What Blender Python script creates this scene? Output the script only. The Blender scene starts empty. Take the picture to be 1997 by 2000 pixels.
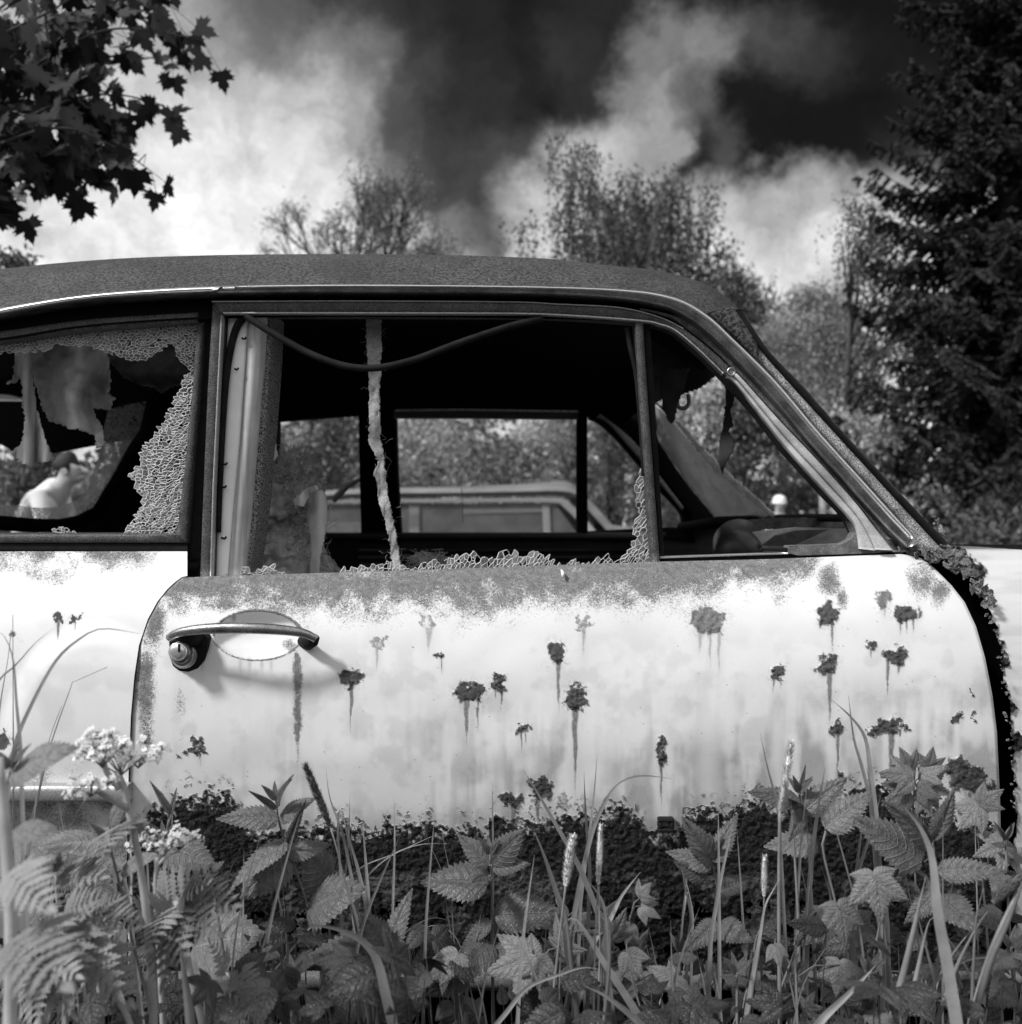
import bpy, math, random
import numpy as np
from mathutils import Vector, Matrix

# ---------------------------------------------------------------- camera, sky, sun, exposure
F = 1911.0; D = 1.30; ZC = 0.90; CX = 998.5; CY = 1000.0     # photograph's focal length (px), distance to the car side, eye height
scene = bpy.context.scene
COL = scene.collection
cam_d = bpy.data.cameras.new('camera'); cam = bpy.data.objects.new('camera', cam_d); COL.objects.link(cam)
cam.location = (0, -D, ZC); cam.rotation_euler = (math.radians(90), 0, 0)
cam_d.sensor_width = 36; cam_d.sensor_fit = 'HORIZONTAL'; cam_d.lens = 36 * F / 1997.0
cam_d.clip_start = 0.02; cam_d.clip_end = 2000
cam_d.dof.use_dof = True; cam_d.dof.focus_distance = 1.22; cam_d.dof.aperture_fstop = 6.3
scene.camera = cam
SUN_DIR = Vector((-0.58, -0.36, 0.72)).normalized()           # towards the sun
sun_d = bpy.data.lights.new('sun', 'SUN'); sun = bpy.data.objects.new('sun', sun_d); COL.objects.link(sun)
sun_d.energy = 3.6; sun_d.angle = math.radians(8.0); sun_d.color = (1, 1, 1)
sun.rotation_euler = (-SUN_DIR).to_track_quat('-Z', 'Y').to_euler(); sun.location = (-5, -6, 8)
scene.view_settings.view_transform = 'Standard'; scene.view_settings.look = 'None'
scene.view_settings.exposure = 0.12; scene.view_settings.gamma = 1.0
scene.cycles.use_denoising = True
scene.cycles.max_bounces = 8; scene.cycles.transparent_max_bounces = 24
try:
    scene.cycles.use_light_tree = False
except Exception: pass

class NT:
    def __init__(s, tree): s.t = tree
    def n(s, typ, **kw):
        nd = s.t.nodes.new(typ)
        ins = kw.pop('ins', {})
        for k, v in kw.items(): setattr(nd, k, v)
        for k, v in ins.items():
            sock = nd.inputs[k]
            if isinstance(v, bpy.types.NodeSocket): s.t.links.new(v, sock)
            else: sock.default_value = v
        return nd
    def m(s, op, a, b=None, c=None, clamp=False):
        ins = {0: a}
        if b is not None: ins[1] = b
        if c is not None: ins[2] = c
        return s.n('ShaderNodeMath', operation=op, use_clamp=clamp, ins=ins).outputs[0]
    def mix(s, f, a, b):
        nd = s.n('ShaderNodeMix', data_type='FLOAT', ins={0: f, 2: a, 3: b}); return nd.outputs[0]
    def noise(s, vec, scale, detail=4, rough=.55, dist=0.0):
        nd = s.n('ShaderNodeTexNoise', ins={'Scale': scale, 'Detail': detail, 'Roughness': rough, 'Distortion': dist})
        if vec is not None: s.t.links.new(vec, nd.inputs['Vector'])
        return nd
    def ramp(s, fac, pts, interp='LINEAR'):
        nd = s.n('ShaderNodeValToRGB'); cr = nd.color_ramp; cr.interpolation = interp
        while len(cr.elements) > 1: cr.elements.remove(cr.elements[-1])
        for i, (p, v) in enumerate(pts):
            e = cr.elements[0] if i == 0 else cr.elements.new(p)
            e.position = p; e.color = (v, v, v, 1)
        s.t.links.new(fac, nd.inputs[0]); return nd.outputs[0]
    def sstep(s, x, a, b, lo=0.0, hi=1.0):
        return s.n('ShaderNodeMapRange', interpolation_type='SMOOTHSTEP', ins={0: x, 1: a, 2: b, 3: lo, 4: hi}).outputs[0]

world = bpy.data.worlds.new('World'); scene.world = world; world.use_nodes = True
wt = world.node_tree; wt.nodes.clear(); W = NT(wt)
tc = W.n('ShaderNodeTexCoord').outputs['Generated']
nz1 = W.noise(tc, 4.2, 6, .6, 0.0); nz2 = W.noise(tc, 15, 7, .65)
def centred(nz, amp):
    v = W.n('ShaderNodeVectorMath', operation='SUBTRACT', ins={0: nz.outputs['Color'], 1: (.5, .5, .5)}).outputs[0]
    return W.n('ShaderNodeVectorMath', operation='SCALE', ins={0: v, 'Scale': amp}).outputs[0]
wv = W.n('ShaderNodeVectorMath', operation='ADD', ins={0: tc, 1: centred(nz1, .065)}).outputs[0]
wv = W.n('ShaderNodeVectorMath', operation='ADD', ins={0: wv, 1: centred(nz2, .075)}).outputs[0]
nz3 = W.noise(tc, 42, 5, .6)
wv = W.n('ShaderNodeVectorMath', operation='ADD', ins={0: wv, 1: centred(nz3, .03)}).outputs[0]
sx = W.n('ShaderNodeSeparateXYZ', ins={0: wv})
X_, Y_, Z_ = sx.outputs[0], sx.outputs[1], sx.outputs[2]
az = W.m('ARCTAN2', X_, Y_)
u = W.m('MULTIPLY_ADD', az, 1 / 1.1, .5, clamp=True)
hyp = W.m('SQRT', W.m('ADD', W.m('MULTIPLY', X_, X_), W.m('MULTIPLY', Y_, Y_)))
azc = W.m('MINIMUM', W.m('ABSOLUTE', az), .6)
v = W.m('DIVIDE', W.m('DIVIDE', Z_, W.m('MAXIMUM', hyp, .01)), W.m('COSINE', azc))
rows = [  # the clouds: brightness along the azimuth, one list for each elevation (tangent)
 (.209, [(0, .93), (600, .92), (1000, .90), (1997, .92)]),
 (.268, [(0, .97), (400, .92), (650, .93), (800, .84), (880, .62), (960, .45), (1010, .78), (1060, .94), (1400, .96), (1650, .97), (1997, .95)]),
 (.314, [(0, .93), (400, .88), (620, .88), (700, .78), (760, .55), (830, .36), (940, .31), (1000, .60), (1060, .82), (1400, .84), (1500, .74), (1620, .74), (1700, .78), (1997, .8)]),
 (.366, [(0, .90), (400, .88), (620, .82), (700, .62), (760, .36), (900, .31), (1040, .31), (1110, .62), (1200, .74), (1310, .68), (1350, .2), (1420, .34), (1480, .12), (1660, .11), (1740, .2), (1850, .38), (1997, .3)]),
 (.419, [(0, .88), (400, .83), (620, .78), (700, .62), (770, .36), (900, .25), (1100, .17), (1170, .22), (1230, .56), (1300, .64), (1370, .42), (1440, .13), (1700, .1), (1820, .2), (1900, .36), (1997, .3)]),
 (.471, [(0, .82), (250, .8), (420, .72), (520, .58), (620, .57), (700, .44), (800, .3), (900, .22), (1000, .19), (1080, .24), (1190, .2), (1260, .54), (1400, .52), (1480, .32), (1600, .24), (1700, .14), (1997, .1)]),
 (.528, [(0, .73), (250, .74), (420, .7), (520, .48), (620, .32), (800, .22), (1000, .17), (1200, .2), (1400, .17), (1600, .12), (1997, .1)])]
val = None; pv = None
for vv, pts in rows:
    r = W.ramp(u, [(.5 + math.atan((p - CX) / F) / 1.1, b ** 2.2) for p, b in pts], 'EASE')
    r = W.n('ShaderNodeRGBToBW', ins={0: r}).outputs[0]
    val = r if val is None else W.mix(W.sstep(v, pv, vv), val, r)
    pv = vv
wisp = W.noise(wv, 5.5, 9, .66, .15)
val = W.m('MULTIPLY', val, W.sstep(wisp.outputs[0], .30, .70, .62, 1.42))
val = W.m('MULTIPLY', W.m('POWER', val, 1.16), 1.02)
val = W.mix(W.sstep(v, .60, 1.4), val, .42)                    # high above the frame
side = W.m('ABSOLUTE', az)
back_fill = W.sstep(W.noise(tc, 2.0, 4, .5).outputs[0], .3, .7, .42, 1.0)
back_fill = W.m('MULTIPLY', back_fill, W.sstep(v, .06, .42, .10, 1.0))          # sky dimmed low behind the camera to cut ambient light
val = W.mix(W.sstep(side, .75, 1.35), val, back_fill)            # unseen sky behind the camera, brightness added to light the car side
sky = W.n('ShaderNodeTexSky', sky_type='NISHITA', sun_disc=False, sun_elevation=math.asin(SUN_DIR.z),
          sun_rotation=math.atan2(SUN_DIR.x, SUN_DIR.y))
skybw = W.n('ShaderNodeRGBToBW', ins={0: sky.outputs[0]}).outputs[0]
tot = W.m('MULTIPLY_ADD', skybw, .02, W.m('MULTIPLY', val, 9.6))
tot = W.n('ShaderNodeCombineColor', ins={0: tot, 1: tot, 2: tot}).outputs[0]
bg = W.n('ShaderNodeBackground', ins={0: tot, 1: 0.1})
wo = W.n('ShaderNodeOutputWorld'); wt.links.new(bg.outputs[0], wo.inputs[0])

# ---------------------------------------------------------------- helpers
rnd = random.Random(7)
def P(px, py, Y=0.0):
    s = (Y + D) / F
    return Vector(((px - CX) * s, Y, ZC - (py - CY) * s))
def tag(o, label=None, cat=None, group=None, kind=None):
    if label: o['label'] = label
    if cat: o['category'] = cat
    if group: o['group'] = group
    if kind: o['kind'] = kind
    return o
def empty(name, loc=(0, 0, 0), label=None, cat=None, group=None):
    o = bpy.data.objects.new(name, None); COL.objects.link(o); o.location = loc; o.empty_display_size = .1
    return tag(o, label, cat, group)
def link(name, me, parent=None, mat=None, smooth=False):
    o = bpy.data.objects.new(name, me); COL.objects.link(o)
    if mat and not me.materials: me.materials.append(mat)
    if smooth and len(me.polygons): me.polygons.foreach_set('use_smooth', [True] * len(me.polygons))
    if parent is not None:
        o.parent = parent
        o.matrix_parent_inverse = Matrix.Translation(parent.matrix_basis.translation).inverted() if parent.type == 'EMPTY' else Matrix()
    return o
def fmesh(verts, faces, attrs=None):
    """fast mesh from numpy arrays; faces all of one size"""
    me = bpy.data.meshes.new('m'); verts = np.asarray(verts, np.float32).reshape(-1, 3); faces = np.asarray(faces, np.int32)
    k = faces.shape[1]; n = len(faces)
    me.vertices.add(len(verts)); me.vertices.foreach_set('co', verts.ravel())
    me.loops.add(n * k); me.loops.foreach_set('vertex_index', faces.ravel())
    me.polygons.add(n); me.polygons.foreach_set('loop_start', np.arange(0, n * k, k, dtype=np.int32))
    me.polygons.foreach_set('loop_total', np.full(n, k, np.int32))
    me.update(calc_edges=True)
    for nm, a in (attrs or {}).items():
        at = me.attributes.new(nm, 'FLOAT', 'POINT'); at.data.foreach_set('value', np.asarray(a, np.float32).ravel())
    return me
def pmesh(verts, faces):
    me = bpy.data.meshes.new('m'); me.from_pydata([tuple(v) for v in verts], [], faces); me.update(); return me
def gfaces(n, m, keep=None):
    i = np.arange(n - 1)[:, None] * m + np.arange(m - 1)[None]
    f = np.stack([i, i + 1, i + m + 1, i + m], -1).reshape(-1, 4)
    return f if keep is None else f[keep.reshape(-1)]
class MB:
    """collects shapes into one mesh"""
    def __init__(s): s.v = []; s.f = []
    def add(s, vs, fs):
        b = len(s.v); s.v += [tuple(x) for x in vs]; s.f += [tuple(b + i for i in f) for f in fs]
    def box(s, c, h, rot=None):
        c = Vector(c); vs = []
        for x in (-1, 1):
            for y in (-1, 1):
                for z in (-1, 1):
                    q = Vector((x * h[0], y * h[1], z * h[2]))
                    if rot: q = rot @ q
                    vs.append(c + q)
        s.add(vs, [(0, 1, 3, 2), (4, 6, 7, 5), (0, 4, 5, 1), (2, 3, 7, 6), (0, 2, 6, 4), (1, 5, 7, 3)])
    def tube(s, pts, rad, n=8, flat=1.0, cap=True):
        pts = [Vector(p) for p in pts]; L = len(pts)
        if not hasattr(rad, '__len__'): rad = [rad] * L
        prev = None; vs = []
        for i, p in enumerate(pts):
            t = (pts[min(i + 1, L - 1)] - pts[max(i - 1, 0)])
            t = t.normalized() if t.length > 1e-9 else Vector((0, 0, 1))
            if prev is None:
                prev = t.cross(Vector((0, 1, 0)))
                if prev.length < .1: prev = t.cross(Vector((1, 0, 0)))
            a = (prev - t * prev.dot(t)).normalized(); b = t.cross(a); prev = a
            for k in range(n):
                an = 2 * math.pi * k / n
                vs.append(p + (a * math.cos(an) + b * math.sin(an) * flat) * rad[i])
        fs = [(i * n + k, i * n + (k + 1) % n, (i + 1) * n + (k + 1) % n, (i + 1) * n + k) for i in range(L - 1) for k in range(n)]
        if cap: fs += [tuple(range(n - 1, -1, -1)), tuple((L - 1) * n + k for k in range(n))]
        s.add(vs, fs)
    def lathe(s, c, axis, prof, n=24):
        """prof = (distance along the axis, radius)"""
        c = Vector(c); ax = Vector(axis).normalized(); a = ax.orthogonal().normalized(); b = ax.cross(a); vs = []
        for h, r in prof:
            for k in range(n):
                an = 2 * math.pi * k / n; vs.append(c + ax * h + (a * math.cos(an) + b * math.sin(an)) * r)
        L = len(prof)
        fs = [(i * n + k, i * n + (k + 1) % n, (i + 1) * n + (k + 1) % n, (i + 1) * n + k) for i in range(L - 1) for k in range(n)]
        fs += [tuple(range(n - 1, -1, -1)), tuple((L - 1) * n + k for k in range(n))]
        s.add(vs, fs)
    def obj(s, name, mat, parent=None, smooth=False):
        return link(name, pmesh(s.v, s.f), parent, mat, smooth)
_T = np.random.RandomState(3).rand(8, 512, 512).astype(np.float32)
def vn(x, y, seed=0):
    T = _T[seed % 8]; ox = (seed * 37.7) % 500; oy = (seed * 91.3) % 500
    x = x + ox; y = y + oy
    xi = np.floor(x).astype(int); yi = np.floor(y).astype(int); fx = x - xi; fy = y - yi
    fx = fx * fx * (3 - 2 * fx); fy = fy * fy * (3 - 2 * fy)
    a = T[xi % 512, yi % 512]; b = T[(xi + 1) % 512, yi % 512]; c = T[xi % 512, (yi + 1) % 512]; d = T[(xi + 1) % 512, (yi + 1) % 512]
    return (a * (1 - fx) + b * fx) * (1 - fy) + (c * (1 - fx) + d * fx) * fy
def fbm(x, y, s=1.0, oct=4, seed=0, gain=.55):
    t = 0; a = 1; w = 0; f = 1.0 / s
    for i in range(oct):
        t = t + a * vn(x * f, y * f, seed + i * 3); w += a; a *= gain; f *= 2.03
    return t / w
def sst(x, a, b):
    t = np.clip((x - a) / (b - a), 0, 1); return t * t * (3 - 2 * t)
def pl(pts):
    a = np.array(pts, float); return a
def interp_x(pts, x): a = pl(pts); return np.interp(x, a[:, 0], a[:, 1])
def resample(pts, n, smooth=True):
    a = pl(pts)
    if smooth and len(a) > 2:                                   # Catmull-Rom
        out = []
        for i in range(len(a) - 1):
            p0 = a[max(i - 1, 0)]; p1 = a[i]; p2 = a[i + 1]; p3 = a[min(i + 2, len(a) - 1)]
            for t in np.linspace(0, 1, 12, endpoint=False):
                out.append(.5 * (2 * p1 + (p2 - p0) * t + (2 * p0 - 5 * p1 + 4 * p2 - p3) * t * t + (3 * p1 - p0 - 3 * p2 + p3) * t ** 3))
        out.append(a[-1]); a = np.array(out)
    d = np.r_[0, np.cumsum(np.hypot(*np.diff(a[:, :2], axis=0).T))]
    t = np.linspace(0, d[-1], n)
    return np.stack([np.interp(t, d, a[:, k]) for k in range(a.shape[1])], -1)
def inpoly(x, y, poly):
    r = np.zeros(np.shape(x), bool); j = len(poly) - 1
    for i in range(len(poly)):
        xi, yi = poly[i]; xj, yj = poly[j]
        if yi != yj: r ^= ((yi > y) != (yj > y)) & (x < (xj - xi) * (y - yi) / (yj - yi) + xi)
        j = i
    return r
def edist(x, y, poly):
    d = np.full(np.shape(x), 1e9)
    for i in range(len(poly)):
        ax, ay = poly[i]; bx, by = poly[(i + 1) % len(poly)]; L = (bx - ax) ** 2 + (by - ay) ** 2 + 1e-9
        t = np.clip(((x - ax) * (bx - ax) + (y - ay) * (by - ay)) / L, 0, 1)
        d = np.minimum(d, np.hypot(x - ax - t * (bx - ax), y - ay - t * (by - ay)))
    return d
def PV(px, py, Y):
    s = (Y + D) / F
    return np.stack([(px - CX) * s, Y + 0 * px, ZC - (py - CY) * s], -1)
def rail(name, A, B, Yf, Yb, mat, parent, n=60, bulge=0.0, bev=.12, smooth=True, curved=True, jag=0, seed=1):
    """a bar between two edge lines (drawn on the plane Yf), front rounded by `bulge`, reaching back to Yb"""
    a = resample(A, n, curved); b = resample(B, n, curved)
    if jag:
        a = a + (fbm(np.arange(n) * 1.0, np.full(n, 1.), 2, 3, seed)[:, None] - .5) * jag * np.array([[1, 1]])
        b = b + (fbm(np.arange(n) * 1.0, np.full(n, 9.), 2, 3, seed + 1)[:, None] - .5) * jag * np.array([[1, 1]])
    prof = [(0, Yb, 0), (0, Yf + .25 * (Yb - Yf) * .3 + .002, 0), (bev * .4, Yf + .0006, .3), (bev, Yf, .6)] + \
           [(t, Yf, 1 - ((t - .5) / .5) ** 2) for t in (.3, .5, .7)] + [(1 - bev, Yf, .6), (1 - bev * .4, Yf + .0006, .3), (1, Yf + .25 * (Yb - Yf) * .3 + .002, 0), (1, Yb, 0)]
    cols = []
    for t, y, bu in prof:
        q = a * (1 - t) + b * t; p = PV(q[:, 0], q[:, 1], Yf); p[:, 1] = y - bulge * bu; cols.append(p)
    V = np.stack(cols, 1); m = V.shape[1]
    f = gfaces(n, m).tolist() + [tuple(range(m)), tuple(range((n - 1) * m + m - 1, (n - 1) * m - 1, -1))]
    me = pmesh(V.reshape(-1, 3), f)
    return link(name, me, parent, mat, smooth)
def slab(name, poly, Y0, Y1, mat, parent, Yf=None):
    """polygon (drawn on plane Y0, px) extruded to Y1"""
    n = len(poly); a = [P(x, y, Y0) for x, y in poly]; b = [Vector((p.x, Y1, p.z)) for p in a]
    fs = [tuple(range(n)), tuple(range(2 * n - 1, n - 1, -1))] + [(i, i + n, (i + 1) % n + n, (i + 1) % n) for i in range(n)]
    return link(name, pmesh(a + b, fs), parent, mat)
def sheet(name, poly, Yfn, mat, parent, cell=2.0, jag=4, js=9, seed=1, thick=.0015, attrs=None, smooth=True):
    """a thin cloth / glass sheet filling a polygon with a ragged outline, real thickness, folds through Yfn(px,py)"""
    a = pl(poly); x = np.arange(a[:, 0].min() - jag, a[:, 0].max() + jag, cell); y = np.arange(a[:, 1].min() - jag, a[:, 1].max() + jag, cell)
    gx, gy = np.meshgrid(x, y); n, m = gx.shape
    cx = gx[:-1, :-1] + cell / 2; cy = gy[:-1, :-1] + cell / 2
    wx = cx + (fbm(cx, cy, js, 3, seed) - .5) * 2 * jag; wy = cy + (fbm(cx, cy, js, 3, seed + 2) - .5) * 2 * jag
    keep = inpoly(wx, wy, poly)
    Y = Yfn(gx, gy); V = PV(gx, gy, Y)
    used = np.zeros((n, m), bool)
    used[:-1, :-1] |= keep; used[1:, :-1] |= keep; used[:-1, 1:] |= keep; used[1:, 1:] |= keep
    idx = -np.ones(n * m, int); u_ = used.ravel(); idx[u_] = np.arange(u_.sum())
    f = idx[gfaces(n, m, keep)]; V = V.reshape(-1, 3)[u_]
    at = {k: fn(gx, gy).reshape(-1)[u_] for k, fn in (attrs or {}).items()}
    me = fmesh(V, f, at); o = link(name, me, parent, mat, smooth)
    if thick:
        md = o.modifiers.new('thickness', 'SOLIDIFY'); md.thickness = thick; md.offset = 0
    return o

# ---------------------------------------------------------------- materials (a black and white world: every colour is a grey)
MATS = {}
def mat(name, c, rough=.7, metal=0.0, var=0.0, vs=40, spec=.4, bump=0.0, bs=200, lo=None, fine=0.0, fs=600, trans=0.0, streak=None):
    if name in MATS: return MATS[name]
    m = bpy.data.materials.new(name); m.use_nodes = True; t = m.node_tree; t.nodes.clear(); N = NT(t)
    co = N.n('ShaderNodeTexCoord').outputs['Object']
    val = c
    if streak:
        mp = N.n('ShaderNodeMapping', ins={0: co, 3: streak}).outputs[0]
        val = N.m('MULTIPLY', val, N.sstep(N.noise(mp, 1, 4, .6).outputs[0], .3, .7, .7, 1.25))
    if var:
        nz = N.noise(co, vs, 5, .62).outputs[0]
        val = N.m('MULTIPLY', val, N.sstep(nz, .3, .7, 1 - var, 1 + var))
    if fine:
        nz = N.noise(co, fs, 3, .7).outputs[0]
        val = N.m('MULTIPLY', val, N.sstep(nz, .41, .59, 1 - fine, 1 + fine))
    bs_ = N.n('ShaderNodeBsdfPrincipled', ins={'Roughness': rough, 'Metallic': metal, 'Specular IOR Level': spec})
    if isinstance(val, float) or isinstance(val, int): bs_.inputs['Base Color'].default_value = (val, val, val, 1)
    else:
        cc = N.n('ShaderNodeCombineColor', ins={0: val, 1: val, 2: val}).outputs[0]; t.links.new(cc, bs_.inputs['Base Color'])
    if bump:
        nb = N.noise(co, bs, 5, .65).outputs[0]
        b = N.n('ShaderNodeBump', ins={'Strength': 1.0, 'Distance': bump, 'Height': nb}); t.links.new(b.outputs[0], bs_.inputs['Normal'])
    out = N.n('ShaderNodeOutputMaterial'); sh = bs_.outputs[0]
    if trans:
        tr = N.n('ShaderNodeBsdfTranslucent'); v2 = (c, c, c, 1)
        tr.inputs[0].default_value = v2
        sh = N.n('ShaderNodeMixShader', ins={0: trans, 1: sh, 2: tr.outputs[0]}).outputs[0]
    t.links.new(sh, out.inputs[0]); MATS[name] = m; return m
def attr_val(N, nm): return N.n('ShaderNodeAttribute', attribute_name=nm).outputs['Fac']
def body_mat(name, paint=.76):
    """old pale paint with surface rust (rust), thick crust (crust) and grime (dirt), each laid out by the mesh's own attributes"""
    if name in MATS: return MATS[name]
    m = bpy.data.materials.new(name); m.use_nodes = True; t = m.node_tree; t.nodes.clear(); N = NT(t)
    co = N.n('ShaderNodeTexCoord').outputs['Object']
    ru, cr, di = attr_val(N, 'rust'), attr_val(N, 'crust'), attr_val(N, 'dirt')
    fine = N.noise(co, 900, 3, .7).outputs[0]; mid = N.noise(co, 160, 4, .6).outputs[0]; big = N.noise(co, 9, 4, .6).outputs[0]
    p = N.m('MULTIPLY', N.sstep(big, .3, .7, paint * .95, paint * 1.03), N.sstep(fine, .3, .7, .965, 1.03))
    p = N.mix(di, p, N.sstep(fine, .3, .7, .27, .37))
    rv = N.m('MULTIPLY', N.sstep(fine, .32, .68, .085, .30), N.sstep(mid, .3, .7, .75, 1.2))
    grain = N.m('ADD', N.m('MULTIPLY', N.noise(co, 1150, 2, .8).outputs[0], .62), N.m('MULTIPLY', N.noise(co, 330, 3, .7).outputs[0], .38))
    sp = attr_val(N, 'speck'); th = N.m('SUBTRACT', .70, N.m('MULTIPLY', sp, .38))
    stip = N.m('MULTIPLY', N.sstep(N.m('SUBTRACT', grain, th), -.035, .045), N.sstep(sp, 0.0, .05))
    ru = N.m('MAXIMUM', ru, stip)
    p = N.mix(ru, p, rv)
    cv = N.m('MULTIPLY', N.sstep(fine, .35, .72, .014, .060), N.sstep(mid, .3, .7, .7, 1.3))
    p = N.mix(cr, p, cv)
    rr = N.m('MAXIMUM', ru, cr)
    rough = N.mix(rr, .48, .93)
    cc = N.n('ShaderNodeCombineColor', ins={0: p, 1: p, 2: p}).outputs[0]
    h = N.m('MULTIPLY', N.m('ADD', N.m('MULTIPLY', mid, .6), N.m('MULTIPLY', fine, .5)), N.m('MULTIPLY_ADD', cr, .0026, N.m('MULTIPLY_ADD', ru, .0005, .00002)))
    b = N.n('ShaderNodeBump', ins={'Strength': 1.0, 'Distance': 1.0, 'Height': h})
    bs_ = N.n('ShaderNodeBsdfPrincipled', ins={'Base Color': cc, 'Roughness': rough, 'Normal': b.outputs[0], 'Specular IOR Level': N.mix(rr, .38, .12)})
    out = N.n('ShaderNodeOutputMaterial'); t.links.new(bs_.outputs[0], out.inputs[0]); MATS[name] = m; return m
def glass_mat(name, dirt=.08, crackle=0, grime_scale=8, white=.7, gl=.12):
    """clear pane, partly dusty; crackle = scale of the crazing seen in it"""
    if name in MATS: return MATS[name]
    m = bpy.data.materials.new(name); m.use_nodes = True; t = m.node_tree; t.nodes.clear(); N = NT(t)
    co = N.n('ShaderNodeTexCoord').outputs['Object']
    tr = N.n('ShaderNodeBsdfTransparent', ins={0: (.92, .92, .92, 1)})
    g = N.n('ShaderNodeBsdfGlossy', ins={0: (1, 1, 1, 1), 1: .08})
    fr = N.n('ShaderNodeFresnel', ins={0: 1.5}).outputs[0]
    s = N.n('ShaderNodeMixShader', ins={0: N.m('MULTIPLY', fr, gl * 6, clamp=True), 1: tr.outputs[0], 2: g.outputs[0]}).outputs[0]
    df = N.n('ShaderNodeBsdfDiffuse', ins={0: (white, white, white, 1)}); tl = N.n('ShaderNodeBsdfTranslucent', ins={0: (white, white, white, 1)})
    dd = N.n('ShaderNodeMixShader', ins={0: .45, 1: df.outputs[0], 2: tl.outputs[0]}).outputs[0]
    f = N.m('MULTIPLY', N.sstep(N.noise(co, grime_scale, 5, .6).outputs[0], .3, .75, .5, 1.8), dirt)
    if crackle:
        w = N.noise(co, crackle * .25, 3, .6, 1.2)
        cw = N.n('ShaderNodeVectorMath', operation='MULTIPLY_ADD', ins={0: w.outputs['Color'], 1: (.03, .03, .03), 2: co}).outputs[0]
        vo = N.n('ShaderNodeTexVoronoi', feature='DISTANCE_TO_EDGE', ins={'Vector': cw, 'Scale': crackle}).outputs['Distance']
        vo2 = N.n('ShaderNodeTexVoronoi', feature='F1', ins={'Vector': cw, 'Scale': crackle}).outputs['Color']
        cellv = N.sstep(N.n('ShaderNodeRGBToBW', ins={0: vo2}).outputs[0], .2, .8, .1, .6)
        f = N.m('MAXIMUM', N.m('ADD', f, cellv), N.sstep(vo, .03, .16, .95, 0))
    s = N.n('ShaderNodeMixShader', ins={0: N.m('MINIMUM', f, 1.0), 1: s, 2: dd}).outputs[0]
    out = N.n('ShaderNodeOutputMaterial'); t.links.new(s, out.inputs[0]); MATS[name] = m; return m
def leaf_mat(name, c, trans=.3, rough=.5, var=.25, vs=30, spec=.35, rv=.0, veins=False):
    if name in MATS: return MATS[name]
    m = bpy.data.materials.new(name); m.use_nodes = True; t = m.node_tree; t.nodes.clear(); N = NT(t)
    co = N.n('ShaderNodeTexCoord').outputs['Object']
    v_ = N.m('MULTIPLY', c, N.sstep(N.noise(co, vs, 4, .6).outputs[0], .3, .7, 1 - var, 1 + var))
    if rv:
        isl = N.n('ShaderNodeNewGeometry').outputs['Random Per Island']; v_ = N.m('MULTIPLY', v_, N.m('MULTIPLY_ADD', isl, rv * 2, 1 - rv))
    oi = N.n('ShaderNodeObjectInfo').outputs['Random']; v_ = N.m('MULTIPLY', v_, N.m('MULTIPLY_ADD', oi, .6, .7))
    if veins:                                                     # side veins and midrib from the leaf's own coordinates
        lu, la = attr_val(N, 'lu'), attr_val(N, 'la')
        ph = N.m('FRACT', N.m('ADD', N.m('SUBTRACT', lu, N.m('MULTIPLY', la, 1.6)), .5)); ln = N.m('ABSOLUTE', N.m('SUBTRACT', ph, .5))
        side_ = N.sstep(ln, .02, .13, 1, 0); rib = N.sstep(la, .0, .07, 1, 0)
        vein = N.m('MULTIPLY', N.m('MAXIMUM', side_, rib), N.sstep(la, .8, 1.05, 1, 0))
        net = N.n('ShaderNodeTexVoronoi', feature='DISTANCE_TO_EDGE', ins={'Vector': co, 'Scale': 22.0 if not rv else 420.0}).outputs['Distance']
        pucker = N.sstep(net, .0, .35, 0, 1)
        v_ = N.m('MULTIPLY', v_, N.m('ADD', N.m('MULTIPLY', vein, .55), N.m('MULTIPLY_ADD', pucker, .25, .78)))
        hb_ = N.n('ShaderNodeBump', ins={'Strength': .9, 'Distance': .0012, 'Height': N.m('SUBTRACT', N.m('MULTIPLY', pucker, .35), vein)})
    cc = N.n('ShaderNodeCombineColor', ins={0: v_, 1: v_, 2: v_}).outputs[0]
    b = N.n('ShaderNodeBsdfPrincipled', ins={'Base Color': cc, 'Roughness': rough, 'Specular IOR Level': spec})
    if veins: t.links.new(hb_.outputs[0], b.inputs['Normal'])
    tr = N.n('ShaderNodeBsdfTranslucent', ins={0: cc})
    s = N.n('ShaderNodeMixShader', ins={0: trans, 1: b.outputs[0], 2: tr.outputs[0]}).outputs[0]
    out = N.n('ShaderNodeOutputMaterial'); t.links.new(s, out.inputs[0]); MATS[name] = m; return m
# ---------------------------------------------------------------- the wrecked car
PAINT = body_mat('old_paint')
DARKRUST = mat('dark_rust', .055, .9, var=.35, vs=60, bump=.0012, bs=350, fine=.5, fs=1100)
FRAME = mat('speckled_frame', .062, .55, var=.3, vs=50, bump=.0006, bs=700, fine=.95, fs=750, spec=.45)
BLACK = mat('black_rubber', .012, .85, var=.3, vs=60, spec=.2)
VOID = mat('shaded_inside', .007, .95, spec=.05)  # near black stands in for the shade inside the car and its gaps
CHROME = mat('dull_chrome', .85, .34, metal=1.0, fine=.18, fs=700, bump=.0001, bs=500)
CHROMED = mat('stained_chrome', .30, .34, metal=.9, var=.4, vs=30, fine=.4, fs=900, bump=.0002, bs=700)
GREYBAND = mat('flaked_primer', .16, .85, var=.4, vs=70, bump=.0016, bs=320, fine=.45, fs=900)
LIGHTBAND = mat('weathered_strip', .55, .55, var=.25, vs=25, fine=.15, fs=800, streak=(3, 3, 25))
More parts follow.
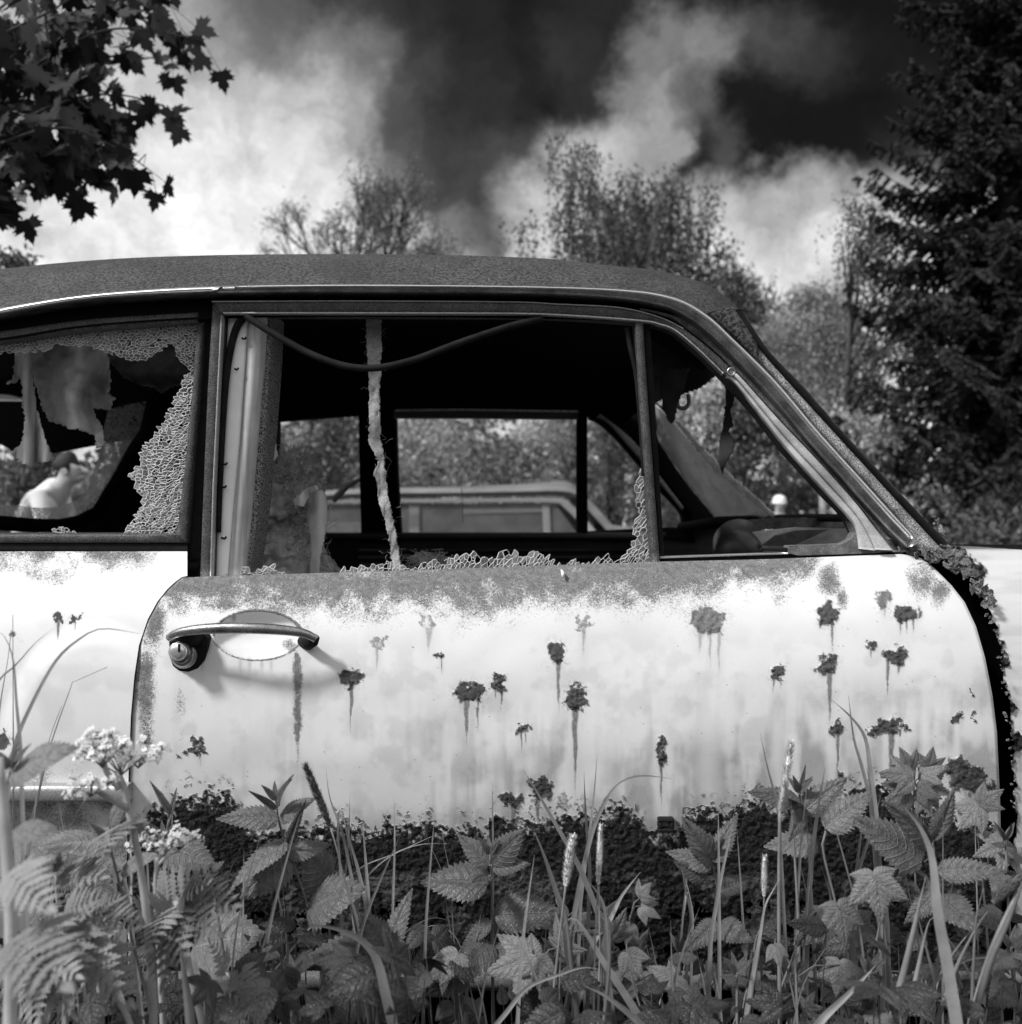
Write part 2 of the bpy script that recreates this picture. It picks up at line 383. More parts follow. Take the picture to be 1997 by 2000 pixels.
TRIMWHITE = mat('pale_inner_trim', .92, .6, var=.06, vs=20)
TRIMGREY = mat('grey_inner_trim', .55, .5, var=.15, vs=18, streak=(60, 60, 2))
CLOTH = mat('felt_headlining', .88, .95, var=.4, vs=14, fine=.25, fs=900, bump=.0008, bs=600, spec=.1, trans=.45)
STRIP = mat('frayed_strip', .34, .9, var=.3, vs=30, fine=.25, fs=700, bump=.001, bs=400, spec=.1)
VINYL = mat('pale_seat_vinyl', .9, .5, var=.2, vs=15, bump=.0015, bs=40)
STUFF = mat('seat_horsehair', .5, .95, var=.5, vs=30, bump=.004, bs=120, spec=.1)
SHARD = mat('crack_lines', .95, .35, spec=.8, trans=.45)

car = empty('abandoned_car', (0, .62, 0), 'rusting pale two door car with smashed windows and bleeding rust spots, nearest the camera', 'car')

_by = np.arange(980, 2060, 1.0)
_bv = np.interp(_by, [1040, 1075, 1095, 1120, 1160, 1220, 1320, 1450, 1580, 1700, 1800, 1880, 1960], [.0, -.002, -.012, -.030, -.050, -.068, -.085, -.094, -.090, -.078, -.060, -.040, -.02])
for _w in (31, 61, 61): _bv = np.where(_by < 1100, _bv, np.convolve(np.pad(_bv, _w // 2, mode='edge'), np.ones(_w) / _w, 'valid'))
def bodyY(py):
    """section of the car side: distance of the skin from the window plane, belt to sill"""
    return np.interp(py, _by, _bv)
dL = [(1128, 357), (1134, 348), (1150, 330), (1175, 310), (1210, 291), (1260, 274), (1320, 265), (1400, 258), (1500, 254), (1620, 251), (1760, 250), (1905, 250)]
dR = [(1083, 1762), (1090, 1798), (1108, 1823), (1144, 1859), (1177, 1885), (1224, 1907), (1286, 1925), (1358, 1939), (1431, 1948), (1558, 1954), (1685, 1957), (1905, 1958)]
topY = [(340, 1129), (430, 1125), (700, 1117), (1000, 1107), (1250, 1098), (1500, 1092), (1765, 1082)]
m_ = 900; n_ = 430
tt = np.linspace(0, 1, n_) ** 1.0; ss = np.linspace(0, 1, m_)
T_, S_ = np.meshgrid(tt, ss, indexing='ij')
base = 1905.0
pyl = 1128 + (base - 1128) * T_; pyr = 1083 + (base - 1083) * T_
xl = interp_x(dL, pyl); xr = interp_x(dR, pyr)
PX = xl + (xr - xl) * S_
PY0 = interp_x(topY, PX)
# keep the corners: the top line falls away with the rounded outline
PYd = PY0 + (base - PY0) * T_
PYd = np.where(T_ < .12, PY0 + (base - PY0) * T_, PYd)
def spotfield(px, py):
    rust = np.zeros(px.shape); crust = np.zeros(px.shape); dirt = np.zeros(px.shape)
    wx = px + (fbm(px, py, 13, 5, 1) - .5) * 32 + (fbm(px, py, 4, 2, 21) - .5) * 9
    wy = py + (fbm(px, py, 13, 5, 5) - .5) * 32 + (fbm(px, py, 4, 2, 25) - .5) * 9
    spots = [  # x, y, rx, ry, tilt, kind(1 crust, .5 faint), streaks (dx, width, length)
     (686,1322,19,20,0,1,[(0,8,92)]), (920,1355,29,19,0,1,[(-8,11,85),(14,5,60)]), (975,1336,14,15,0,1,[(5,6,42),(-8,3,22)]),
     (1087,1277,17,22,-20,1,[(5,9,95)]), (1124,1362,19,25,0,1,[(0,12,165)]), (1020,1424,11,9,25,1,[(-1,4,38),(7,2,22)]),
     (1292,1452,9,13,0,1,[]), (1293,1475,11,14,0,1,[(-1,6,85)]), (1058,1540,22,19,-25,1,[(-6,13,60)]), (1000,1565,23,13,0,1,[(3,12,46)]),
     (860,1277,5,6,0,1,[(2,3,32)]), (737,1253,12,13,0,.55,[(0,6,48)]), (838,1218,14,15,0,.5,[(0,14,45)]), (1138,1219,13,14,0,.62,[(3,7,52)]),
     (1384,1214,31,25,0,.85,[(4,6,72),(21,7,85),(-16,10,45)]), (1618,1200,19,22,0,1,[(9,6,62),(-14,8,18)]), (1725,1171,17,15,30,.8,[(4,6,28)]),
     (1767,1199,26,14,0,1,[(-7,5,32),(5,4,30),(18,5,28)]), (1698,1262,12,10,0,1,[(4,3,20)]), (1747,1280,24,15,0,1,[(-12,7,72),(9,8,30)]),
     (1520,1317,17,13,-40,1,[(-9,5,28),(5,3,20)]), (1618,1298,20,15,-20,1,[(3,11,105)]), (1636,1420,11,12,0,1,[(1,7,95)]),
     (1735,1418,28,14,-15,1,[(7,12,118),(-22,8,20),(24,5,16)]), (1704,1426,14,6,-10,1,[]), (1768,1425,4,8,0,1,[]), (1642,1514,7,8,0,1,[(1,7,45)]), (1870,1402,9,10,0,1,[]), (1901,1395,6,9,0,1,[]),
     (1899,1351,3,4,0,1,[]), (383,1446,7,9,0,1,[]), (374,1466,9,8,0,1,[]), (393,1466,7,11,0,1,[(-2,4,22)]), (362,1475,8,4,20,1,[]),
     (1890,1520,36,26,0,1,[]), (1866,1497,18,18,0,1,[]), (1925,1548,20,20,0,1,[]), (1101,1567,16,14,0,.5,[]), (1140,1575,10,12,0,.6,[]),
     (116,1206,10,11,0,1,[(-3,6,38)]), (152,1210,10,6,-35,1,[(-5,3,18)]), (28,1242,8,7,0,.8,[]), (8,1448,14,18,0,1,[]), (343,1480,3,4,0,1,[])]
    for x, y, rx, ry, ti, kd, sts in spots:
        ca, sa = math.cos(math.radians(ti)), math.sin(math.radians(ti))
        dx, dy = wx - x, wy - y
        a = (dx * ca + dy * sa) / rx; b = (-dx * sa + dy * ca) / ry
        d = np.sqrt(a * a + b * b); k = sst(-d, -1.14, -.92)
        halo = sst(-d, -1.9, -.8)
        if kd >= .8: crust = np.maximum(crust, k * .9 * (1 if kd == 1 else .8)); rust = np.maximum(rust, halo * .30 * (fbm(px, py, 3, 2, 9) > .52))
        else: rust = np.maximum(rust, sst(k * kd * 1.3 + (fbm(px, py, 5, 3, 9) - .5) * 1.2 * (k > 0), .3, .8) * .8)
        for sdx, w, L in sts:
            y0 = y + ry * .5; t = (py - y0) / L
            ww = w * np.clip(1 - t * .85, .12, 1) * .62 + (fbm(px, py, 9, 2, 3) - .5) * 2.5
            cxx = x + sdx + (fbm(py, py * 0 + x, 30, 2, 8) - .5) * 5
            g = sst(-(np.abs(px - cxx) / np.maximum(ww, .8)), -1.25, -.55) * (t > 0) * sst(-t, -1.25, -.65)
            rust = np.maximum(rust, g * (.95 if kd == 1 else .5))
            g2 = np.exp(-((px - cxx) / (w * 1.1 + 3)) ** 2) * (t > 0) * sst(-t, -1.9, -.5) * .22
            dirt = np.maximum(dirt, g2)
            # the wash around a streak carries the grime away
    return rust, crust, dirt
def shape_speck(px, py, dens):
    big = fbm(px, py, 30, 4, 16)
    return np.clip(dens * (1.0 + (big - .5) * .9) + (big - .5) * .30 * sst(dens, .02, .3), 0, 1)
def speckle(px, py, dens, seed=0, s=3.2):
    nz = fbm(px, py, s, 3, seed, .7); big = fbm(px, py, 34, 3, seed + 5)
    th = 1 - np.clip(dens + (big - .5) * .55 * (dens > .02), 0, 1.1)
    return sst(nz, .30 + th * .42, .38 + th * .42)
sill_line = [(240,1640),(258,1640),(270,1622),(293,1586),(317,1569),(364,1552),(404,1550),(438,1554),(468,1572),(480,1613),(489,1628),(539,1620),(607,1622),(650,1609),(704,1611),(723,1630),(759,1611),(802,1612),(828,1610),(839,1591),(852,1612),(868,1620),(904,1611),(948,1627),(958,1600),(980,1594),(1013,1609),(1049,1602),(1104,1591),(1158,1591),(1190,1580),(1209,1570),(1238,1594),(1267,1620),(1285,1632),(1326,1630),(1340,1598),(1362,1576),(1391,1576),(1424,1594),(1449,1562),(1493,1562),(1522,1573),(1605,1569),(1650,1550),(1714,1533),(1761,1536),(1805,1576),(1840,1600),(1932,1598),(1962,1640)]
def door_fields(px, py):
    rust, crust, dirt = spotfield(px, py)
    topy = interp_x(topY, px); dy = py - topy
    # belt band of surface rust
    hb = np.interp(px, [260, 420, 700, 1000, 1150, 1300, 1450, 1560, 1600, 1640, 1660, 1760], [58, 76, 92, 98, 98, 92, 78, 62, 40, 12, 0, 0])
    hb = hb * (.72 + .6 * fbm(px, px * 0, 70, 3, 4))
    dens = np.clip(1.10 - dy / np.maximum(hb, 1) * .80, 0, .95) * (hb > 1) * np.interp(px, [300, 500, 1400, 1560, 1640], [.8, 1, .95, .85, 0.3])
    dens = np.maximum(dens, .30 * np.exp(-((dy - 70) / 42) ** 2) * (px < 1500))
    # patches at the front and along the rear edge
    for x, y, rx, ry, a in [(1622,1128,26,40,.75),(1645,1165,16,28,.5),(1800,1130,28,42,.72),(1838,1160,24,36,.6),(1795,1160,16,26,.4),(1330,1170,60,40,.45),(1500,1165,60,26,.3),
                            (300,1215,26,70,.78),(285,1330,22,110,.66),(285,1440,18,60,.5),(352,1390,14,80,.34),(360,1175,50,40,.55),(430,1180,60,22,.6),(545,1190,60,26,.5),(610,1215,50,20,.3),
                            (700,1500,120,60,.10),(830,1500,60,60,.12),(1560,1530,40,30,.30),(1236,1540,14,40,.34),(1590,1490,60,60,.16),(1780,1440,120,80,.10),(1890,1330,60,80,.06)]:
        g = np.exp(-(((px - x) / rx) ** 2 + ((py - y) / ry) ** 2)) * a * 1.15
        dens = np.maximum(dens, g)
    # handle recess stays clean, its rim rusts
    re = np.sqrt(((px - 503) / 86) ** 2 + ((py - 1241) / 49) ** 2)
    dens = np.where(re < .96, 0, dens)
    dens = np.maximum(dens, np.exp(-((re - 1.0) / .055) ** 2) * np.where(py < 1241, .9, .72))
    dens = np.maximum(dens, np.exp(-(((px - 565) / 22) ** 2 + ((py - 1262) / 18) ** 2)) * .5 * (re < 1.0))
    clean = np.exp(-(((px - 365) / 48) ** 2 + ((py - 1262) / 62) ** 2) ** 2)
    dens = dens * (1 - .9 * clean)
    # vertical run below the handle's front foot
    cxr = 581 + (fbm(py, py * 0, 40, 2, 2) - .5) * 6
    run = np.exp(-((px - cxr) / np.interp(py, [1268, 1300, 1420, 1450, 1560], [5, 11, 10, 5, 3])) ** 2) * sst(py, 1262, 1285) * np.interp(py, [1420, 1450, 1560], [1, .5, .0])
    dens = np.maximum(dens, run * 1.0)
    global spk; spk = shape_speck(px, py, dens)
    for x0 in (395, 470, 488, 512, 530):
        rust = np.maximum(rust, np.exp(-((px - x0) / 3.5) ** 2) * np.exp(-((py - 1298) / 14) ** 2) * .35)
    rust = np.maximum(rust, np.exp(-((px - 457) / 4) ** 2) * sst(py, 1196, 1204) * sst(-py, -1222, -1206) * .7)
    # the rotten lower edge
    sl = interp_x(sill_line, px) + (fbm(px, py, 16, 4, 14) - .5) * 40 + (fbm(px, py, 5, 3, 15) - .5) * 20
    low = sst(py - sl, -3, 3) * (px > 258)
    crust = np.maximum(crust, low)
    flake = sst(fbm(px, py, 7, 3, 31), .56, .60) * sst(-np.abs(py - sl - 6), -22, -6) * (px > 262)
    crust = crust * (1 - .9 * flake)
    patchy = sst(fbm(px, py, 60, 4, 33), .5, .6) * sst(py, 1690, 1740)
    crust = crust * (1 - .35 * patchy); rust = np.maximum(rust, patchy * .9)
    isl = sst(fbm(px, py, 9, 3, 35), .66, .70) * sst(py - sl, -46, -4)
    crust = np.maximum(crust, isl * .9)
    # grime: soft stains in vertical lanes, and a plain darkening towards the front end
    d2 = fbm(px, py, 90, 4, 41) * .5 + fbm(px * 2.4, py * .35, 60, 3, 43) * .5
    dd = sst(d2, .40, .68) * .85 * sst(py, 1270, 1560) * np.interp(px, [260, 700, 1250, 1400, 1950], [.35, .7, .8, 1.2, 1.5])
    dd = dd + sst(px, 1800, 1960) * sst(py, 1180, 1420) * .22 + sst(fbm(px, py, 46, 4, 47), .44, .68) * .24 * sst(py, 1180, 1320) + .10 * sst(px, 1300, 1700) * sst(py, 1250, 1450)
    for x0, w in [(1384, 32), (1520, 18), (1290, 12), (1625, 14), (1690, 22), (1735, 18), (1124, 14), (1808, 12), (1870, 9)]:
        dd = dd * (1 - .75 * np.exp(-((px - x0) / w) ** 2) * sst(py, 1340, 1420))
    dd = dd + (1 - sst(np.abs(py - sl + 12), 0, 30)) * .22
    dirt = np.maximum(dirt, np.clip(dd, 0, .8))
    dots = (fbm(px, py, 3.0, 1, 51) > .985) * (fbm(px, py, 60, 2, 53) > .42)
    rust = np.maximum(rust, dots * .9)
    return rust, crust, dirt
ru, cr, di = door_fields(PX, PYd)
YD = bodyY(PYd)
V = PV(PX, PYd, 0 * PX + 0); s_ = (YD + D) / F
V = np.stack([(PX - CX) * s_, YD, ZC - (PYd - CY) * s_], -1)
re = ((PX - 503) / 84) ** 2 + ((PYd - 1241) / 47) ** 2
V[..., 1] += .020 * np.sqrt(np.clip(1 - re, 0, 1))
V[..., 1] += (fbm(PX, PYd, 220, 3, 61) - .5) * .006
V[..., 1] -= cr * (fbm(PX, PYd, 9, 5, 63, .7) - .32) * .0075 + ru * (fbm(PX, PYd, 4, 2, 65) - .5) * .0006
edge = sst(-np.minimum(S_, 1 - S_) * 1700, -5, 0); V[..., 1] += edge * .003
s_ = (V[..., 1] + D) / F; V[..., 0] = (PX - CX) * s_; V[..., 2] = ZC - (PYd - CY) * s_
# keep out: eaten holes along the sill
hole = (fbm(PX, PYd, 26, 4, 71) > .66) & (PYd > 1760)
keep = ~hole[:-1, :-1]
f = gfaces(n_, m_, keep)
door = link('door', fmesh(V, f, {'rust': ru, 'crust': cr, 'dirt': di, 'speck': spk}), car, PAINT, True)
door['label'] = 'pale door with rust spots bleeding downwards and a rotten black lower edge'
# returned edges of the door skin (thickness)
for nm, idx in (('door_edge', 0), ('door_edge', m_ - 1)):
    a = V[:, idx, :]; b = a.copy(); b[:, 1] += .03
    q = np.stack([a, b], 1); link(nm, fmesh(q, gfaces(n_, 2), {'rust': np.ones(n_ * 2) * .8, 'crust': np.zeros(n_ * 2), 'dirt': np.zeros(n_ * 2)}), door, PAINT)
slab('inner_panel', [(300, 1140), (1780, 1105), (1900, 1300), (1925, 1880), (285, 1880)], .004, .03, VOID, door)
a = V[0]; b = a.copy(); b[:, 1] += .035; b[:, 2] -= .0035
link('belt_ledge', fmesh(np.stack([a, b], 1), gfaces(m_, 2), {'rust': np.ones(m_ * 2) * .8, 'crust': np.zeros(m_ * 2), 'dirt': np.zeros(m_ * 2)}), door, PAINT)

# rear quarter panel
px_ = np.concatenate([np.linspace(-1750, -60, 120), np.linspace(-50, 0, 12), ])
n2 = 330; m2 = 330
T2, S2 = np.meshgrid(np.linspace(0, 1, n2), np.linspace(0, 1, m2), indexing='ij')
Py = 1077 + (1905 - 1077) * T2
right = np.where(Py < 1126, 366, interp_x(dL, np.maximum(Py, 1128)) - 2.4)
left = -1700.0
S2b = 1 - (1 - S2) ** 1.0
Px = np.where(S2 < .25, left + (-70 - left) * S2 / .25, -70 + (right + 70) * (S2 - .25) / .75)
ru2, cr2, di2 = spotfield(Px, Py)
dens = np.clip(.62 - (Py - 1080) / 95, 0, .6) * sst(-Px, -345, -280) * (.6 + .8 * fbm(Px, Py, 60, 3, 4))
for x, y, rx, ry, a in [(60,1515,120,40,.42),(110,1600,160,60,.55),(230,1640,60,120,.6),(20,1500,60,30,.5),(90,1120,60,30,.5),(60,1450,60,60,.1),(200,1700,200,120,.6)]:
    dens = np.maximum(dens, a * np.exp(-(((Px - x) / rx) ** 2 + ((Py - y) / ry) ** 2)))
spk2 = shape_speck(Px, Py, dens)
cr2 = np.maximum(cr2, sst(fbm(Px, Py, 14, 4, 19), .62, .66) * sst(Py, 1640, 1760))
di2 = np.maximum(di2, sst(Py, 1560, 1580) * .55 + sst(fbm(Px, Py, 60, 3, 23), .45, .7) * .18 * sst(Py, 1150, 1300))
Y2 = bodyY(Py) + .004
s_ = (Y2 + D) / F
V2 = np.stack([(Px - CX) * s_, Y2, ZC - (Py - CY) * s_], -1)
rr2 = ((Px - 190) / 190) ** 2 + ((Py - 1500) / 275) ** 2
V2[..., 1] -= .006 * sst(-rr2, -1.15, -.72) * sst(Px, -200, 60)
far_ = np.clip((-Px - 200) / 1500, 0, 1); V2[..., 1] += far_ ** 2 * .16
s_ = np.where(Px > -60, (V2[..., 1] + D) / F, s_); V2[..., 0] = (Px - CX) * s_; V2[..., 2] = ZC - (Py - CY) * s_
wheelhole = (((V2[..., 0] + 1.15) / .33) ** 2 + ((V2[..., 2] - .30) / .33) ** 2) < 1
quarter = link('rear_quarter_panel', fmesh(V2, gfaces(n2, m2, ~wheelhole[:-1, :-1]), {'rust': ru2, 'crust': cr2, 'dirt': di2, 'speck': spk2}), car, PAINT, True)
rail('chrome_strip', [(-400, 1535), (0, 1535), (249, 1534)], [(-400, 1569), (0, 1569), (249, 1567)], -.1075, -.088, mat('dim_chrome', .5, .45, metal=.8, fine=.2, fs=500), quarter, n=20, bulge=.0025, curved=False)
rail('belt_seam', [(-500, 1060), (0, 1060), (366, 1061)], [(-500, 1077), (0, 1077), (366, 1079)], .004, .04, BLACK, quarter, n=20, curved=False)
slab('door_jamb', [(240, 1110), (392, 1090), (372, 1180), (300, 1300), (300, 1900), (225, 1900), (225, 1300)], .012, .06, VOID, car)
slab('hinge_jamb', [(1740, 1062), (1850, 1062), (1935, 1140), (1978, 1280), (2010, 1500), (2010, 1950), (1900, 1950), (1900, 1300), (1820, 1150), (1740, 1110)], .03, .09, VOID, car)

# front fender with an eaten edge
gapo = [(1058, 1800), (1075, 1822), (1095, 1845), (1115, 1878), (1152, 1907), (1195, 1928), (1253, 1947), (1322, 1957), (1395, 1966), (1467, 1972), (1576, 1976), (1905, 1980)]
n3, m3 = 330, 260
T3, S3 = np.meshgrid(np.linspace(0, 1, n3), np.linspace(0, 1, m3), indexing='ij')
S3t = np.where(S3 < .55, 1860 + 240 * S3 / .55, 2100 + 1150 * (S3 - .55) / .45); ptop = np.interp(S3t, [1860, 2000, 3250], [1061, 1073, 1150])
Py = ptop + (1905 - ptop) * T3
lx = interp_x(gapo, Py) + 3
Px = np.where(S3 < .55, lx + (2100 - lx) * S3 / .55, 2100 + (3250 - 2100) * (S3 - .55) / .45)
dx = Px - lx + (fbm(Px, Py, 14, 4, 2) - .5) * 22
ru3 = np.maximum(sst(-dx, -11, 1) * .9, 0); cr3 = sst(-dx, -8, 0) * .9
blob = 0
for x, y, r in [(1935, 1222, 13), (1958, 1290, 15), (1985, 1450, 20), (1900, 1120, 24), (1868, 1092, 26), (1950, 1260, 9), (1975, 1380, 9)]:
    blob = np.maximum(blob, sst(-np.hypot(Px + (fbm(Px, Py, 9, 3, 3) - .5) * 22 - x, Py + (fbm(Px, Py, 9, 3, 6) - .5) * 22 - y) / r, -1.1, -.9))
cr3 = np.maximum(cr3, blob); di3 = .34 + .2 * sst(fbm(Px * .35, Py * 2, 40, 3, 5), .4, .7) + 0 * Px
Y3 = bodyY(Py) + .005; Y3 = Y3 + sst(Px, 2300, 3300) * .14
s_ = (Y3 + D) / F; V3 = np.stack([(Px - CX) * s_, Y3, ZC - (Py - CY) * s_], -1)
V3[..., 1] -= cr3 * (fbm(Px, Py, 7, 4, 63) - .3) * .012
wh = (((V3[..., 0] - 1.12) / .33) ** 2 + ((V3[..., 2] - .30) / .33) ** 2) < 1
eat = (dx[:-1, :-1] < 1.5) | wh[:-1, :-1]
fender = link('front_fender', fmesh(V3, gfaces(n3, m3, ~eat), {'rust': ru3, 'crust': cr3, 'dirt': di3}), car, PAINT, True)
# hood and boot lid: shells reaching across the car
def deck(name, x0, x1, zf, sag0, sag1, yn=0.0, yf=1.26, par=car, n=60, m=50):
    u, w = np.meshgrid(np.linspace(0, 1, n), np.linspace(0, 1, m), indexing='ij')
    x = x0 + (x1 - x0) * u; y = yn + (yf - yn) * w
    crown = (1 - np.abs(w * 2 - 1) ** 4)
    z = zf - .040 * w - .002 * crown - sag0 * u ** 2 - sag1 * u ** 8
    Vv = np.stack([x, y, z], -1); a = fbm(x * 900, y * 900, 40, 4, 3)
    return link(name, fmesh(Vv, gfaces(n, m), {'rust': sst(a, .6, .8) * .5, 'crust': 0 * a, 'dirt': .3 + .2 * sst(a, .4, .6)}), par, PAINT, True)
hood = deck('hood', .585, 1.72, .857, .05, .10)
boot = deck('boot_lid', -1.10, -2.0, .848, .06, .16)
# nose and tail panels, underside, wheels: seen only from a step aside
for nm, x, z in (('front_panel', 1.70, .73), ('rear_panel', -1.98, .68)):
    b = MB(); b.box((x, .63, .48), (.02, .55, .24)); b.obj(nm, body_mat('old_paint'), car)
b = MB(); b.box((-.1, .63, .30), (1.75, .60, .012)); b.obj('floor_pan', VOID, car)
for x in (-1.15, 1.12):
    for y in (.02, 1.22):
        b = MB(); ax = (0, 1, 0); b.lathe((x, y - .07, .26), ax, [(0, .2), (.0, .27), (.02, .29), (.12, .29), (.14, .27), (.14, .2)], 28)
        wheel = b.obj('wheel', BLACK, car, True)
        b = MB(); b.lathe((x, y - .065, .26), ax, [(0, .05), (.01, .19), (.02, .2), (.1, .2)], 24); b.obj('rim', DARKRUST, wheel, True)
# rocker under the door
rail('rocker_panel', [(235, 1893), (1000, 1893), (1990, 1893)], [(235, 1935), (1000, 1935), (1990, 1935)], -.035, .05, mat('grey_sill', .10, .6, var=.4, vs=20, fine=.4, fs=600), car, n=20, bulge=.012, curved=False)
slab('inner_sill', [(-400, 1925), (2400, 1925), (2400, 2060), (-400, 2060)], .03, .06, VOID, car)

# ---------------- roof
sil = [(-900, 640), (-500, 575), (-250, 548), (0, 525), (120, 513), (254, 503.6), (420, 498), (600, 496), (760, 496.5), (880, 498), (980, 501), (1081, 506), (1179, 517), (1277, 527), (1347, 543), (1390, 561), (1417, 578), (1440, 600), (1452, 614)]
rlow = [(-900, 740), (-500, 668), (-250, 630), (0, 604), (145, 580), (290, 567), (450, 560), (700, 557), (1020, 560), (1207, 566), (1300, 577), (1347, 594), (1390, 622), (1412, 640)]
nR = 520; A = resample(rlow, nR); B = resample(sil, nR)
# match the two lines by x so that the columns stay near vertical
xa = np.concatenate([np.linspace(-900, -70, 60), np.linspace(-66, 1412, nR - 60)])
A = np.stack([xa, interp_x([tuple(q) for q in A], xa)], -1)
xb = np.where(xa > 1300, 1300 + (xa - 1300) * (152 / 112.), xa); B = np.stack([xb, interp_x([tuple(q) for q in B], xb)], -1)
ys = np.concatenate([np.linspace(0, .2, 44)]); tY = ys / .2
colsV = []
for y, t in zip(ys, tY):
    k = 1 - (1 - t) ** 1.9
    q = A * (1 - k) + B * k; colsV.append(PV(q[:, 0], q[:, 1], y))
last = colsV[-1]; slope = (colsV[-1][:, 2] - colsV[-2][:, 2]) / (ys[-1] - ys[-2])
for y in np.linspace(.24, .62, 10):
    p = last.copy(); e = y - .2; p[:, 1] = y; p[:, 2] = last[:, 2] + np.clip(slope, 0, .14) * (e - e * e / .9) * .8; colsV.append(p)
half = list(colsV)
for p in reversed(half[:-1]):
    q = p.copy(); q[:, 1] = 1.25 - p[:, 1]; colsV.append(q)
VR = np.stack(colsV, 1); k_ = VR.shape[1]
gx = np.repeat(xa[:, None], k_, 1); gy = np.repeat(np.arange(k_)[None] * 2.0, nR, 0)
a_ = fbm(gx, gy, 5, 3, 7); 
roofmat = mat('rusted_roof', .038, .62, var=.4, vs=9, fine=.95, fs=230, bump=.0032, bs=230, spec=.5)
roof = link('roof', fmesh(VR, gfaces(nR, k_)), car, roofmat, True)
VI = VR[:, ::2].copy(); VI[:, :, 2] -= .022; VI[:, 0, 2] -= .02; VI[:, -1, 2] -= .02
link('roof_lining', fmesh(VI, gfaces(nR, VI.shape[1])), roof, VOID, True)
U = [(-900, 736), (-500, 664), (-250, 628), (-60, 612), (0, 602), (145, 578), (290, 565), (450, 558), (700, 555), (1020, 558), (1207, 564), (1300, 575), (1347, 592), (1390, 620), (1444, 671), (1521, 748), (1599, 841), (1677, 927), (1754, 1012), (1797, 1058)]
Lw = [(-900, 752), (-500, 680), (-250, 642), (-60, 627), (0, 617), (145, 592), (290, 580), (450, 574), (700, 573), (1020, 575), (1190, 583), (1280, 596), (1330, 614), (1375, 645), (1425, 692), (1500, 770), (1578, 862), (1655, 948), (1728, 1030), (1770, 1070)]
rail('drip_rail', U, Lw, -.014, .02, CHROMED, roof, n=260, bulge=.008, bev=.10)
U2 = [(x + 0, y - 1.0) for x, y in U]; 
mid = resample(U, 200); mlo = resample(Lw, 200)
hi1 = mid * .96 + mlo * .04; hi2 = mid * .28 + mlo * .72
sel = hi1[:, 0] < 452
rail('chrome_bead', [tuple(q) for q in hi1[sel][::4]], [tuple(q) for q in hi2[sel][::4]], -.0235, -.013, CHROME, roof, n=80, bulge=.004, bev=.2)
hi2 = mid * .62 + mlo * .38
sel = (hi1[:, 0] > 453)
rail('chrome_bead', [tuple(q) for q in hi1[sel][::4]], [tuple(q) for q in hi2[sel][::4]], -.0235, -.013, CHROME, roof, n=160, bulge=.004, bev=.2)

# groove between rail and frames
Gr = [(-900, 790), (-500, 716), (-250, 680), (0, 649), (181, 625), (388, 612), (415, 600), (700, 596), (1000, 598), (1087, 602), (1211, 610), (1289, 630), (1335, 652), (1398, 700), (1450, 748), (1500, 800), (1560, 862), (1638, 940), (1700, 1010), (1750, 1075)]
rail('roof_channel', Lw, Gr, .018, .05, BLACK, roof, n=160, bev=.02)

# ---------------- rear quarter window: frame, B post, crazed pane
qf = car
rail('quarter_window_frame', [(-900, 788), (-500, 714), (-250, 676), (0, 646), (100, 632), (181, 622), (300, 614), (389, 609)], [(-900, 810), (-500, 736), (-250, 699), (0, 669), (100, 654), (181, 644), (300, 635), (387, 628)], .004, .05, FRAME, car, n=60, bulge=.003)
rail('quarter_window_frame', [(384, 640), (376, 760), (362, 900), (345, 1041)], [(399, 628), (391, 760), (378, 900), (366, 1060)], .004, .05, FRAME, car, n=20, bulge=.003, curved=False)
rail('quarter_window_frame', [(-900, 1041), (0, 1042), (345, 1042)], [(-900, 1061), (0, 1061), (366, 1061)], .003, .06, FRAME, car, n=20, bulge=.003, curved=False)
rail('centre_post', [(388, 588), (389, 700), (380, 900), (364, 1130)], [(418, 588), (409, 760), (400, 900), (391, 1128)], .014, .06, BLACK, car, n=20, curved=False)

# ---------------- door window frame
dfo = [(414, 588), (700, 587), (1000, 589), (1087, 593), (1211, 600), (1289, 619), (1335, 641), (1398, 691), (1440, 733), (1521, 822), (1599, 903), (1669, 981), (1708, 1031), (1740, 1074)]
dfi = [(436, 612), (700, 612), (1000, 613), (1118, 617), (1254, 627), (1290, 634), (1320, 646), (1366, 684), (1413, 730), (1480, 803), (1541, 880), (1618, 965), (1661, 1012), (1690, 1074)]
rail('window_frame', dfo, dfi, -.004, .035, FRAME, door, n=220, bulge=.003, bev=.08)
# frame lips in a paler grey, the ridge highlight put into the colour
def offs(line, dx, dy): return [(x + dx, y + dy) for x, y in line]
rail('frame_lip', offs(dfi[:9], 0, -3.0), offs(dfi[:9], 0, 1.5), -.0075, .004, mat('edge_highlight', .42, .45, fine=.4, fs=900, metal=.3), door, n=140, bulge=.001)
rail('frame_lip', offs(dfo[:7], 0, -.6), offs(dfo[:7], 0, 2.0), -.0072, .002, mat('edge_highlight', .4), door, n=140, bulge=.001)
rail('window_frame', [(415, 588), (405, 760), (397, 950), (390, 1129)], [(436, 612), (427, 780), (419, 950), (414, 1126)], -.004, .035, FRAME, door, n=30, bulge=.003, curved=False)
rail('frame_lip', [(431, 616), (423, 780), (415, 950), (410, 1126)], [(435, 616), (427, 780), (419, 950), (413.5, 1126)], -.0078, .003, mat('edge_highlight', .4), door, n=30, bulge=.001, curved=False)
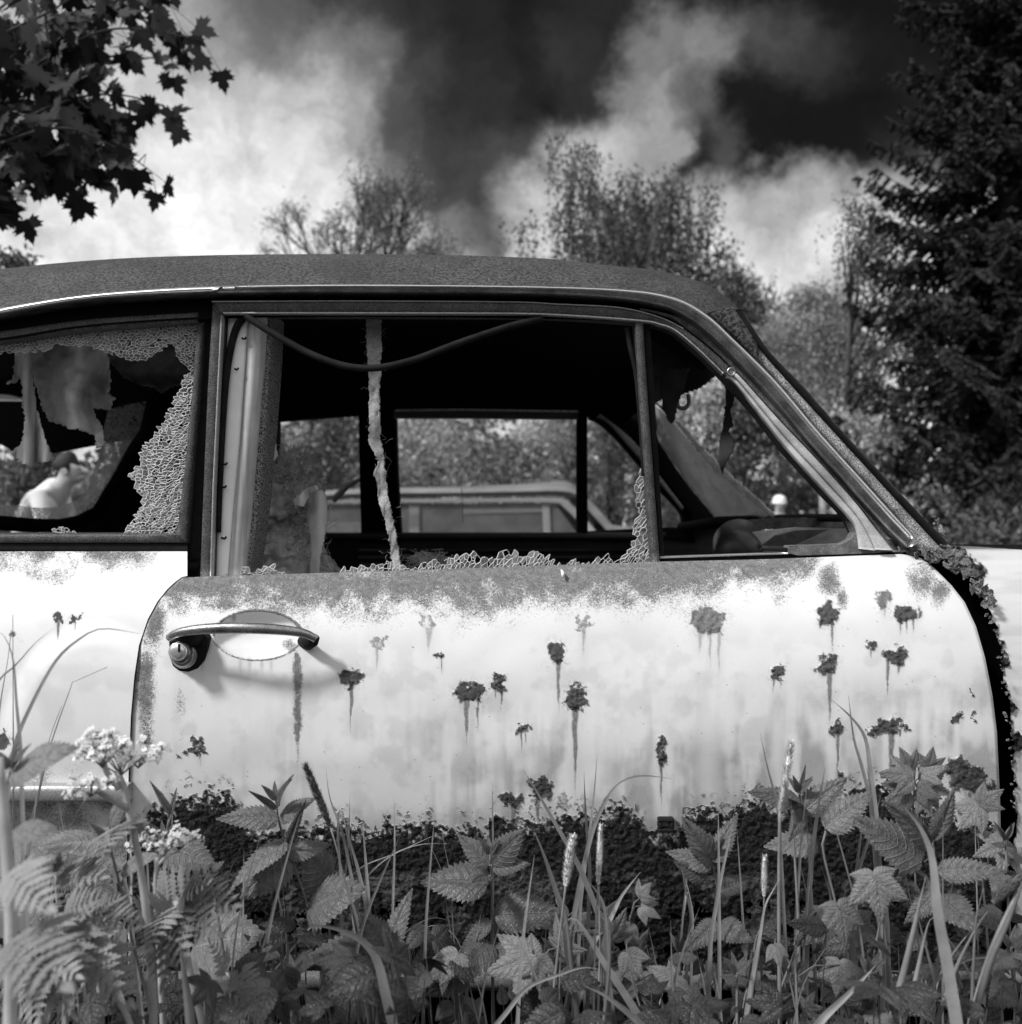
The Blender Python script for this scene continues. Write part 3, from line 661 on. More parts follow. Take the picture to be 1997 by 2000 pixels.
# light strip and pillar face along the sloping post
lsA = [(1432, 724), (1449, 738), (1521, 818), (1599, 900), (1669, 978), (1708, 1028), (1746, 1075)]
lsB = [(1418, 736), (1443, 756), (1541, 880), (1618, 965), (1661, 1012), (1674, 1034), (1680, 1072)]
lsm = [( (a[0]*.48+b[0]*.52), (a[1]*.48+b[1]*.52)) for a, b in zip(lsA, lsB)]
rail('light_strip', lsA, lsm, -.0115, .0, LIGHTBAND, door, n=80, bulge=.002)
rail('light_strip', offs(lsm, 0, 2), lsB, -.0095, .0, LIGHTBAND, door, n=80, bulge=.001)
gbA = [(1250, 601), (1327, 618), (1370, 643), (1405, 676), (1483, 756), (1560, 836), (1638, 916), (1696, 983), (1735, 1040), (1758, 1078)]
gbB = [(1250, 606), (1310, 622), (1345, 646), (1398, 689), (1449, 738), (1521, 818), (1599, 900), (1669, 978), (1712, 1032), (1738, 1078)]
rail('pillar_face', gbA, gbB, .002, .05, GREYBAND, car, n=120, bulge=.003, jag=2)
# round screw on the post
sc_ = MB(); p = P(1429, 726, -.012); sc_.lathe(p + Vector((0, .004, 0)), (0, -1, 0), [(0, .0065), (.004, .0065), (.0055, .0055), (.0055, .004), (.003, .0035)], 20); sc_.obj('frame_screw', CHROMED, door, True)
# painted front pillar outside the rail, black rubber at its outer edge
poI = [(1412, 640), (1440, 612), (1452, 640), (1500, 700), (1560, 765), (1599, 806), (1677, 896), (1754, 982), (1812, 1040), (1850, 1075)]
poO = offs([(1425, 585), (1447, 606), (1470, 640), (1512, 700), (1572, 758), (1638, 835), (1715, 919), (1793, 1000), (1843, 1052), (1870, 1078)], 0, 0)
pil = mat('speckled_pillar', .36, .6, var=.3, vs=45, bump=.0007, bs=500, fine=.8, fs=720)
railU = [(1385, 618), (1444, 671), (1521, 748), (1599, 841), (1677, 927), (1754, 1012), (1800, 1075)]
railO = [(1440, 608), (1490, 684), (1548, 752), (1612, 822), (1690, 907), (1766, 990), (1845, 1075)]
rail('roof_corner', [(1380, 612), (1404, 632), (1444, 668), (1474, 700)], [(1425, 600), (1444, 606), (1478, 664), (1482, 694)], -.002, .03, roofmat, roof, n=40, bulge=.006, jag=3)
rail('front_pillar', railU, railO, .004, .05, pil, car, n=120, bulge=.006)
rail('windscreen_seal', [(1432, 606), (1486, 683), (1544, 750), (1609, 821), (1686, 905), (1762, 988), (1838, 1068)], [(1449, 604), (1500, 683), (1570, 757), (1637, 834), (1714, 918), (1792, 999), (1852, 1060)], -.002, .06, BLACK, car, n=120, bulge=.006, jag=2.5)
# far rim of the sloping windscreen edge catches light
rail('seal_rim', [(1446, 606), (1496, 682), (1567, 757), (1634, 834), (1711, 918), (1789, 999)], [(1451, 604), (1502, 683), (1573, 757), (1640, 834), (1717, 918), (1795, 1000)], -.006, .03, DARKRUST, car, n=80)

# vent window: post, bottom rail, corner
rail('vent_post', [(1239, 626), (1250, 800), (1262, 960), (1272, 1098)], [(1257, 626), (1268, 800), (1280, 960), (1290, 1097)], -.003, .02, FRAME, door, n=24, bulge=.004, curved=False)
rail('vent_post_shade', [(1257, 630), (1268, 800), (1280, 960), (1290, 1096)], [(1271, 632), (1281, 800), (1291, 960), (1299, 1095)], .008, .05, BLACK, door, n=24, curved=False)
rail('vent_sill', [(1290, 1087), (1500, 1080), (1540, 1079)], [(1290, 1091), (1500, 1084), (1540, 1083)], -.004, .012, CHROME, door, n=12, curved=False)
rail('vent_sill_rubber', [(1290, 1090), (1500, 1084), (1748, 1076)], [(1290, 1101), (1500, 1094), (1768, 1085)], .002, .03, BLACK, door, n=12, curved=False)
slab('vent_corner', [(1541, 1066), (1610, 1064), (1648, 1062), (1664, 1054), (1672, 1040), (1664, 1018), (1672, 1024), (1700, 1040), (1746, 1077), (1700, 1081), (1560, 1085), (1540, 1080)], -.0045, .02, GREYBAND, door)
rail('vent_latch', [(1488, 1071), (1540, 1070)], [(1488, 1075), (1545, 1078)], -.002, .01, BLACK, door, n=6, curved=False)
# rusty, flaked foot of the front pillar and along the eaten fender edge
FLAKE = mat('rust_flakes', .16, .9, var=.5, vs=120, bump=.001, bs=500, fine=.7, fs=900)
fl = MB(); r = random.Random(5)
edgepts = resample([(1795, 1085), (1845, 1100), (1885, 1125), (1912, 1160), (1932, 1205), (1950, 1262), (1960, 1330), (1970, 1420), (1978, 1520), (1980, 1580)], 150)
for i, (ex, ey) in enumerate(edgepts):
    dn = 2 if i < 46 else (0 if r.random() < .62 else 1)
    for k in range(dn):
        sz = r.uniform(2.5, 10.5) * (1.1 if i < 46 else .5) * .00068
        c = P(ex + r.uniform(-4, 20 if i < 50 else 9), ey + r.uniform(-22 if i < 50 else -6, 6), 0) 
        yb = float(bodyY(min(1900, ey + 20))) - r.uniform(0, .012)
        c = P(ex + r.uniform(-4, 22 if i < 50 else 9), ey + r.uniform(-18 if i < 50 else -6, 6), yb)
        R = Matrix.Rotation(r.uniform(0, 6.3), 3, 'Y') @ Matrix.Rotation(r.uniform(-.4, .4), 3, 'X') @ Matrix.Rotation(r.uniform(-.35, .35), 3, 'Z')
        nn = r.randint(6, 10); ring = []
        for j in range(nn):
            an = 2 * math.pi * j / nn; rr_ = sz * r.uniform(.4, 1.3); ring.append(c + R @ Vector((math.cos(an) * rr_, r.uniform(-.0006, .0006), math.sin(an) * rr_ * .75)))
        back = [q + R @ Vector((0, .0011, 0)) for q in ring]
        fl.add(ring + back, [tuple(range(nn)), tuple(range(2 * nn - 1, nn - 1, -1))] + [(j, (j + 1) % nn, (j + 1) % nn + nn, j + nn) for j in range(nn)])
fl.obj('rust_flakes', FLAKE, fender)
def crumple(name, poly, Y, mt, par, seed, amp=.012):
    return sheet(name, poly, lambda x, y: Y + (fbm(x, y, 16, 4, seed) - .5) * amp * 2, mt, par, cell=2.0, jag=9, js=7, seed=seed, thick=.0015)
crumple('pillar_foot', [(1800, 1072), (1850, 1066), (1880, 1076), (1902, 1095), (1908, 1112), (1886, 1118), (1862, 1100), (1830, 1090), (1806, 1084)], -.012, FLAKE, fender, 4)
crumple('pillar_foot', [(1755, 1040), (1790, 1066), (1800, 1084), (1768, 1080), (1735, 1052)], -.004, GREYBAND, car, 8)
crumple('flaked_lip', [(1822, 1008), (1836, 1014), (1850, 1050), (1832, 1040)], .0, FLAKE, car, 12, .006)

# ---------------- door handle, lock, clip
def handle():
    b = MB()
    cl = [(330, 1240), (345, 1232), (372, 1227), (420, 1224), (480, 1224), (540, 1226), (585, 1230), (606, 1236), (617, 1243)]
    pts = []; rad = []
    for i, (x, y) in enumerate(resample(cl, 40)):
        t = i / 39; yy = -.105 - .020 * math.sin(math.pi * min(1, t * 1.02)) ** .8
        pts.append(P(x, y + 6 - 3 * math.sin(math.pi * t), yy))
        rad.append(.0052 * (.55 + .75 * math.sin(math.pi * (.06 + .90 * t)) ** .4))
    b.tube(pts, rad, 14, flat=.9); h = b.obj('door_handle', CHROMED, door, True)
    b = MB()                                                       # front foot
    b.tube([P(617, 1243, -.102), P(612, 1252, -.098), P(602, 1256, -.088), P(596, 1257, -.070)], [.0055, .0075, .009, .011], 14, flat=.7)
    b.obj('handle_foot', BLACK, h, True)
    b = MB(); b.tube([P(336, 1240, -.110), P(370, 1243, -.098), P(392, 1246, -.07)], [.004, .010, .014], 12, flat=.8); b.obj('handle_foot', BLACK, h, True)
    # escutcheon: U shaped plate
    poly = [(329, 1241), (334, 1237), (403, 1240), (408, 1247), (405, 1268), (399, 1290), (386, 1306), (368, 1313), (350, 1311), (337, 1301), (331, 1283)]
    yb = -.073
    e = slab('lock_plate', poly, yb - .010, yb + .01, BLACK, h)
    md = e.modifiers.new('bevel', 'BEVEL'); md.width = .0015; md.segments = 2
    b = MB(); c = P(352, 1268, yb - .012)
    b.lathe(P(360, 1280, yb - .012), (0, -1, 0), [(0, .0165), (.002, .0165), (.004, .0145), (.005, .0135), (.008, .0125), (.009, .0115)], 40)
    b.lathe(P(356, 1275, yb - .018), (0, -1, 0), [(0, .013), (.006, .0125), (.010, .0115)], 40)
    ring = b.obj('lock_collar', CHROMED, h, True)
    b = MB(); b.lathe(P(353, 1270, yb - .026), (0, -1, 0), [(0, .0112), (.010, .0112), (.0125, .0108), (.0135, .0095), (.0132, .0092), (.0142, .0086), (.0152, .0065), (.0156, .003), (.0157, .0005)], 48)
    cyl = b.obj('lock_cylinder', mat('polished_chrome', .9, .33, metal=.85), h, True)
    b = MB(); b.box(P(350, 1266, yb - .0425), (.0011, .0012, .0048)); b.obj('key_slot', BLACK, h)
handle()
b = MB()
for (x0, y0, x1, y1) in ((1286, 1599, 1318, 1607), (1286, 1619, 1318, 1627), (1286, 1607, 1295, 1619), (1309, 1607, 1318, 1619)):
    a = P(x0, y0, -.099); c = P(x1, y1, -.099); b.box(((a.x + c.x) / 2, -.094, (a.z + c.z) / 2), (abs(a.x - c.x) / 2, .006, abs(a.z - c.z) / 2))
clip = b.obj('trim_clip', BLACK, door)
mb = clip.modifiers.new('bevel', 'BEVEL'); mb.width = .0022; mb.segments = 3

# ---------------- crazed glass: every crack is a thin glass edge, the crumbs between are panes
def crazed(name, poly, Y, parent, size=9.0, seed=1, warp=None, w=1.0, drop=.10, stretch=(1, 1), jitter=.36, pane=True, edge_keep=None):
    """irregular crazing: the cells of scattered points, each crack a thin raised edge of glass"""
    from mathutils.geometry import delaunay_2d_cdt
    a = pl(poly); r = np.random.RandomState(seed); sx, sy = stretch
    x0, y0 = a.min(0) - size * 3; x1, y1 = a.max(0) + size * 3
    gx, gy = np.meshgrid(np.arange(x0 / sx, x1 / sx, size), np.arange(y0 / sy, y1 / sy, size))
    gx = gx + (np.arange(gx.shape[0]) % 2)[:, None] * size * .5
    q = np.stack([gx.ravel(), gy.ravel()], -1); q = q + (r.rand(*q.shape) - .5) * size * 1.05
    q = q[r.rand(len(q)) > .10]; ex = q[r.rand(len(q)) < .12] + (r.rand(2) - .5) * size * .5; q = np.concatenate([q, ex])
    if warp is None: warp = lambda x, y: (x, y)
    W_ = [warp(px_ * sx, py_ * sy) for px_, py_ in q]
    ins = inpoly(np.array([p[0] for p in W_]), np.array([p[1] for p in W_]), poly)
    co, _e, tri = delaunay_2d_cdt([Vector(p) for p in q], [], [], 0, 1e-5)[:3]
    co = np.array([tuple(p) for p in co]); 
    if len(co) != len(ins):
        W_ = [warp(px_ * sx, py_ * sy) for px_, py_ in co]; ins = inpoly(np.array([p[0] for p in W_]), np.array([p[1] for p in W_]), poly)
    cen = []; em = {}; site = {}
    for ti, t in enumerate(tri):
        A, B, C = co[t[0]], co[t[1]], co[t[2]]; g = (A + B + C) / 3
        d = 2 * (A[0] * (B[1] - C[1]) + B[0] * (C[1] - A[1]) + C[0] * (A[1] - B[1]))
        if abs(d) > 1e-6:
            A2, B2, C2 = A @ A, B @ B, C @ C
            cc = np.array([(A2 * (B[1] - C[1]) + B2 * (C[1] - A[1]) + C2 * (A[1] - B[1])) / d, (A2 * (C[0] - B[0]) + B2 * (A[0] - C[0]) + C2 * (B[0] - A[0])) / d])
            if np.hypot(*(cc - g)) > size * .7: cc = g + (cc - g) * (size * .7 / np.hypot(*(cc - g)))
        else: cc = g
        cen.append(warp(cc[0] * sx, cc[1] * sy))
        for k in range(3):
            em.setdefault(tuple(sorted((t[k], t[(k + 1) % 3]))), []).append(ti); site.setdefault(t[k], []).append(ti)
    yo = lambda x, y: Y + .0007 * math.sin(x * .31 + y * .17)
    b = MB()
    for (i, j), ts in em.items():
        if len(ts) < 2 or not (ins[i] or ins[j]) or r.rand() < drop: continue
        (xa, ya), (xb, yb) = cen[ts[0]], cen[ts[1]]; L = math.hypot(xb - xa, yb - ya)
        if L < .3 or L > size * 3: continue
        ww = w * (.45 + 1.0 * r.rand()); nx, ny = -(yb - ya) / L * ww * .5, (xb - xa) / L * ww * .5
        q_ = [P(xa + nx, ya + ny, yo(xa, ya)), P(xb + nx, yb + ny, yo(xb, yb)), P(xb - nx, yb - ny, yo(xb, yb)), P(xa - nx, ya - ny, yo(xa, ya)), P(xa, ya, yo(xa, ya) - .0012), P(xb, yb, yo(xb, yb) - .0012)]
        b.add(q_, [(0, 1, 5, 4), (4, 5, 2, 3), (0, 3, 2, 1)])
    g = b.obj(name, SHARD, parent)
    if pane:
        pb = MB()
        for i, ts in site.items():
            if not ins[i] or len(ts) < 3 or r.rand() < .10: continue
            pts = [cen[t] for t in ts]; mx = sum(p[0] for p in pts) / len(pts); my = sum(p[1] for p in pts) / len(pts)
            pts.sort(key=lambda p: math.atan2(p[1] - my, p[0] - mx)); off = r.rand() * .0012
            pb.add([P(x, y, Y + .0022 + off) for x, y in pts], [tuple(range(len(pts)))])
        pb.obj('glass_crumbs', glass_mat('crumb_glass', .34, grime_scale=25, gl=.2, white=.85), g)
    return g
hole = [(-60, 688), (0, 690), (43, 688), (91, 685), (112, 671), (141, 675), (171, 676), (205, 687), (251, 702), (278, 704), (303, 691), (337, 669), (344, 688), (367, 726), (351, 757), (342, 786), (317, 825), (296, 861), (285, 864), (273, 900), (253, 930), (273, 964), (280, 975), (269, 1000), (244, 1043)]
ring_poly = hole + [(350, 1043), (364, 900), (378, 760), (388, 640), (389, 626), (300, 634), (181, 643), (0, 668), (-60, 676)]
def qwarp(x, y):
    s = math.sin(y * .021 + x * .006) * 9 + math.sin(y * .07) * 3; return x + s * .5, y + math.sin(x * .05 + y * .012) * 5
qg = crazed('cracked_pane', ring_poly, .022, car, size=6.2, seed=3, warp=qwarp, w=1.35, stretch=(1.25, .82), drop=.03)
qg['label'] = 'crazed white glass clinging to the edge of the rear side window'
crazed('cracked_pane', [(95, 1043), (105, 1034), (118, 1030), (135, 1036), (150, 1043)], .02, car, size=6, seed=5, w=1.2)
top_l = lambda x: float(interp_x(topY, x))
low_hump = [(640, 1124), (668, 1112), (700, 1110), (735, 1102), (765, 1094), (780, 1105), (812, 1110), (850, 1100), (880, 1094), (905, 1086), (940, 1086), (975, 1082), (1002, 1077), (1022, 1086), (1040, 1080), (1062, 1083), (1080, 1100), (1095, 1104), (1120, 1095), (1145, 1104), (1165, 1093), (1185, 1090), (1200, 1100), (1225, 1080), (1240, 1058), (1240, 1010), (1250, 1005), (1240, 960), (1255, 910), (1268, 915), (1274, 1000), (1278, 1100), (1000, 1112), (640, 1124)]
def bwarp(x, y): return x + math.sin(y * .09 + x * .01) * 3 + (1095 - y) * .35, y
lg = crazed('cracked_pane', low_hump, .012, door, size=8.0, seed=9, warp=bwarp, w=1.2, drop=.02, stretch=(.92, 1.25), jitter=.30)
lg['label'] = 'lace of broken glass along the lower edge of the door window'
crazed('cracked_pane', [(440, 1126), (452, 1113), (470, 1108), (500, 1120), (520, 1106), (532, 1104), (545, 1118), (560, 1122)], .012, door, size=7.5, seed=13, w=1.1, drop=.02, jitter=.3)

# ---------------- hanging rubber seal
def tubeline(name, pts, Y, rad, mt, par, n=50, flat=1.0):
    q = resample(pts, n); b = MB()
    Yv = Y if callable(Y) else (lambda t: Y)
    b.tube([P(x, y, Yv(i / (n - 1))) for i, (x, y) in enumerate(q)], rad, 10, flat); return b.obj(name, mt, par, True)
RUB = mat('hanging_rubber', .014, .75, var=.4, vs=40, spec=.12)
tubeline('hanging_seal', [(480, 616), (500, 630), (540, 655), (600, 688), (660, 711), (710, 719), (760, 715), (820, 699), (880, 676), (940, 655), (1000, 636), (1060, 622)], lambda t: -.004 - .02 * math.sin(math.pi * t), .0047, RUB, door, 70)
tubeline('hanging_seal', [(480, 616), (462, 640), (449, 690), (440, 760), (434, 860), (430, 960), (428, 1040)], lambda t: .006, [.0055 - .0026 * i / 49 for i in range(50)], RUB, door)
for (x, y, s) in ((472, 660, 6), (458, 720, 5), (434, 905, 7), (430, 950, 9), (432, 1050, 7)):
    tubeline('torn_seal_tag', [(x, y), (x + s, y + 2), (x + s + 3, y - 2)], .004, .0014, RUB, door, 8)
tubeline('torn_seal_tag', [(1224, 640), (1232, 680), (1243, 730), (1250, 800), (1256, 880), (1258, 930)], .004, .0035, RUB, door, 40)

# ---------------- things inside
rail('post_trim', [(444, 614), (441, 700), (432, 860), (424, 1000), (421, 1128)], [(486, 614), (481, 700), (470, 860), (456, 1000), (446, 1126)], .014, .13, TRIMWHITE, car, n=30, bulge=.004, curved=False)['label'] = 'pale painted inner face of the centre post'
rail('post_trim', [(486, 612), (481, 700), (470, 860), (456, 1000), (446, 1126)], [(519, 612), (514, 700), (500, 860), (488, 1000), (476, 1126)], .020, .12, TRIMGREY, car, n=30, bulge=.012, curved=False)
WEAVE = mat('woven_edge', .22, .9, fine=.9, fs=520, bump=.002, bs=520, spec=.1)
rail('woven_strip', [(519, 612), (514, 700), (500, 860), (488, 1000), (476, 1126)], [(534, 612), (530, 700), (518, 860), (507, 980), (488, 1126)], .036, .10, WEAVE, car, n=30, bulge=.004, curved=False)
sheet('trim_flap', [(521, 800), (540, 870), (542, 890), (535, 900), (512, 880), (512, 820)], lambda x, y: .085 + (x - 520) * .0006, CLOTH, car, jag=2, seed=3)
def stripY(x, y): return .04 + (fbm(x, y * .5, 22, 3, 5) - .5) * .014
st = sheet('torn_lining_strip', [(716, 618), (744, 618), (746, 660), (744, 700), (742, 760), (744, 850), (752, 905), (757, 955), (766, 1005), (776, 1050), (784, 1112), (768, 1114), (762, 1060), (752, 1010), (742, 985), (736, 940), (730, 925), (740, 900), (722, 868), (722, 800), (720, 720), (716, 660)], stripY, STRIP, car, cell=1.6, jag=3.5, js=7, seed=11, thick=.003)
b = MB(); r = random.Random(12)
for i in range(70):
    y = r.uniform(640, 1100); x = 724 + (y - 620) * .05 * (1 if y > 850 else .2) + (14 if y > 950 else 0) + r.choice([-4, 2, 16])
    pts = [P(x, y, .045)]; an = r.uniform(0, 6.3)
    for k in range(6):
        an += r.uniform(-.9, .9); q = pts[-1]; pts.append(q + Vector((math.cos(an), r.uniform(-.4, .4), math.sin(an))) * .0022)
    b.tube(pts, .00022, 3)
b.obj('loose_threads', STRIP, st)
# headlining remains behind the rear side window
def cloY(x, y): return .13 + .035 * np.sin(x * .055 + y * .004) + (fbm(x, y, 60, 3, 3) - .5) * .10
main = [(30, 640), (60, 640), (212, 640), (210, 690), (213, 720), (216, 746), (213, 766), (223, 778), (214, 800), (200, 798), (182, 796), (188, 818), (201, 834), (203, 868), (195, 874), (187, 872), (186, 850), (165, 842), (150, 836), (136, 838), (120, 826), (105, 826), (92, 815), (82, 790), (72, 760), (62, 725), (52, 700), (30, 690)]
c1 = sheet('torn_headlining', main, cloY, CLOTH, car, cell=2.0, jag=4, js=6, seed=21, thick=.003)
c1['label'] = 'ragged grey cloth hanging down behind the rear side window'
def twY(x, y): return .10 + .03 * np.sin((x - 60) * .16)
c2 = sheet('torn_headlining', [(32, 640), (58, 640), (60, 720), (66, 760), (72, 800), (84, 850), (96, 880), (110, 895), (92, 903), (72, 902), (60, 912), (46, 905), (34, 896), (24, 884), (30, 876), (42, 870), (50, 830), (46, 780), (44, 742), (40, 735), (30, 746), (12, 750), (28, 738), (30, 700)], twY, CLOTH, car, cell=2.0, jag=3.5, js=6, seed=25, thick=.003)
def flY(x, y): return .20 + (x - 210) * .0012 + .02 * np.sin(y * .08)
sheet('torn_headlining', [(209, 640), (395, 640), (380, 700), (352, 752), (330, 758), (318, 766), (270, 748), (244, 738), (226, 718), (212, 700)], flY, mat('dark_headlining', .20, .95, var=.5, vs=16, fine=.3, fs=800, spec=.1), car, cell=3, jag=4, js=8, seed=27, thick=.003)
# dark shreds at the front
SHRED = mat('black_shred', .02, .9, var=.4, vs=50)
sheet('hanging_shred', [(1418, 732), (1440, 745), (1436, 775), (1428, 800), (1432, 830), (1424, 842), (1434, 860), (1432, 878), (1422, 900), (1412, 925), (1405, 900), (1406, 860), (1414, 830), (1418, 790), (1418, 750)], lambda x, y: .06 + .02 * np.sin(y * .04), SHRED, car, cell=1.8, jag=3, js=7, seed=31, thick=.002)
sheet('hanging_shred', [(1290, 720), (1345, 720), (1335, 760), (1322, 800), (1316, 828), (1305, 822), (1296, 800), (1290, 760)], lambda x, y: .25 + .0 * x, SHRED, car, cell=2.5, jag=3, js=9, seed=33, thick=.003)
sheet('sun_visor', [(1262, 600), (1445, 690), (1404, 728), (1375, 752), (1345, 768), (1318, 775), (1262, 790)], lambda x, y: .34 + .02 * np.sin(x * .03), SHRED, car, cell=3, jag=4, js=12, seed=35, thick=.006)
tubeline('sun_visor_rod', [(1345, 770), (1346, 788), (1338, 797), (1326, 795), (1323, 785)], .3, .0035, mat('visor_rod', .12, .4), car, 20)

# seat: bursting backrest
def lump(name, poly_line, mt, par, seed, amp=.02):
    pass
seat = MB(); pts = []; rad = []
for i in range(26):
    t = i / 25; pts.append(P(578 - 10 * t, 1190 - 262 * t, .42)); rad.append(.072 * (1 - .55 * t ** 3) * (.9 + .25 * math.sin(t * 9)))
seat.tube(pts, rad, 28, flat=2.6)
sb = seat.obj('seat_back', STUFF, car, True)
sb['label'] = 'burst seat back with horsehair stuffing spilling out'
me = sb.data
for v_ in me.vertices:
    n_1 = float(fbm(np.array(v_.co.x * 900 + 100), np.array(v_.co.z * 900), 26, 4, 3)) - .5; v_.co.x += n_1 * .05; v_.co.y += n_1 * .05
sub = sb.modifiers.new('sub', 'SUBSURF'); sub.levels = 2; sub.render_levels = 2
tx = bpy.data.textures.new('lumps', 'CLOUDS'); tx.noise_scale = .02
dm = sb.modifiers.new('lumps', 'DISPLACE'); dm.texture = tx; dm.strength = .03
b = MB(); r = random.Random(4)
def hair(x, y, Y, L, spread=1.0, up=0.0):
    p = P(x, y, Y); an = r.uniform(0, 6.3); pts = [p]
    for k in range(6):
        an += r.uniform(-.8, .8); p = p + Vector((math.cos(an) * spread, r.uniform(-.5, .3), math.sin(an) + up)) * L / 6; pts.append(p)
    b.tube(pts, .00045, 3, cap=False)
for i in range(2600):
    t = r.random(); y = 1120 - 215 * t; cx0 = 555 + 10 * t; hw = 58 - 26 * t ** 2
    hair(cx0 + r.gauss(0, .55) * hw, y + r.gauss(0, 8), .33 + r.uniform(-.03, .08), r.uniform(.014, .036), 1.0, .3)
b.obj('horsehair', mat('hair_strands', .62, .8, var=.4, vs=60, spec=.2), sb)
def vinY(x, y): return .27 + .05 * ((x - 625) / 22.) ** 2
sheet('seat_cover', [(607, 968), (616, 958), (630, 956), (638, 975), (638, 1010), (634, 1040), (628, 1075), (622, 1125), (606, 1125), (610, 1080), (607, 1040), (598, 1004), (586, 990), (580, 1000), (588, 982)], vinY, VINYL, sb, cell=1.8, jag=2, js=10, seed=41, thick=.004)
sheet('seat_cover', [(575, 975), (590, 962), (610, 948), (622, 950), (616, 958), (604, 970), (588, 988), (578, 992)], lambda x, y: .26 + .02 * np.sin(x * .2), VINYL, sb, cell=1.8, jag=4, js=6, seed=43, thick=.004)
b = MB(); r2 = random.Random(8)
c = P(835, 1102, .30)
for i in range(260):
    p = c + Vector((r2.gauss(0, .016), r2.gauss(0, .012), abs(r2.gauss(0, .008)))); pts = [p]; an = r2.uniform(0, 6.3)
    for k in range(5):
        an += r2.uniform(-.9, .9); p = p + Vector((math.cos(an), r2.uniform(-.5, .5), math.sin(an) * .6)) * .004; pts.append(p)
    b.tube(pts, .0005, 3, cap=False)
tag(b.obj('stuffing_tuft', STUFF), 'small dark tuft of seat stuffing just behind the lower window edge of the door', 'stuffing')
b = MB(); b.box((-.62, .63, .52), (.10, .5, .22)); b.box((-.42, .63, .40), (.26, .5, .08)); o = b.obj('rear_bench', VOID, car); md = o.modifiers.new('b', 'BEVEL'); md.width = .05; md.segments = 4

# ---------------- far side of the car (inside faces, in shade)
FY = 1.22
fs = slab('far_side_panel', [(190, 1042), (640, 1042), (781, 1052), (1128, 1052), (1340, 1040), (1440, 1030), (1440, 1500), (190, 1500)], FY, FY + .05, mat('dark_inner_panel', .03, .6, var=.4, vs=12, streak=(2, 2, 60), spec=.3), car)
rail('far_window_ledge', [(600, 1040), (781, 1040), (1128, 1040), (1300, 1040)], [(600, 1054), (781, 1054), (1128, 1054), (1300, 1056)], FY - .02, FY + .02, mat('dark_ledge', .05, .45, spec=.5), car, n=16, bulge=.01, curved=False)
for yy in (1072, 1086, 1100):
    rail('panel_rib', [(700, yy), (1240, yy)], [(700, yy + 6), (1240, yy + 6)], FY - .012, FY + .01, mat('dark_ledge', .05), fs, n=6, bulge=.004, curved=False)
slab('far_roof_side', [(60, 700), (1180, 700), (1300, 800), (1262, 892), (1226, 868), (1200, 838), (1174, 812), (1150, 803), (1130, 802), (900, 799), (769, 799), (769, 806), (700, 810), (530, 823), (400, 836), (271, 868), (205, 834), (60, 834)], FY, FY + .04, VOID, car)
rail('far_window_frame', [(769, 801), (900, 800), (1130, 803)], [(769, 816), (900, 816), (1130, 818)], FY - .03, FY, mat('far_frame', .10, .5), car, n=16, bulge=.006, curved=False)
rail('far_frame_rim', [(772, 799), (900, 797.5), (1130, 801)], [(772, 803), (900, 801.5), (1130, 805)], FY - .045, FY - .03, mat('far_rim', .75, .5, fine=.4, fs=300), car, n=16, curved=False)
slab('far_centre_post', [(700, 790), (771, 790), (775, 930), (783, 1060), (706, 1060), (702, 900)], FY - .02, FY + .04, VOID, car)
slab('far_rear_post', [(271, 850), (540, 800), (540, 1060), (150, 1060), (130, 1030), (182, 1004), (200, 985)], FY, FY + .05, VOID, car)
rail('far_vent_post', [(1128, 800), (1128, 1045)], [(1148, 800), (1149, 1045)], FY - .02, FY + .03, VOID, car, n=6, curved=False)
rail('far_front_frame', [(1150, 803), (1174, 806), (1215, 835), (1256, 880), (1300, 940), (1345, 1000), (1356, 1024)], [(1150, 818), (1170, 826), (1205, 858), (1250, 910), (1290, 958), (1330, 1004), (1330, 1040)], FY - .01, FY + .02, BLACK, car, n=40)
rail('far_frame_rim', [(1174, 808), (1212, 838), (1248, 872), (1290, 930), (1336, 990)], [(1166, 814), (1190, 828), (1240, 884), (1284, 936), (1334, 996)], FY - .03, FY - .012, mat('far_rim2', .30, .55, fine=.4, fs=300), car, n=30)
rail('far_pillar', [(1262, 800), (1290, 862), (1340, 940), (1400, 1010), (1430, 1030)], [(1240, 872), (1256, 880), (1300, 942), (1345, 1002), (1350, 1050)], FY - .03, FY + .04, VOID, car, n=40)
rail('far_vent_sill', [(1147, 1038), (1300, 1030), (1350, 1030)], [(1147, 1048), (1300, 1050), (1360, 1060)], FY - .01, FY + .03, BLACK, car, n=8, curved=False)
gp = slab('far_window_pane', [(770, 815), (1128, 817), (1128, 1041), (782, 1041)], FY + .01, FY + .013, glass_mat('dusty_pane', .075, grime_scale=5, white=.6, gl=.05), car)
tubeline('scratch_line', [(898, 880), (902, 950), (905, 1020)], FY + .005, .0009, mat('scratch', .5, .6), gp, 10)
slab('far_quarter_pane', [(530, 822), (700, 810), (706, 1020), (540, 1020)], FY + .01, FY + .013, glass_mat('dusty_pane', .075), car)

# backlight: opening seen slantwise through the rear side window
def BL(px, py, Y): return P(px, py, Y)
fr = [P(300, 780, 1.14), P(284, 840, 1.15), P(268, 868, 1.15), P(230, 930, 1.15), P(200, 980, 1.14), P(182, 1002, 1.12), P(150, 1020, 1.06), P(114, 1027, .98), P(60, 1026, .88), P(0, 1021, .77), P(-120, 1012, .62), P(-300, 1000, .45)]
b = MB(); b.tube(fr, .016, 12); b.obj('backlight_seal', BLACK, car, True)
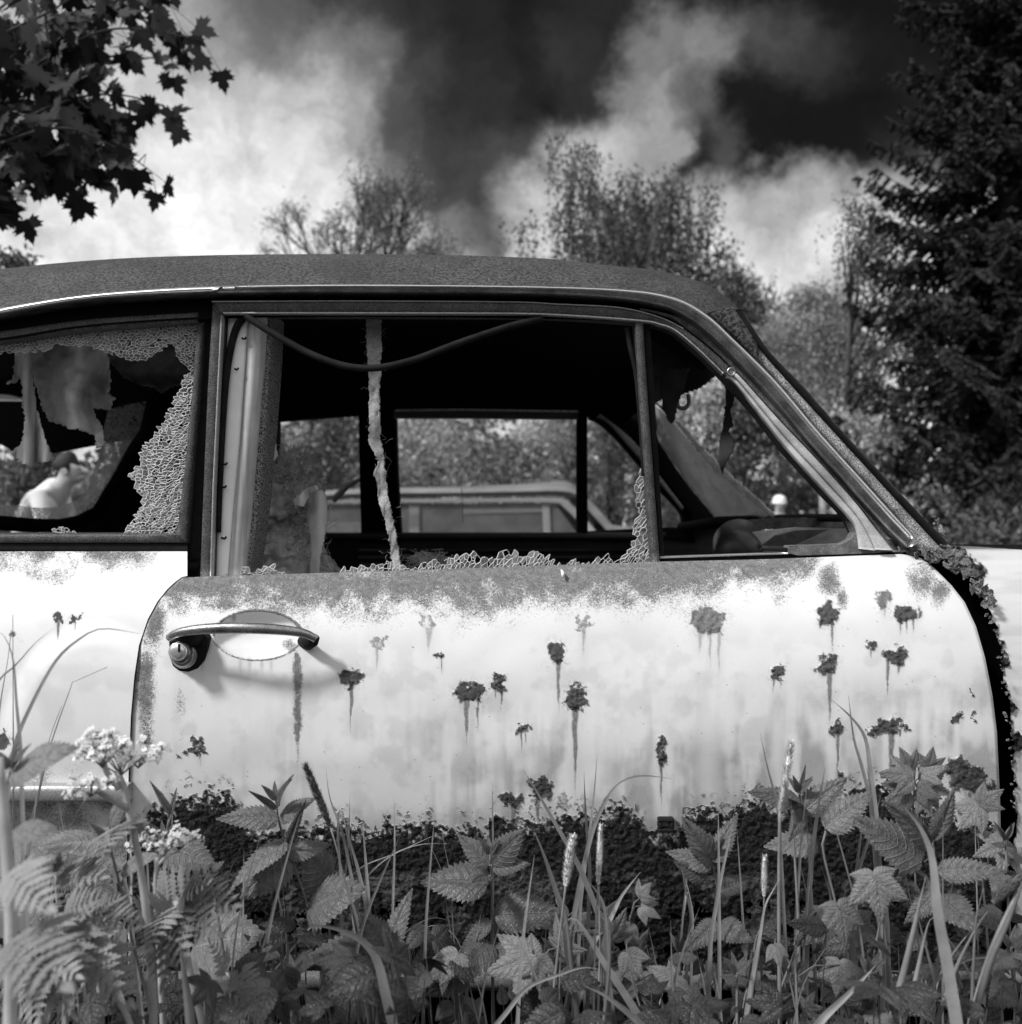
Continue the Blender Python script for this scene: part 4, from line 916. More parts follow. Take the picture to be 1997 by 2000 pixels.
# crazed remains of the backlight: quads between the seal and the torn edge
inn = [P(210, 800, 1.08), P(205, 834, 1.08), P(195, 880, 1.10), P(184, 920, 1.09), P(170, 955, 1.08), P(150, 978, 1.05), P(112, 990, .99), P(80, 992, .93), P(30, 987, .83), P(-20, 985, .72), P(-140, 975, .58), P(-320, 965, .42)]
vs = []; k = 9
for i in range(len(fr)):
    for j in range(k):
        t = j / (k - 1); p = fr[i].lerp(inn[i], t); p.y += .004 * math.sin(i * 3 + j); vs.append(p)
o = link('backlight_glass', pmesh(vs, gfaces(len(fr), k).tolist()), car, glass_mat('crazed_backlight', .22, crackle=95, white=.8), True)
o['label'] = 'crazed strip of glass left along the rear window'
slab('parcel_shelf', [(-700, 1075), (250, 1050), (330, 1060), (330, 1110), (-700, 1110)], .08, 1.15, VOID, car)
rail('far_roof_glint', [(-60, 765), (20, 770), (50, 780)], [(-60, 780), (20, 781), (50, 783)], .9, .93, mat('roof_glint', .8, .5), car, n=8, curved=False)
slab('rear_header', [(-700, 700), (60, 700), (60, 790), (48, 783), (0, 781), (-700, 775)], 1.0, 1.05, VOID, car)

# windscreen remnant beside the far pillar, cowl, dashboard
wg = [P(1283, 790, 1.16), P(1320, 826, 1.02), P(1360, 872, .95), P(1405, 915, .90), P(1460, 965, .84), P(1518, 1012, .78), P(1460, 1017, .95), P(1405, 1016, 1.12), P(1345, 938, 1.14), P(1290, 862, 1.16)]
o = link('windscreen_glass', pmesh(wg, [(0, 1, 8, 9), (1, 2, 3, 8), (3, 4, 7, 8), (4, 5, 6, 7)]), car, glass_mat('dusty_screen', .55, grime_scale=14, white=.62, gl=.2))
o.modifiers.new('t', 'SOLIDIFY').thickness = .005
sheet('screen_edge', [(1322, 824), (1330, 826), (1370, 870), (1412, 912), (1468, 962), (1522, 1012), (1512, 1013), (1455, 966), (1400, 916), (1360, 876)], lambda x, y: .98 - (x - 1320) * .00105, LIGHTBAND, car, cell=1.6, jag=4, js=6, seed=51, thick=.002)
cw = MB(); q = [(1330, 1030, 1.12), (1405, 1020, 1.0), (1500, 1014, .84), (1580, 1011, .6), (1650, 1012, .34), (1690, 1022, .14)]
cw.tube([P(*a) for a in q], [.012, .014, .010, .008, .007, .008], 12); dash = cw.obj('dashboard', BLACK, car, True)
slab('dash_face', [(1440, 1018), (1520, 1012), (1600, 1012), (1668, 1020), (1690, 1034), (1640, 1036), (1560, 1032), (1480, 1034)], .50, .53, mat('dash_rust', .07, .8, var=.6, vs=40, fine=.6, fs=500, bump=.002, bs=120), dash)
b = MB(); b.lathe(P(1440, 1084, .30), (.25, 1, .05), [(0, .005), (0, .030), (.02, .040), (.2, .048), (.3, .042), (.34, .02)], 36); b.obj('instrument_cowl', mat('cowl_black', .03, .35, spec=.5), dash, True)
b = MB(); b.lathe(P(1560, 1112, .52), (.5, .9, .0), [(0, .01), (.0, .08), (.05, .095), (.2, .1), (.24, .05)], 36); b.obj('dash_hump', mat('cowl_grey', .12, .4, var=.2), dash, True)
slab('cowl_top', [(1470, 1040), (1560, 1030), (1690, 1034), (1710, 1060), (1690, 1080), (1480, 1085)], .34, .36, mat('cowl_pale', .42, .5, var=.35, vs=14, streak=(20, 4, 40)), dash)
slab('loose_panel', [(1494, 1066), (1520, 1046), (1560, 1036), (1620, 1034), (1585, 1050), (1545, 1068)], .30, .32, mat('loose_dark', .07, .6, var=.5, vs=30), dash)
slab('front_bulkhead', [(1280, 1090), (1700, 1062), (1780, 1090), (1780, 1700), (1280, 1700)], .40, .44, VOID, car)
# near side closing piece above the roof channel toward the inside
slab('inner_header', [(-700, 676), (0, 640), (400, 610), (415, 600), (1000, 600), (1220, 612), (1300, 640), (1390, 710), (1300, 655), (1220, 622), (1000, 612), (440, 612), (395, 622), (0, 655), (-700, 700)], .035, .10, VOID, roof)
tag(MB() and (lambda bb: (bb.tube([P(1097, 1113, -.034), P(1100, 1120, -.038), P(1099, 1127, -.042)], [.0012, .0026, .0008], 10), bb.obj('glass_fragment', mat('pale_crumb', .8, .3), None, True))[1])(MB()), 'tiny pale crumb stuck on the rusty ledge below the broken glass of the door', 'fragment')
# ---------------------------------------------------------------- ground
def ground():
    c = np.concatenate([-np.geomspace(400, 6, 30), np.linspace(-5.8, 5.8, 110), np.geomspace(6, 400, 30)])
    gx, gy = np.meshgrid(c, c + 3, indexing='ij')
    z = (fbm(gx, gy, 2.2, 4, 3) - .5) * .10 + (fbm(gx, gy, 14, 2, 5) - .5) * .25 * sst(np.hypot(gx, gy), 5, 20) - .03
    m = mat('soil_and_moss', .07, .95, var=.5, vs=3, fine=.5, fs=60, bump=.02, bs=30, spec=.1)
    return tag(link('ground', fmesh(np.stack([gx, gy, z], -1), gfaces(len(c), len(c))), None, m, True), kind='structure')
ground()
RS = np.random.RandomState(11)
def quads(c, size, aspect=.55, rs=RS, down=0.0, shape=True):
    """leaf shaped quads at points c; `down` pulls their long axis towards hanging"""
    n = len(c); d = rs.normal(size=(n, 3)); d[:, 2] -= down * 2.2; d /= np.linalg.norm(d, axis=1)[:, None]
    e = np.cross(d, rs.normal(size=(n, 3))); e /= np.linalg.norm(e, axis=1)[:, None] + 1e-9
    s = (size * rs.uniform(.6, 1.3, n))[:, None] if np.isscalar(size) else size[:, None]
    a = c - d * s * .5; b = c + d * s * .5; l = c - d * s * .08 + e * s * aspect * .5; r = c - d * s * .08 - e * s * aspect * .5
    V = np.stack([a, r, b, l], 1).reshape(-1, 3); f = np.arange(n * 4).reshape(-1, 4); return V, f
def cloud(blobs, per, clump, sig, rs=RS):
    """points in leaf clumps spread through ellipsoids (x,y,z,rx,ry,rz)"""
    out = []; cl = []
    vol = np.array([b[3] * b[5] for b in blobs]); tot = vol.sum()
    for b, v in zip(blobs, vol):
        nc = max(4, int(per * v / tot / clump))
        d = rs.normal(size=(nc, 3)); d /= np.linalg.norm(d, axis=1)[:, None]
        r = rs.uniform(.25, 1.08, nc) ** .55
        c = np.array(b[:3]) + d * r[:, None] * np.array(b[3:6]); cl.append(c)
        p = c.repeat(clump, 0) + rs.normal(size=(nc * clump, 3)) * sig * np.array([1, 1, .8]); out.append(p)
    return np.concatenate(out), np.concatenate(cl)
def wblob(cx, cy, rx, ry, Y, depth=1.0):
    p = P(cx, cy, Y); s = (Y + D) / F; return (p.x, p.y, p.z, rx * s, rx * s * depth, ry * s)
BARK = mat('dark_bark', .07, .9, var=.4, vs=12, bump=.01, bs=30); BIRCHBARK = mat('birch_bark', .5, .8, var=.5, vs=5, streak=(3, 3, 14))
def trunk_and_limbs(root, x, y, ztop, r0, clumps, nb, mt=BARK, lean=0.0, seed=1):
    r = random.Random(seed); b = MB()
    tp = [Vector((x + lean * (t ** 2) + math.sin(t * 5 + seed) * .06, y, -.1 + (ztop + .1) * t)) for t in np.linspace(0, 1, 10)]
    b.tube(tp, [r0 * (1 - .85 * t) for t in np.linspace(0, 1, 10)], 10)
    b.obj('trunk', mt, root, True)
    b = MB(); idx = list(range(len(clumps))); r.shuffle(idx)
    for i in idx[:nb]:
        c = Vector(clumps[i]); t = min(.92, max(.18, (c.z / max(ztop, .1)) * .75)); s = Vector((x + lean * t * t, y, ztop * t))
        mid = s.lerp(c, .5) + Vector((0, 0, -.05 * (c - s).length)); mid2 = s.lerp(c, .8) + Vector((r.uniform(-.1, .1), 0, .03))
        b.tube([s, mid, mid2, c], [r0 * .32 * (1 - .7 * t), r0 * .2, r0 * .1, r0 * .03], 5)
    b.obj('limbs', mt, root, True)
def leafy(name, label, cat, group, blobs, per, size, mt, base, ztop, r0=.12, nb=26, clump=26, sig=.16, down=.2, bark=BARK, seed=1, lean=0.0, strands=0, slen=(.5, 1.4)):
    rs = np.random.RandomState(seed); root = empty(name, (base[0], base[1], 0), label, cat, group)
    p, cl = cloud(blobs, per, clump, sig, rs)
    if strands:
        st = []; k = rs.choice(len(cl), strands)
        for i in k:
            L = rs.uniform(*slen); n = int(L / (size * .55)); t = np.linspace(0, 1, n)
            q = np.repeat(cl[i][None], n, 0) + rs.normal(size=(n, 3)) * size * .35
            q[:, 0] += rs.normal() * .3 + np.sin(t * 2 + rs.rand() * 6) * .05; q[:, 1] += rs.normal() * .3; q[:, 2] -= t * L; st.append(q)
        p = np.concatenate([p] + st)
    p = p[p[:, 2] > .05]
    V, f = quads(p, size, .6, rs, down)
    link('crown', fmesh(V, f), root, mt)
    trunk_and_limbs(root, base[0], base[1], ztop, r0, cl, nb, bark, lean, seed)
    return root
LF_A = leaf_mat('foliage_mid', .30, .35, .6, .35, .8, rv=.45); LF_B = leaf_mat('foliage_pale', .46, .35, .6, .35, .8, rv=.45)
LF_C = leaf_mat('foliage_dark', .13, .3, .6, .35, .8, rv=.4); LF_S = leaf_mat('spruce_needles', .042, .1, .7, .4, 1.0, rv=.5); LF_BI = leaf_mat('birch_leaves', .11, .35, .55, .3, .8, rv=.5)

# birch rising behind the roof
YB = 27.0
bl = [wblob(*a, YB) for a in [(1250,455,115,95),(1120,322,55,58),(1115,400,45,70),(1180,440,70,70),(1330,440,80,80),(1385,500,45,60),(1040,458,28,26),(1240,570,165,90),(1150,540,60,60),(1240,345,22,22),(1310,350,18,24),(1420,560,40,50)]]
leafy('birch_tree', 'tall birch with drooping branchlets, rising above the middle of the car roof', 'tree', None, bl, 5200, .125, LF_BI, (P(1230, 0, YB).x, YB), 9.2, .17, 60, 22, .20, .7, BIRCHBARK, 5, .5, strands=1150, slen=(.5, 1.7))
# sparse tree: bare branching with few leaves
def sparse_tree():
    Y = 31.0; root = empty('bare_tree', (P(735, 0, Y).x, Y, 0), 'thinly leaved tree with visible spreading twigs, left of the birch above the roof', 'tree')
    r = random.Random(21); b = MB(); tips = []
    def grow(p, d, L, rad, k):
        n = 4; pts = [p]
        for i in range(n):
            d = (d + Vector((r.gauss(0, .16), r.gauss(0, .16), r.gauss(.05, .08)))).normalized(); pts.append(pts[-1] + d * L / n)
        b.tube(pts, [rad * (1 - .45 * i / n) for i in range(n + 1)], 5 if k < 3 else 3, cap=False)
        if k >= 6: tips.append(pts[-1]); tips.append(pts[2]); return
        for j in range(2 + (r.random() < .55)):
            a = r.uniform(.2, .58); ax = d.orthogonal().normalized(); ax.rotate(Matrix.Rotation(r.uniform(0, 6.3), 3, d))
            nd = (d * math.cos(a) + ax * math.sin(a)).normalized(); grow(pts[-1 if j < 2 else 2], nd, L * r.uniform(.66, .84), rad * .68, k + 1)
    x = P(735, 0, Y).x; b.tube([(x, Y, -.1), (x + .05, Y, 3.4), (x, Y, 6.4)], [.2, .17, .14], 10)
    for i in range(5):
        an = i * 1.3; grow(Vector((x, Y, 5.9 + i * .12)), Vector((math.cos(an) * .42, math.sin(an) * .42, 1)).normalized(), 1.8, .11, 1)
    b.obj('branches', BARK, root)
    t = np.array([tuple(q) for q in tips]); rs = np.random.RandomState(2)
    c = t[rs.choice(len(t), 9000)] + rs.normal(size=(9000, 3)) * .13
    lo = cloud([wblob(700, 560, 90, 90, Y), wblob(800, 500, 75, 45, Y), wblob(780, 580, 120, 90, Y), wblob(868, 500, 36, 40, Y)], 11000, 20, .2, rs)[0]
    V, f = quads(np.concatenate([c, lo]), .095, .5, rs, .1); link('leaves', fmesh(V, f), root, LF_A)
sparse_tree()
# trees stepping down to the right
for i, (name, lab, parts, Y, n, ht, mt, sd) in enumerate([
    ('birch_tree', 'slim birch just right of the roof corner, lower than the tall birch', [(1455,600,45,70),(1430,560,35,40),(1480,650,50,70),(1440,680,70,80)], 24, 9000, 7.2, LF_BI, 31),
    ('birch_tree', 'pair-topped birch half way between roof corner and spruce', [(1575,625,55,65),(1590,585,22,30),(1640,640,50,50),(1640,590,18,34),(1600,720,95,80)], 22, 12000, 6.6, LF_A, 32),
    ('deciduous_tree', 'round grey green tree low between the two birches', [(1520,700,60,70),(1500,770,90,90),(1530,650,30,40)], 20, 9000, 4.6, LF_B, 33),
    ('birch_tree', 'loose pale birch spraying out to the left of the big spruce', [(1700,440,55,45),(1740,500,60,60),(1690,520,34,50),(1790,620,90,80),(1760,720,90,70),(1660,400,18,16)], 15.5, 9000, 5.4, LF_BI, 34)]):
    bl = [wblob(*a, Y) for a in parts]
    cx = parts[-1][0]
    leafy(name, lab, 'tree', 'trees beyond the car', bl, n, .085 if Y > 18 else .062, mt, (P(cx, 0, Y).x, Y), ht, .11, 30, 20, .17 if Y > 18 else .12, .5, BIRCHBARK if 'birch' in name and Y > 18 else BARK, sd, 0, strands=240, slen=(.4, 1.0))
# hedge row of bushes, each its own shrub
bushes = [  # px, top y, half width px, Y, leaf, label
 (-70, 770, 130, 15, LF_C, 'dark bush at the far left, seen through the rear side window'),
 (70, 830, 85, 14, LF_C, 'dark bush behind the bending man, left of the sky gap'),
 (160, 935, 60, 13, LF_A, 'low bush right behind the head of the bending man'),
 (300, 720, 95, 15, LF_C, 'bush hidden mostly by the crazed glass and the rear post'),
 (480, 700, 140, 14, LF_A, 'bush seen above the burst seat back'),
 (640, 720, 120, 12.5, LF_B, 'pale leafy bush left of the torn lining strip'),
 (800, 690, 130, 14, LF_B, 'pale bush seen in the left part of the far door window'),
 (930, 700, 120, 12.8, LF_A, 'mid grey bush in the centre of the far door window'),
 (1050, 680, 120, 14.5, LF_B, 'pale bush in the right part of the far door window'),
 (1195, 640, 110, 15.5, LF_A, 'tall bush with hanging twigs behind the far vent window'),
 (1340, 660, 110, 16, LF_A, 'bush seen over the dusty windscreen glass'),
 (1450, 740, 110, 14, LF_C, 'dark bush straight behind the child in the white hat'),
 (1580, 760, 110, 15, LF_A, 'bush between the sloping front post and the child'),
 (1690, 770, 120, 13, LF_B, 'pale leafy bush just right of the sloping front post'),
 (1830, 950, 100, 12, LF_A, 'pale bush in front of the foot of the spruce'),
 (1950, 985, 100, 10.5, LF_C, 'dark bush at the right edge under the spruce'),
 (2090, 960, 120, 12, LF_C, 'dark bush cut by the right edge of the photo')]
for i, (cx, top, hw, Y, mt, lab) in enumerate(bushes):
    s = (Y + D) / F; h = ZC + (CY - top) * s; R = hw * s
    rs = np.random.RandomState(100 + i); x = P(cx, 0, Y).x; bl = []
    for k in range(9):
        zz = h * (.12 + .80 * rs.rand()); w = R * (1.05 - .62 * (zz / h) ** 2)
        bl.append((x + rs.uniform(-.5, .5) * w, Y + rs.uniform(-.4, .4) * R, zz, w * rs.uniform(.45, .7), R * .6, h * rs.uniform(.12, .22)))
    leafy('bush', lab, 'bush', 'bushes behind the car', bl, int(7200 * max(1, R * h / 3.2)), .088, mt, (x, Y), h * .6, .05, 18, 24, .13, .25, BARK, 100 + i, strands=70 if i in (9, 10, 12) else 20, slen=(.3, .8))
# a darker wood far behind, reads as one mass
rs = np.random.RandomState(77); bl = []
for k in range(120):
    a = rs.uniform(-1.15, 1.15); R = rs.uniform(38, 48); h = rs.uniform(2.5, 5.2)
    if -.52 < a < -.40: h *= .35
    bl.append((math.sin(a) * R, math.cos(a) * R, h * .5, 2.6, 2.0, h * .6))
p, _c = cloud(bl, 60000, 30, .5, rs); p = p[p[:, 2] > 0]
V, f = quads(p, .42, .7, rs, .2); tag(link('distant_wood', fmesh(V, f), None, LF_C), 'dark distant wood closing the view behind the bushes', 'wood', kind='stuff')
# tree crown peeping over the roof at far left
leafy('deciduous_tree', 'dark tree top peeping over the roof at the left edge, below the maple branch', 'tree', 'trees beyond the car', [wblob(*a, 9) for a in [(-20, 530, 60, 40), (40, 520, 34, 16), (-110, 540, 90, 70), (-90, 640, 120, 90)]], 8000, .075, LF_C, (P(-60, 0, 9).x, 9), 2.9, .07, 20, 22, .07, .1, BARK, 61)

# big spruce
def spruce(name, label, X, Y, H, R, seed, z0=.3):
    root = empty(name, (X, Y, 0), label, 'tree'); r = random.Random(seed); rs = np.random.RandomState(seed)
    b = MB(); b.tube([(X, Y, -.1), (X, Y, H * .5), (X, Y, H)], [.24, .15, .02], 12); b.obj('trunk', BARK, root, True)
    wood = MB(); pts = []; dirs = []; z = z0
    while z < H:
        rad = R * (1 - z / H) ** .75 * (1 if z > 1.5 else .8); nb = 13
        for k in range(nb):
            if r.random() < .12: continue
            an = r.uniform(0, 6.283); L = rad * r.uniform(.62, 1.18); d = Vector((math.cos(an), math.sin(an), 0)); side = Vector((-d.y, d.x, 0))
            droop = r.uniform(.22, .42); path = []
            for t in np.linspace(.0, 1, 9):
                path.append(Vector((X, Y, z)) + d * L * t + Vector((0, 0, -droop * L * math.sin(t * 2.3) * .7 + .16 * L * t ** 3)))
            wood.tube(path, [.022 * (1 - .8 * t) for t in np.linspace(0, 1, 9)], 4, cap=False)
            for j in range(int(16 + L * 20)):
                t = r.uniform(.12, 1); i = min(7, int(t * 8)); p = path[i].lerp(path[i + 1], t * 8 - i)
                sl = L * .26 * (1.15 - t) + .06; sgn = r.choice((-1, 1)); tw = (side * sgn * r.uniform(.4, 1) + d * r.uniform(.2, .8) + Vector((0, 0, -r.uniform(.1, 1.1)))).normalized()
                q0 = p
                for m in range(5):
                    q = p + tw * sl * (m + 1) / 5; pts.append((q0 + q) * .5); dirs.append((q - q0)); q0 = q
        z += r.uniform(.16, .26)
    wood.obj('branches', BARK, root)
    c = np.array([tuple(q) for q in pts]); dd = np.array([tuple(q) for q in dirs]); ln = np.linalg.norm(dd, axis=1)[:, None]; dn = dd / ln
    V = []; 
    for k in range(3):
        e = np.cross(dn, rs.normal(size=dn.shape)); e /= np.linalg.norm(e, axis=1)[:, None]; w = .022 * rs.uniform(.7, 1.5, (len(c), 1))
        a = c - dn * ln * .75; bb = c + dn * ln * .85
        V.append(np.stack([a, c - e * w, bb, c + e * w], 1))
    V = np.concatenate(V).reshape(-1, 3)
    link('needles', fmesh(V, np.arange(len(V)).reshape(-1, 4)), root, LF_S)
spruce('spruce_tree', 'towering dark spruce filling the right edge of the photo', P(1975, 0, 12.3).x, 12.3, 15.5, 2.45, 3)

# maple branch over the top left corner
MAPLE = leaf_mat('maple_leaf', .016, .06, .5, .3, 6, rv=.3)
mp = [(0,0),(.10,.03),(.34,-.10),(.30,.02),(.52,.06),(.40,.13),(.46,.22),(.62,.30),(.47,.33),(.56,.44),(.40,.42),(.33,.40),(.24,.36),(.20,.42),(.27,.56),(.22,.60),(.26,.70),(.14,.68),(.10,.78),(.03,.88),(0,1.0)]
out = mp + [(-x, y) for x, y in reversed(mp[1:-1])]
def maple_tree():
    Y = 2.1; root = empty('maple_tree', (-5.0, 2.6, 0), 'dark maple branch hanging into the top left corner against bright cloud', 'tree')
    r = random.Random(9); V = []; Fc = []; wood = MB()
    twigs = [[(-400,420),(-100,250),(80,120),(200,60),(300,60),(395,78)], [(-400,420),(-100,300),(100,150),(250,120),(330,110),(378,128)], [(-400,420),(-100,300),(120,200),(230,185),(320,205)],
             [(-400,420),(-100,320),(100,250),(220,285),(296,335)], [(-400,420),(-100,330),(60,320),(110,345),(160,372)], [(-400,420),(-100,340),(-30,385),(20,400),(45,432)], [(-300,300),(-50,100),(100,20),(190,-40)],
             [(-300,300),(-50,60),(40,-20),(90,-90)], [(-100,250),(80,120),(160,20),(250,-30)], [(-200,330),(0,200),(60,90),(120,70)], [(-200,330),(0,230),(60,210),(200,240),(262,262)], [(-100,250),(150,40),(280,-10),(345,20)], [(100,150),(170,215),(225,300)], [(-100,320),(60,280),(130,300),(200,320)]]
    base = Vector((-5.0, 2.6, 1.7))
    for ti, tw in enumerate(twigs):
        q = resample(tw, 40); yy = Y + r.uniform(-.35, .35)
        path = [P(x, y, yy + .1 * math.sin(i * .2)) for i, (x, y) in enumerate(q)]
        wood.tube(path, [.012 * (1 - .85 * i / 39) for i in range(40)], 5, cap=False)
        for i in range(10, 40):
            for s in ((0, 1) if r.random() < .98 else (0,)):
                if r.random() < .26: continue
                p = path[i] + Vector((r.uniform(-.05, .05), r.uniform(-.16, .16), r.uniform(-.05, .05))); L = r.uniform(.072, .112) * (1.0 if i < 37 else .95)
                down = Vector((r.uniform(-.7, .9), r.uniform(-.5, .5), r.uniform(-1.2, .15))).normalized()
                n = Vector((r.uniform(-.8, .8), r.uniform(-1, -.25), r.uniform(-.6, .9))); n = (n - down * n.dot(down)).normalized(); sd = down.cross(n)
                bend = r.uniform(-.25, .25); k0 = len(V)
                for (x, y) in out: V.append(p + down * y * L + sd * x * L + n * (bend * (x * x + .3 * y * y)) * L)
                V.append(p + down * .38 * L + n * bend * .08 * L); cidx = len(V) - 1; m = len(out)
                Fc += [(k0 + a, k0 + (a + 1) % m, cidx) for a in range(m)]
                wood.tube([path[i], p], .0012, 3, cap=False)
    wood.tube([base, Vector((-4.0, 2.3, 2.1)), P(-400, 420, Y)], [.07, .045, .016], 8)
    wood.tube([(-5.0, 2.6, -.1), (-5.0, 2.6, 1.4), (-5.05, 2.6, 3.4), (-5.0, 2.6, 5)], [.2, .17, .13, .05], 12)
    wood.obj('branches', BARK, root, True)
    link('leaves', pmesh(V, Fc), root, MAPLE)
maple_tree()

# ---------------------------------------------------------------- the second wreck beyond
def second_car():
    Y = 8.0; root = empty('parked_car', (.1, Y + .75, 0), 'pale low two door car standing beyond, seen through the far door window', 'car')
    BP = mat('faded_body', .26, .45, var=.2, vs=3, spec=.6, streak=(1, 1, 8)); GL = mat('dusty_car_window', .15, .25, var=.3, vs=4, spec=.8); CH = mat('dull_chrome', .5); DK = mat('dark_gap', .03, .8)
    # body: sections along x
    xs = np.linspace(-2.15, 2.05, 60); prof = []
    for x in xs:
        belt = .70 - .10 * sst(np.array(x), 1.0, 2.1) - .12 * sst(np.array(-x), 1.1, 2.2); w = .76 * (1 - .12 * abs(x / 2.1) ** 4)
        sec = [(w * .90, .20), (w, .30), (w * 1.02, .45), (w, .60), (w * .93, belt - .02), (w * .86, belt), (w * .4, belt + .05), (0, belt + .06)]
        sec = sec + [(-a, z) for a, z in reversed(sec[:-1])]; prof.append([(x, Y + .75 - a, float(z)) for a, z in sec])
    Vb = np.array(prof); k = Vb.shape[1]; fl = gfaces(len(xs), k).tolist() + [tuple(range(k)), tuple(range((len(xs) - 1) * k + k - 1, (len(xs) - 1) * k - 1, -1))]
    link('body', pmesh(Vb.reshape(-1, 3), fl), root, BP, True)
    # roof
    top = [(540, 1000), (580, 972), (640, 958), (760, 953), (900, 951), (1040, 944), (1090, 940), (1115, 943), (1132, 958)]
    low = [(540, 1010), (590, 978), (650, 968), (760, 965), (900, 964), (1040, 962), (1090, 962), (1120, 966), (1136, 974)]
    ta = resample(top, 60); la = resample(low, 60); cols = [PV(la[:, 0], la[:, 1], Y), PV(la[:, 0] * .9 + ta[:, 0] * .1, la[:, 1] * .9 + ta[:, 1] * .1, Y)]
    cols[1][:, 1] = Y - .03
    for t, y in ((.45, .05), (.8, .16), (1, .32)):
        q = la * (1 - t) + ta * t; p = PV(q[:, 0], q[:, 1], Y + y); cols.append(p)
    c = cols[-1].copy(); c[:, 1] = Y + .75; cols.append(c)
    for p in list(reversed(cols[:-1])): q = p.copy(); q[:, 1] = 2 * (Y + .75) - p[:, 1]; cols.append(q)
    VR = np.stack(cols, 1); link('roof', fmesh(VR, gfaces(60, VR.shape[1])), root, mat('pale_roof', .28, .45, var=.2, vs=2, spec=.6), True)
    def yq(v): return v
    rail('gutter', [(x, y + 2) for x, y in low], [(x, y + 6) for x, y in low], Y - .04, Y + .02, DK, root, n=40)
    wf0 = [(560, 1030), (600, 985), (650, 976), (900, 974), (1085, 973), (1115, 985), (1150, 1020), (1172, 1046)]; wf1 = [(578, 1040), (612, 992), (655, 984), (900, 982), (1078, 982), (1102, 992), (1132, 1022), (1148, 1046)]
    rail('window_surround', wf0, wf1, Y - .03, Y + .03, mat('pale_surround', .40, .4, spec=.6), root, n=60)
    rail('front_pillar', [(1120, 966), (1160, 1008), (1195, 1046)], [(1135, 960), (1170, 996), (1215, 1046)], Y + .02, Y + .08, BP, root, n=20)
    slab('rear_window', [(590, 996), (655, 985), (800, 984), (800, 1050), (560, 1050)], Y, Y + .01, GL, root)
    slab('side_window', [(820, 984), (1060, 983), (1060, 1050), (820, 1050)], Y, Y + .01, GL, root)
    slab('vent_window', [(1075, 984), (1088, 988), (1134, 1050), (1075, 1050)], Y, Y + .01, GL, root)
    rail('vent_post', [(1060, 982), (1062, 1050)], [(1074, 982), (1077, 1050)], Y - .02, Y + .02, mat('pale_surround', .58), root, n=6, curved=False)
    rail('centre_post', [(800, 982), (800, 1050)], [(820, 982), (820, 1050)], Y - .02, Y + .02, BP, root, n=6, curved=False)
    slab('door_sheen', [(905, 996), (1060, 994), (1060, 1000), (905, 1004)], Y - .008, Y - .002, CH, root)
    slab('far_windows', [(590, 990), (1110, 985), (1150, 1048), (560, 1048)], Y + 1.45, Y + 1.47, GL, root)
    slab('windscreen', [(1120, 968), (1128, 966), (1202, 1046), (1194, 1046)], Y + .1, Y + 1.4, GL, root)
    for x in (-1.3, 1.25):
        for y in (Y - .02, Y + 1.38):
            b = MB(); b.lathe((x, y, .29), (0, 1, 0), [(0, .17), (0, .27), (.03, .3), (.13, .3), (.16, .27), (.16, .17)], 24); w = b.obj('wheel', BLACK, root, True)
            b = MB(); b.lathe((x, y - .01, .29), (0, 1, 0), [(0, .03), (0, .15), (.02, .18), (.08, .18)], 20); b.obj('hub_cap', CH, w, True)
    b = MB(); b.tube([P(745, 935, 2.2), P(690, 948, 2.2), P(655, 975, 2.2)], .010, 8); return root
second_car()
# weathered roof bar leaning in the far quarter window (dark rod)
b = MB(); b.tube([P(712, 932, 1.9), P(680, 948, 1.9), P(650, 978, 1.9)], [.006, .010, .012], 8)
b.tube([P(712, 932, 1.9), P(760, 960, 1.9), P(790, 1600, 1.9)], [.006, .008, .012], 8)
tag(b.obj('bent_rod', BLACK, None, True), 'dark bent metal rod standing outside the far rear window', 'rod')
for i, (x0, yt, yb_) in enumerate(((1607, 930, 1016), (1634, 938, 1016))):
    b = MB(); Y = 10.5; p = P(x0, yt, Y); b.tube([(p.x, Y, -.1), (p.x + .01, Y, p.z * .5), p], [.05, .048, .04], 10)
    tag(b.obj('wooden_post', mat('weathered_post', .22, .9, var=.4, vs=6), None, True), ('pale wooden post right behind the child, nearer the child', 'darker wooden post beside the sloping front post, further from the child')[i], 'post')

# ---------------------------------------------------------------- people
SKIN = mat('skin', .42, .55, var=.05, vs=20); HAIR = mat('short_hair', .03, .7, fine=.4, fs=200, bump=.003, bs=200)
def skinned(name, chains, mt, parent, sub=2, root_i=0):
    """one continuous body grown on connected joints: chains = list of [(x,y,z,r) or index]"""
    vs = []; es = []; rad = []
    for ch in chains:
        prev = None
        for c in ch:
            if isinstance(c, int): i = c
            else: vs.append(Vector(c[:3])); rad.append(c[3]); i = len(vs) - 1
            if prev is not None: es.append((prev, i))
            prev = i
    me = bpy.data.meshes.new(name); me.from_pydata([tuple(v) for v in vs], es, []); o = bpy.data.objects.new(name, me); COL.objects.link(o)
    md = o.modifiers.new('skin', 'SKIN'); md.use_smooth_shade = True
    for i, v in enumerate(me.skin_vertices[0].data):
        v.radius = rad[i] if hasattr(rad[i], '__len__') else (rad[i], rad[i]); v.use_root = (i == root_i)
    s = o.modifiers.new('sub', 'SUBSURF'); s.levels = sub; s.render_levels = sub
    me.materials.append(mt)
    if parent is not None:
        o.parent = parent; o.matrix_parent_inverse = Matrix.Translation(parent.location).inverted()
    return o
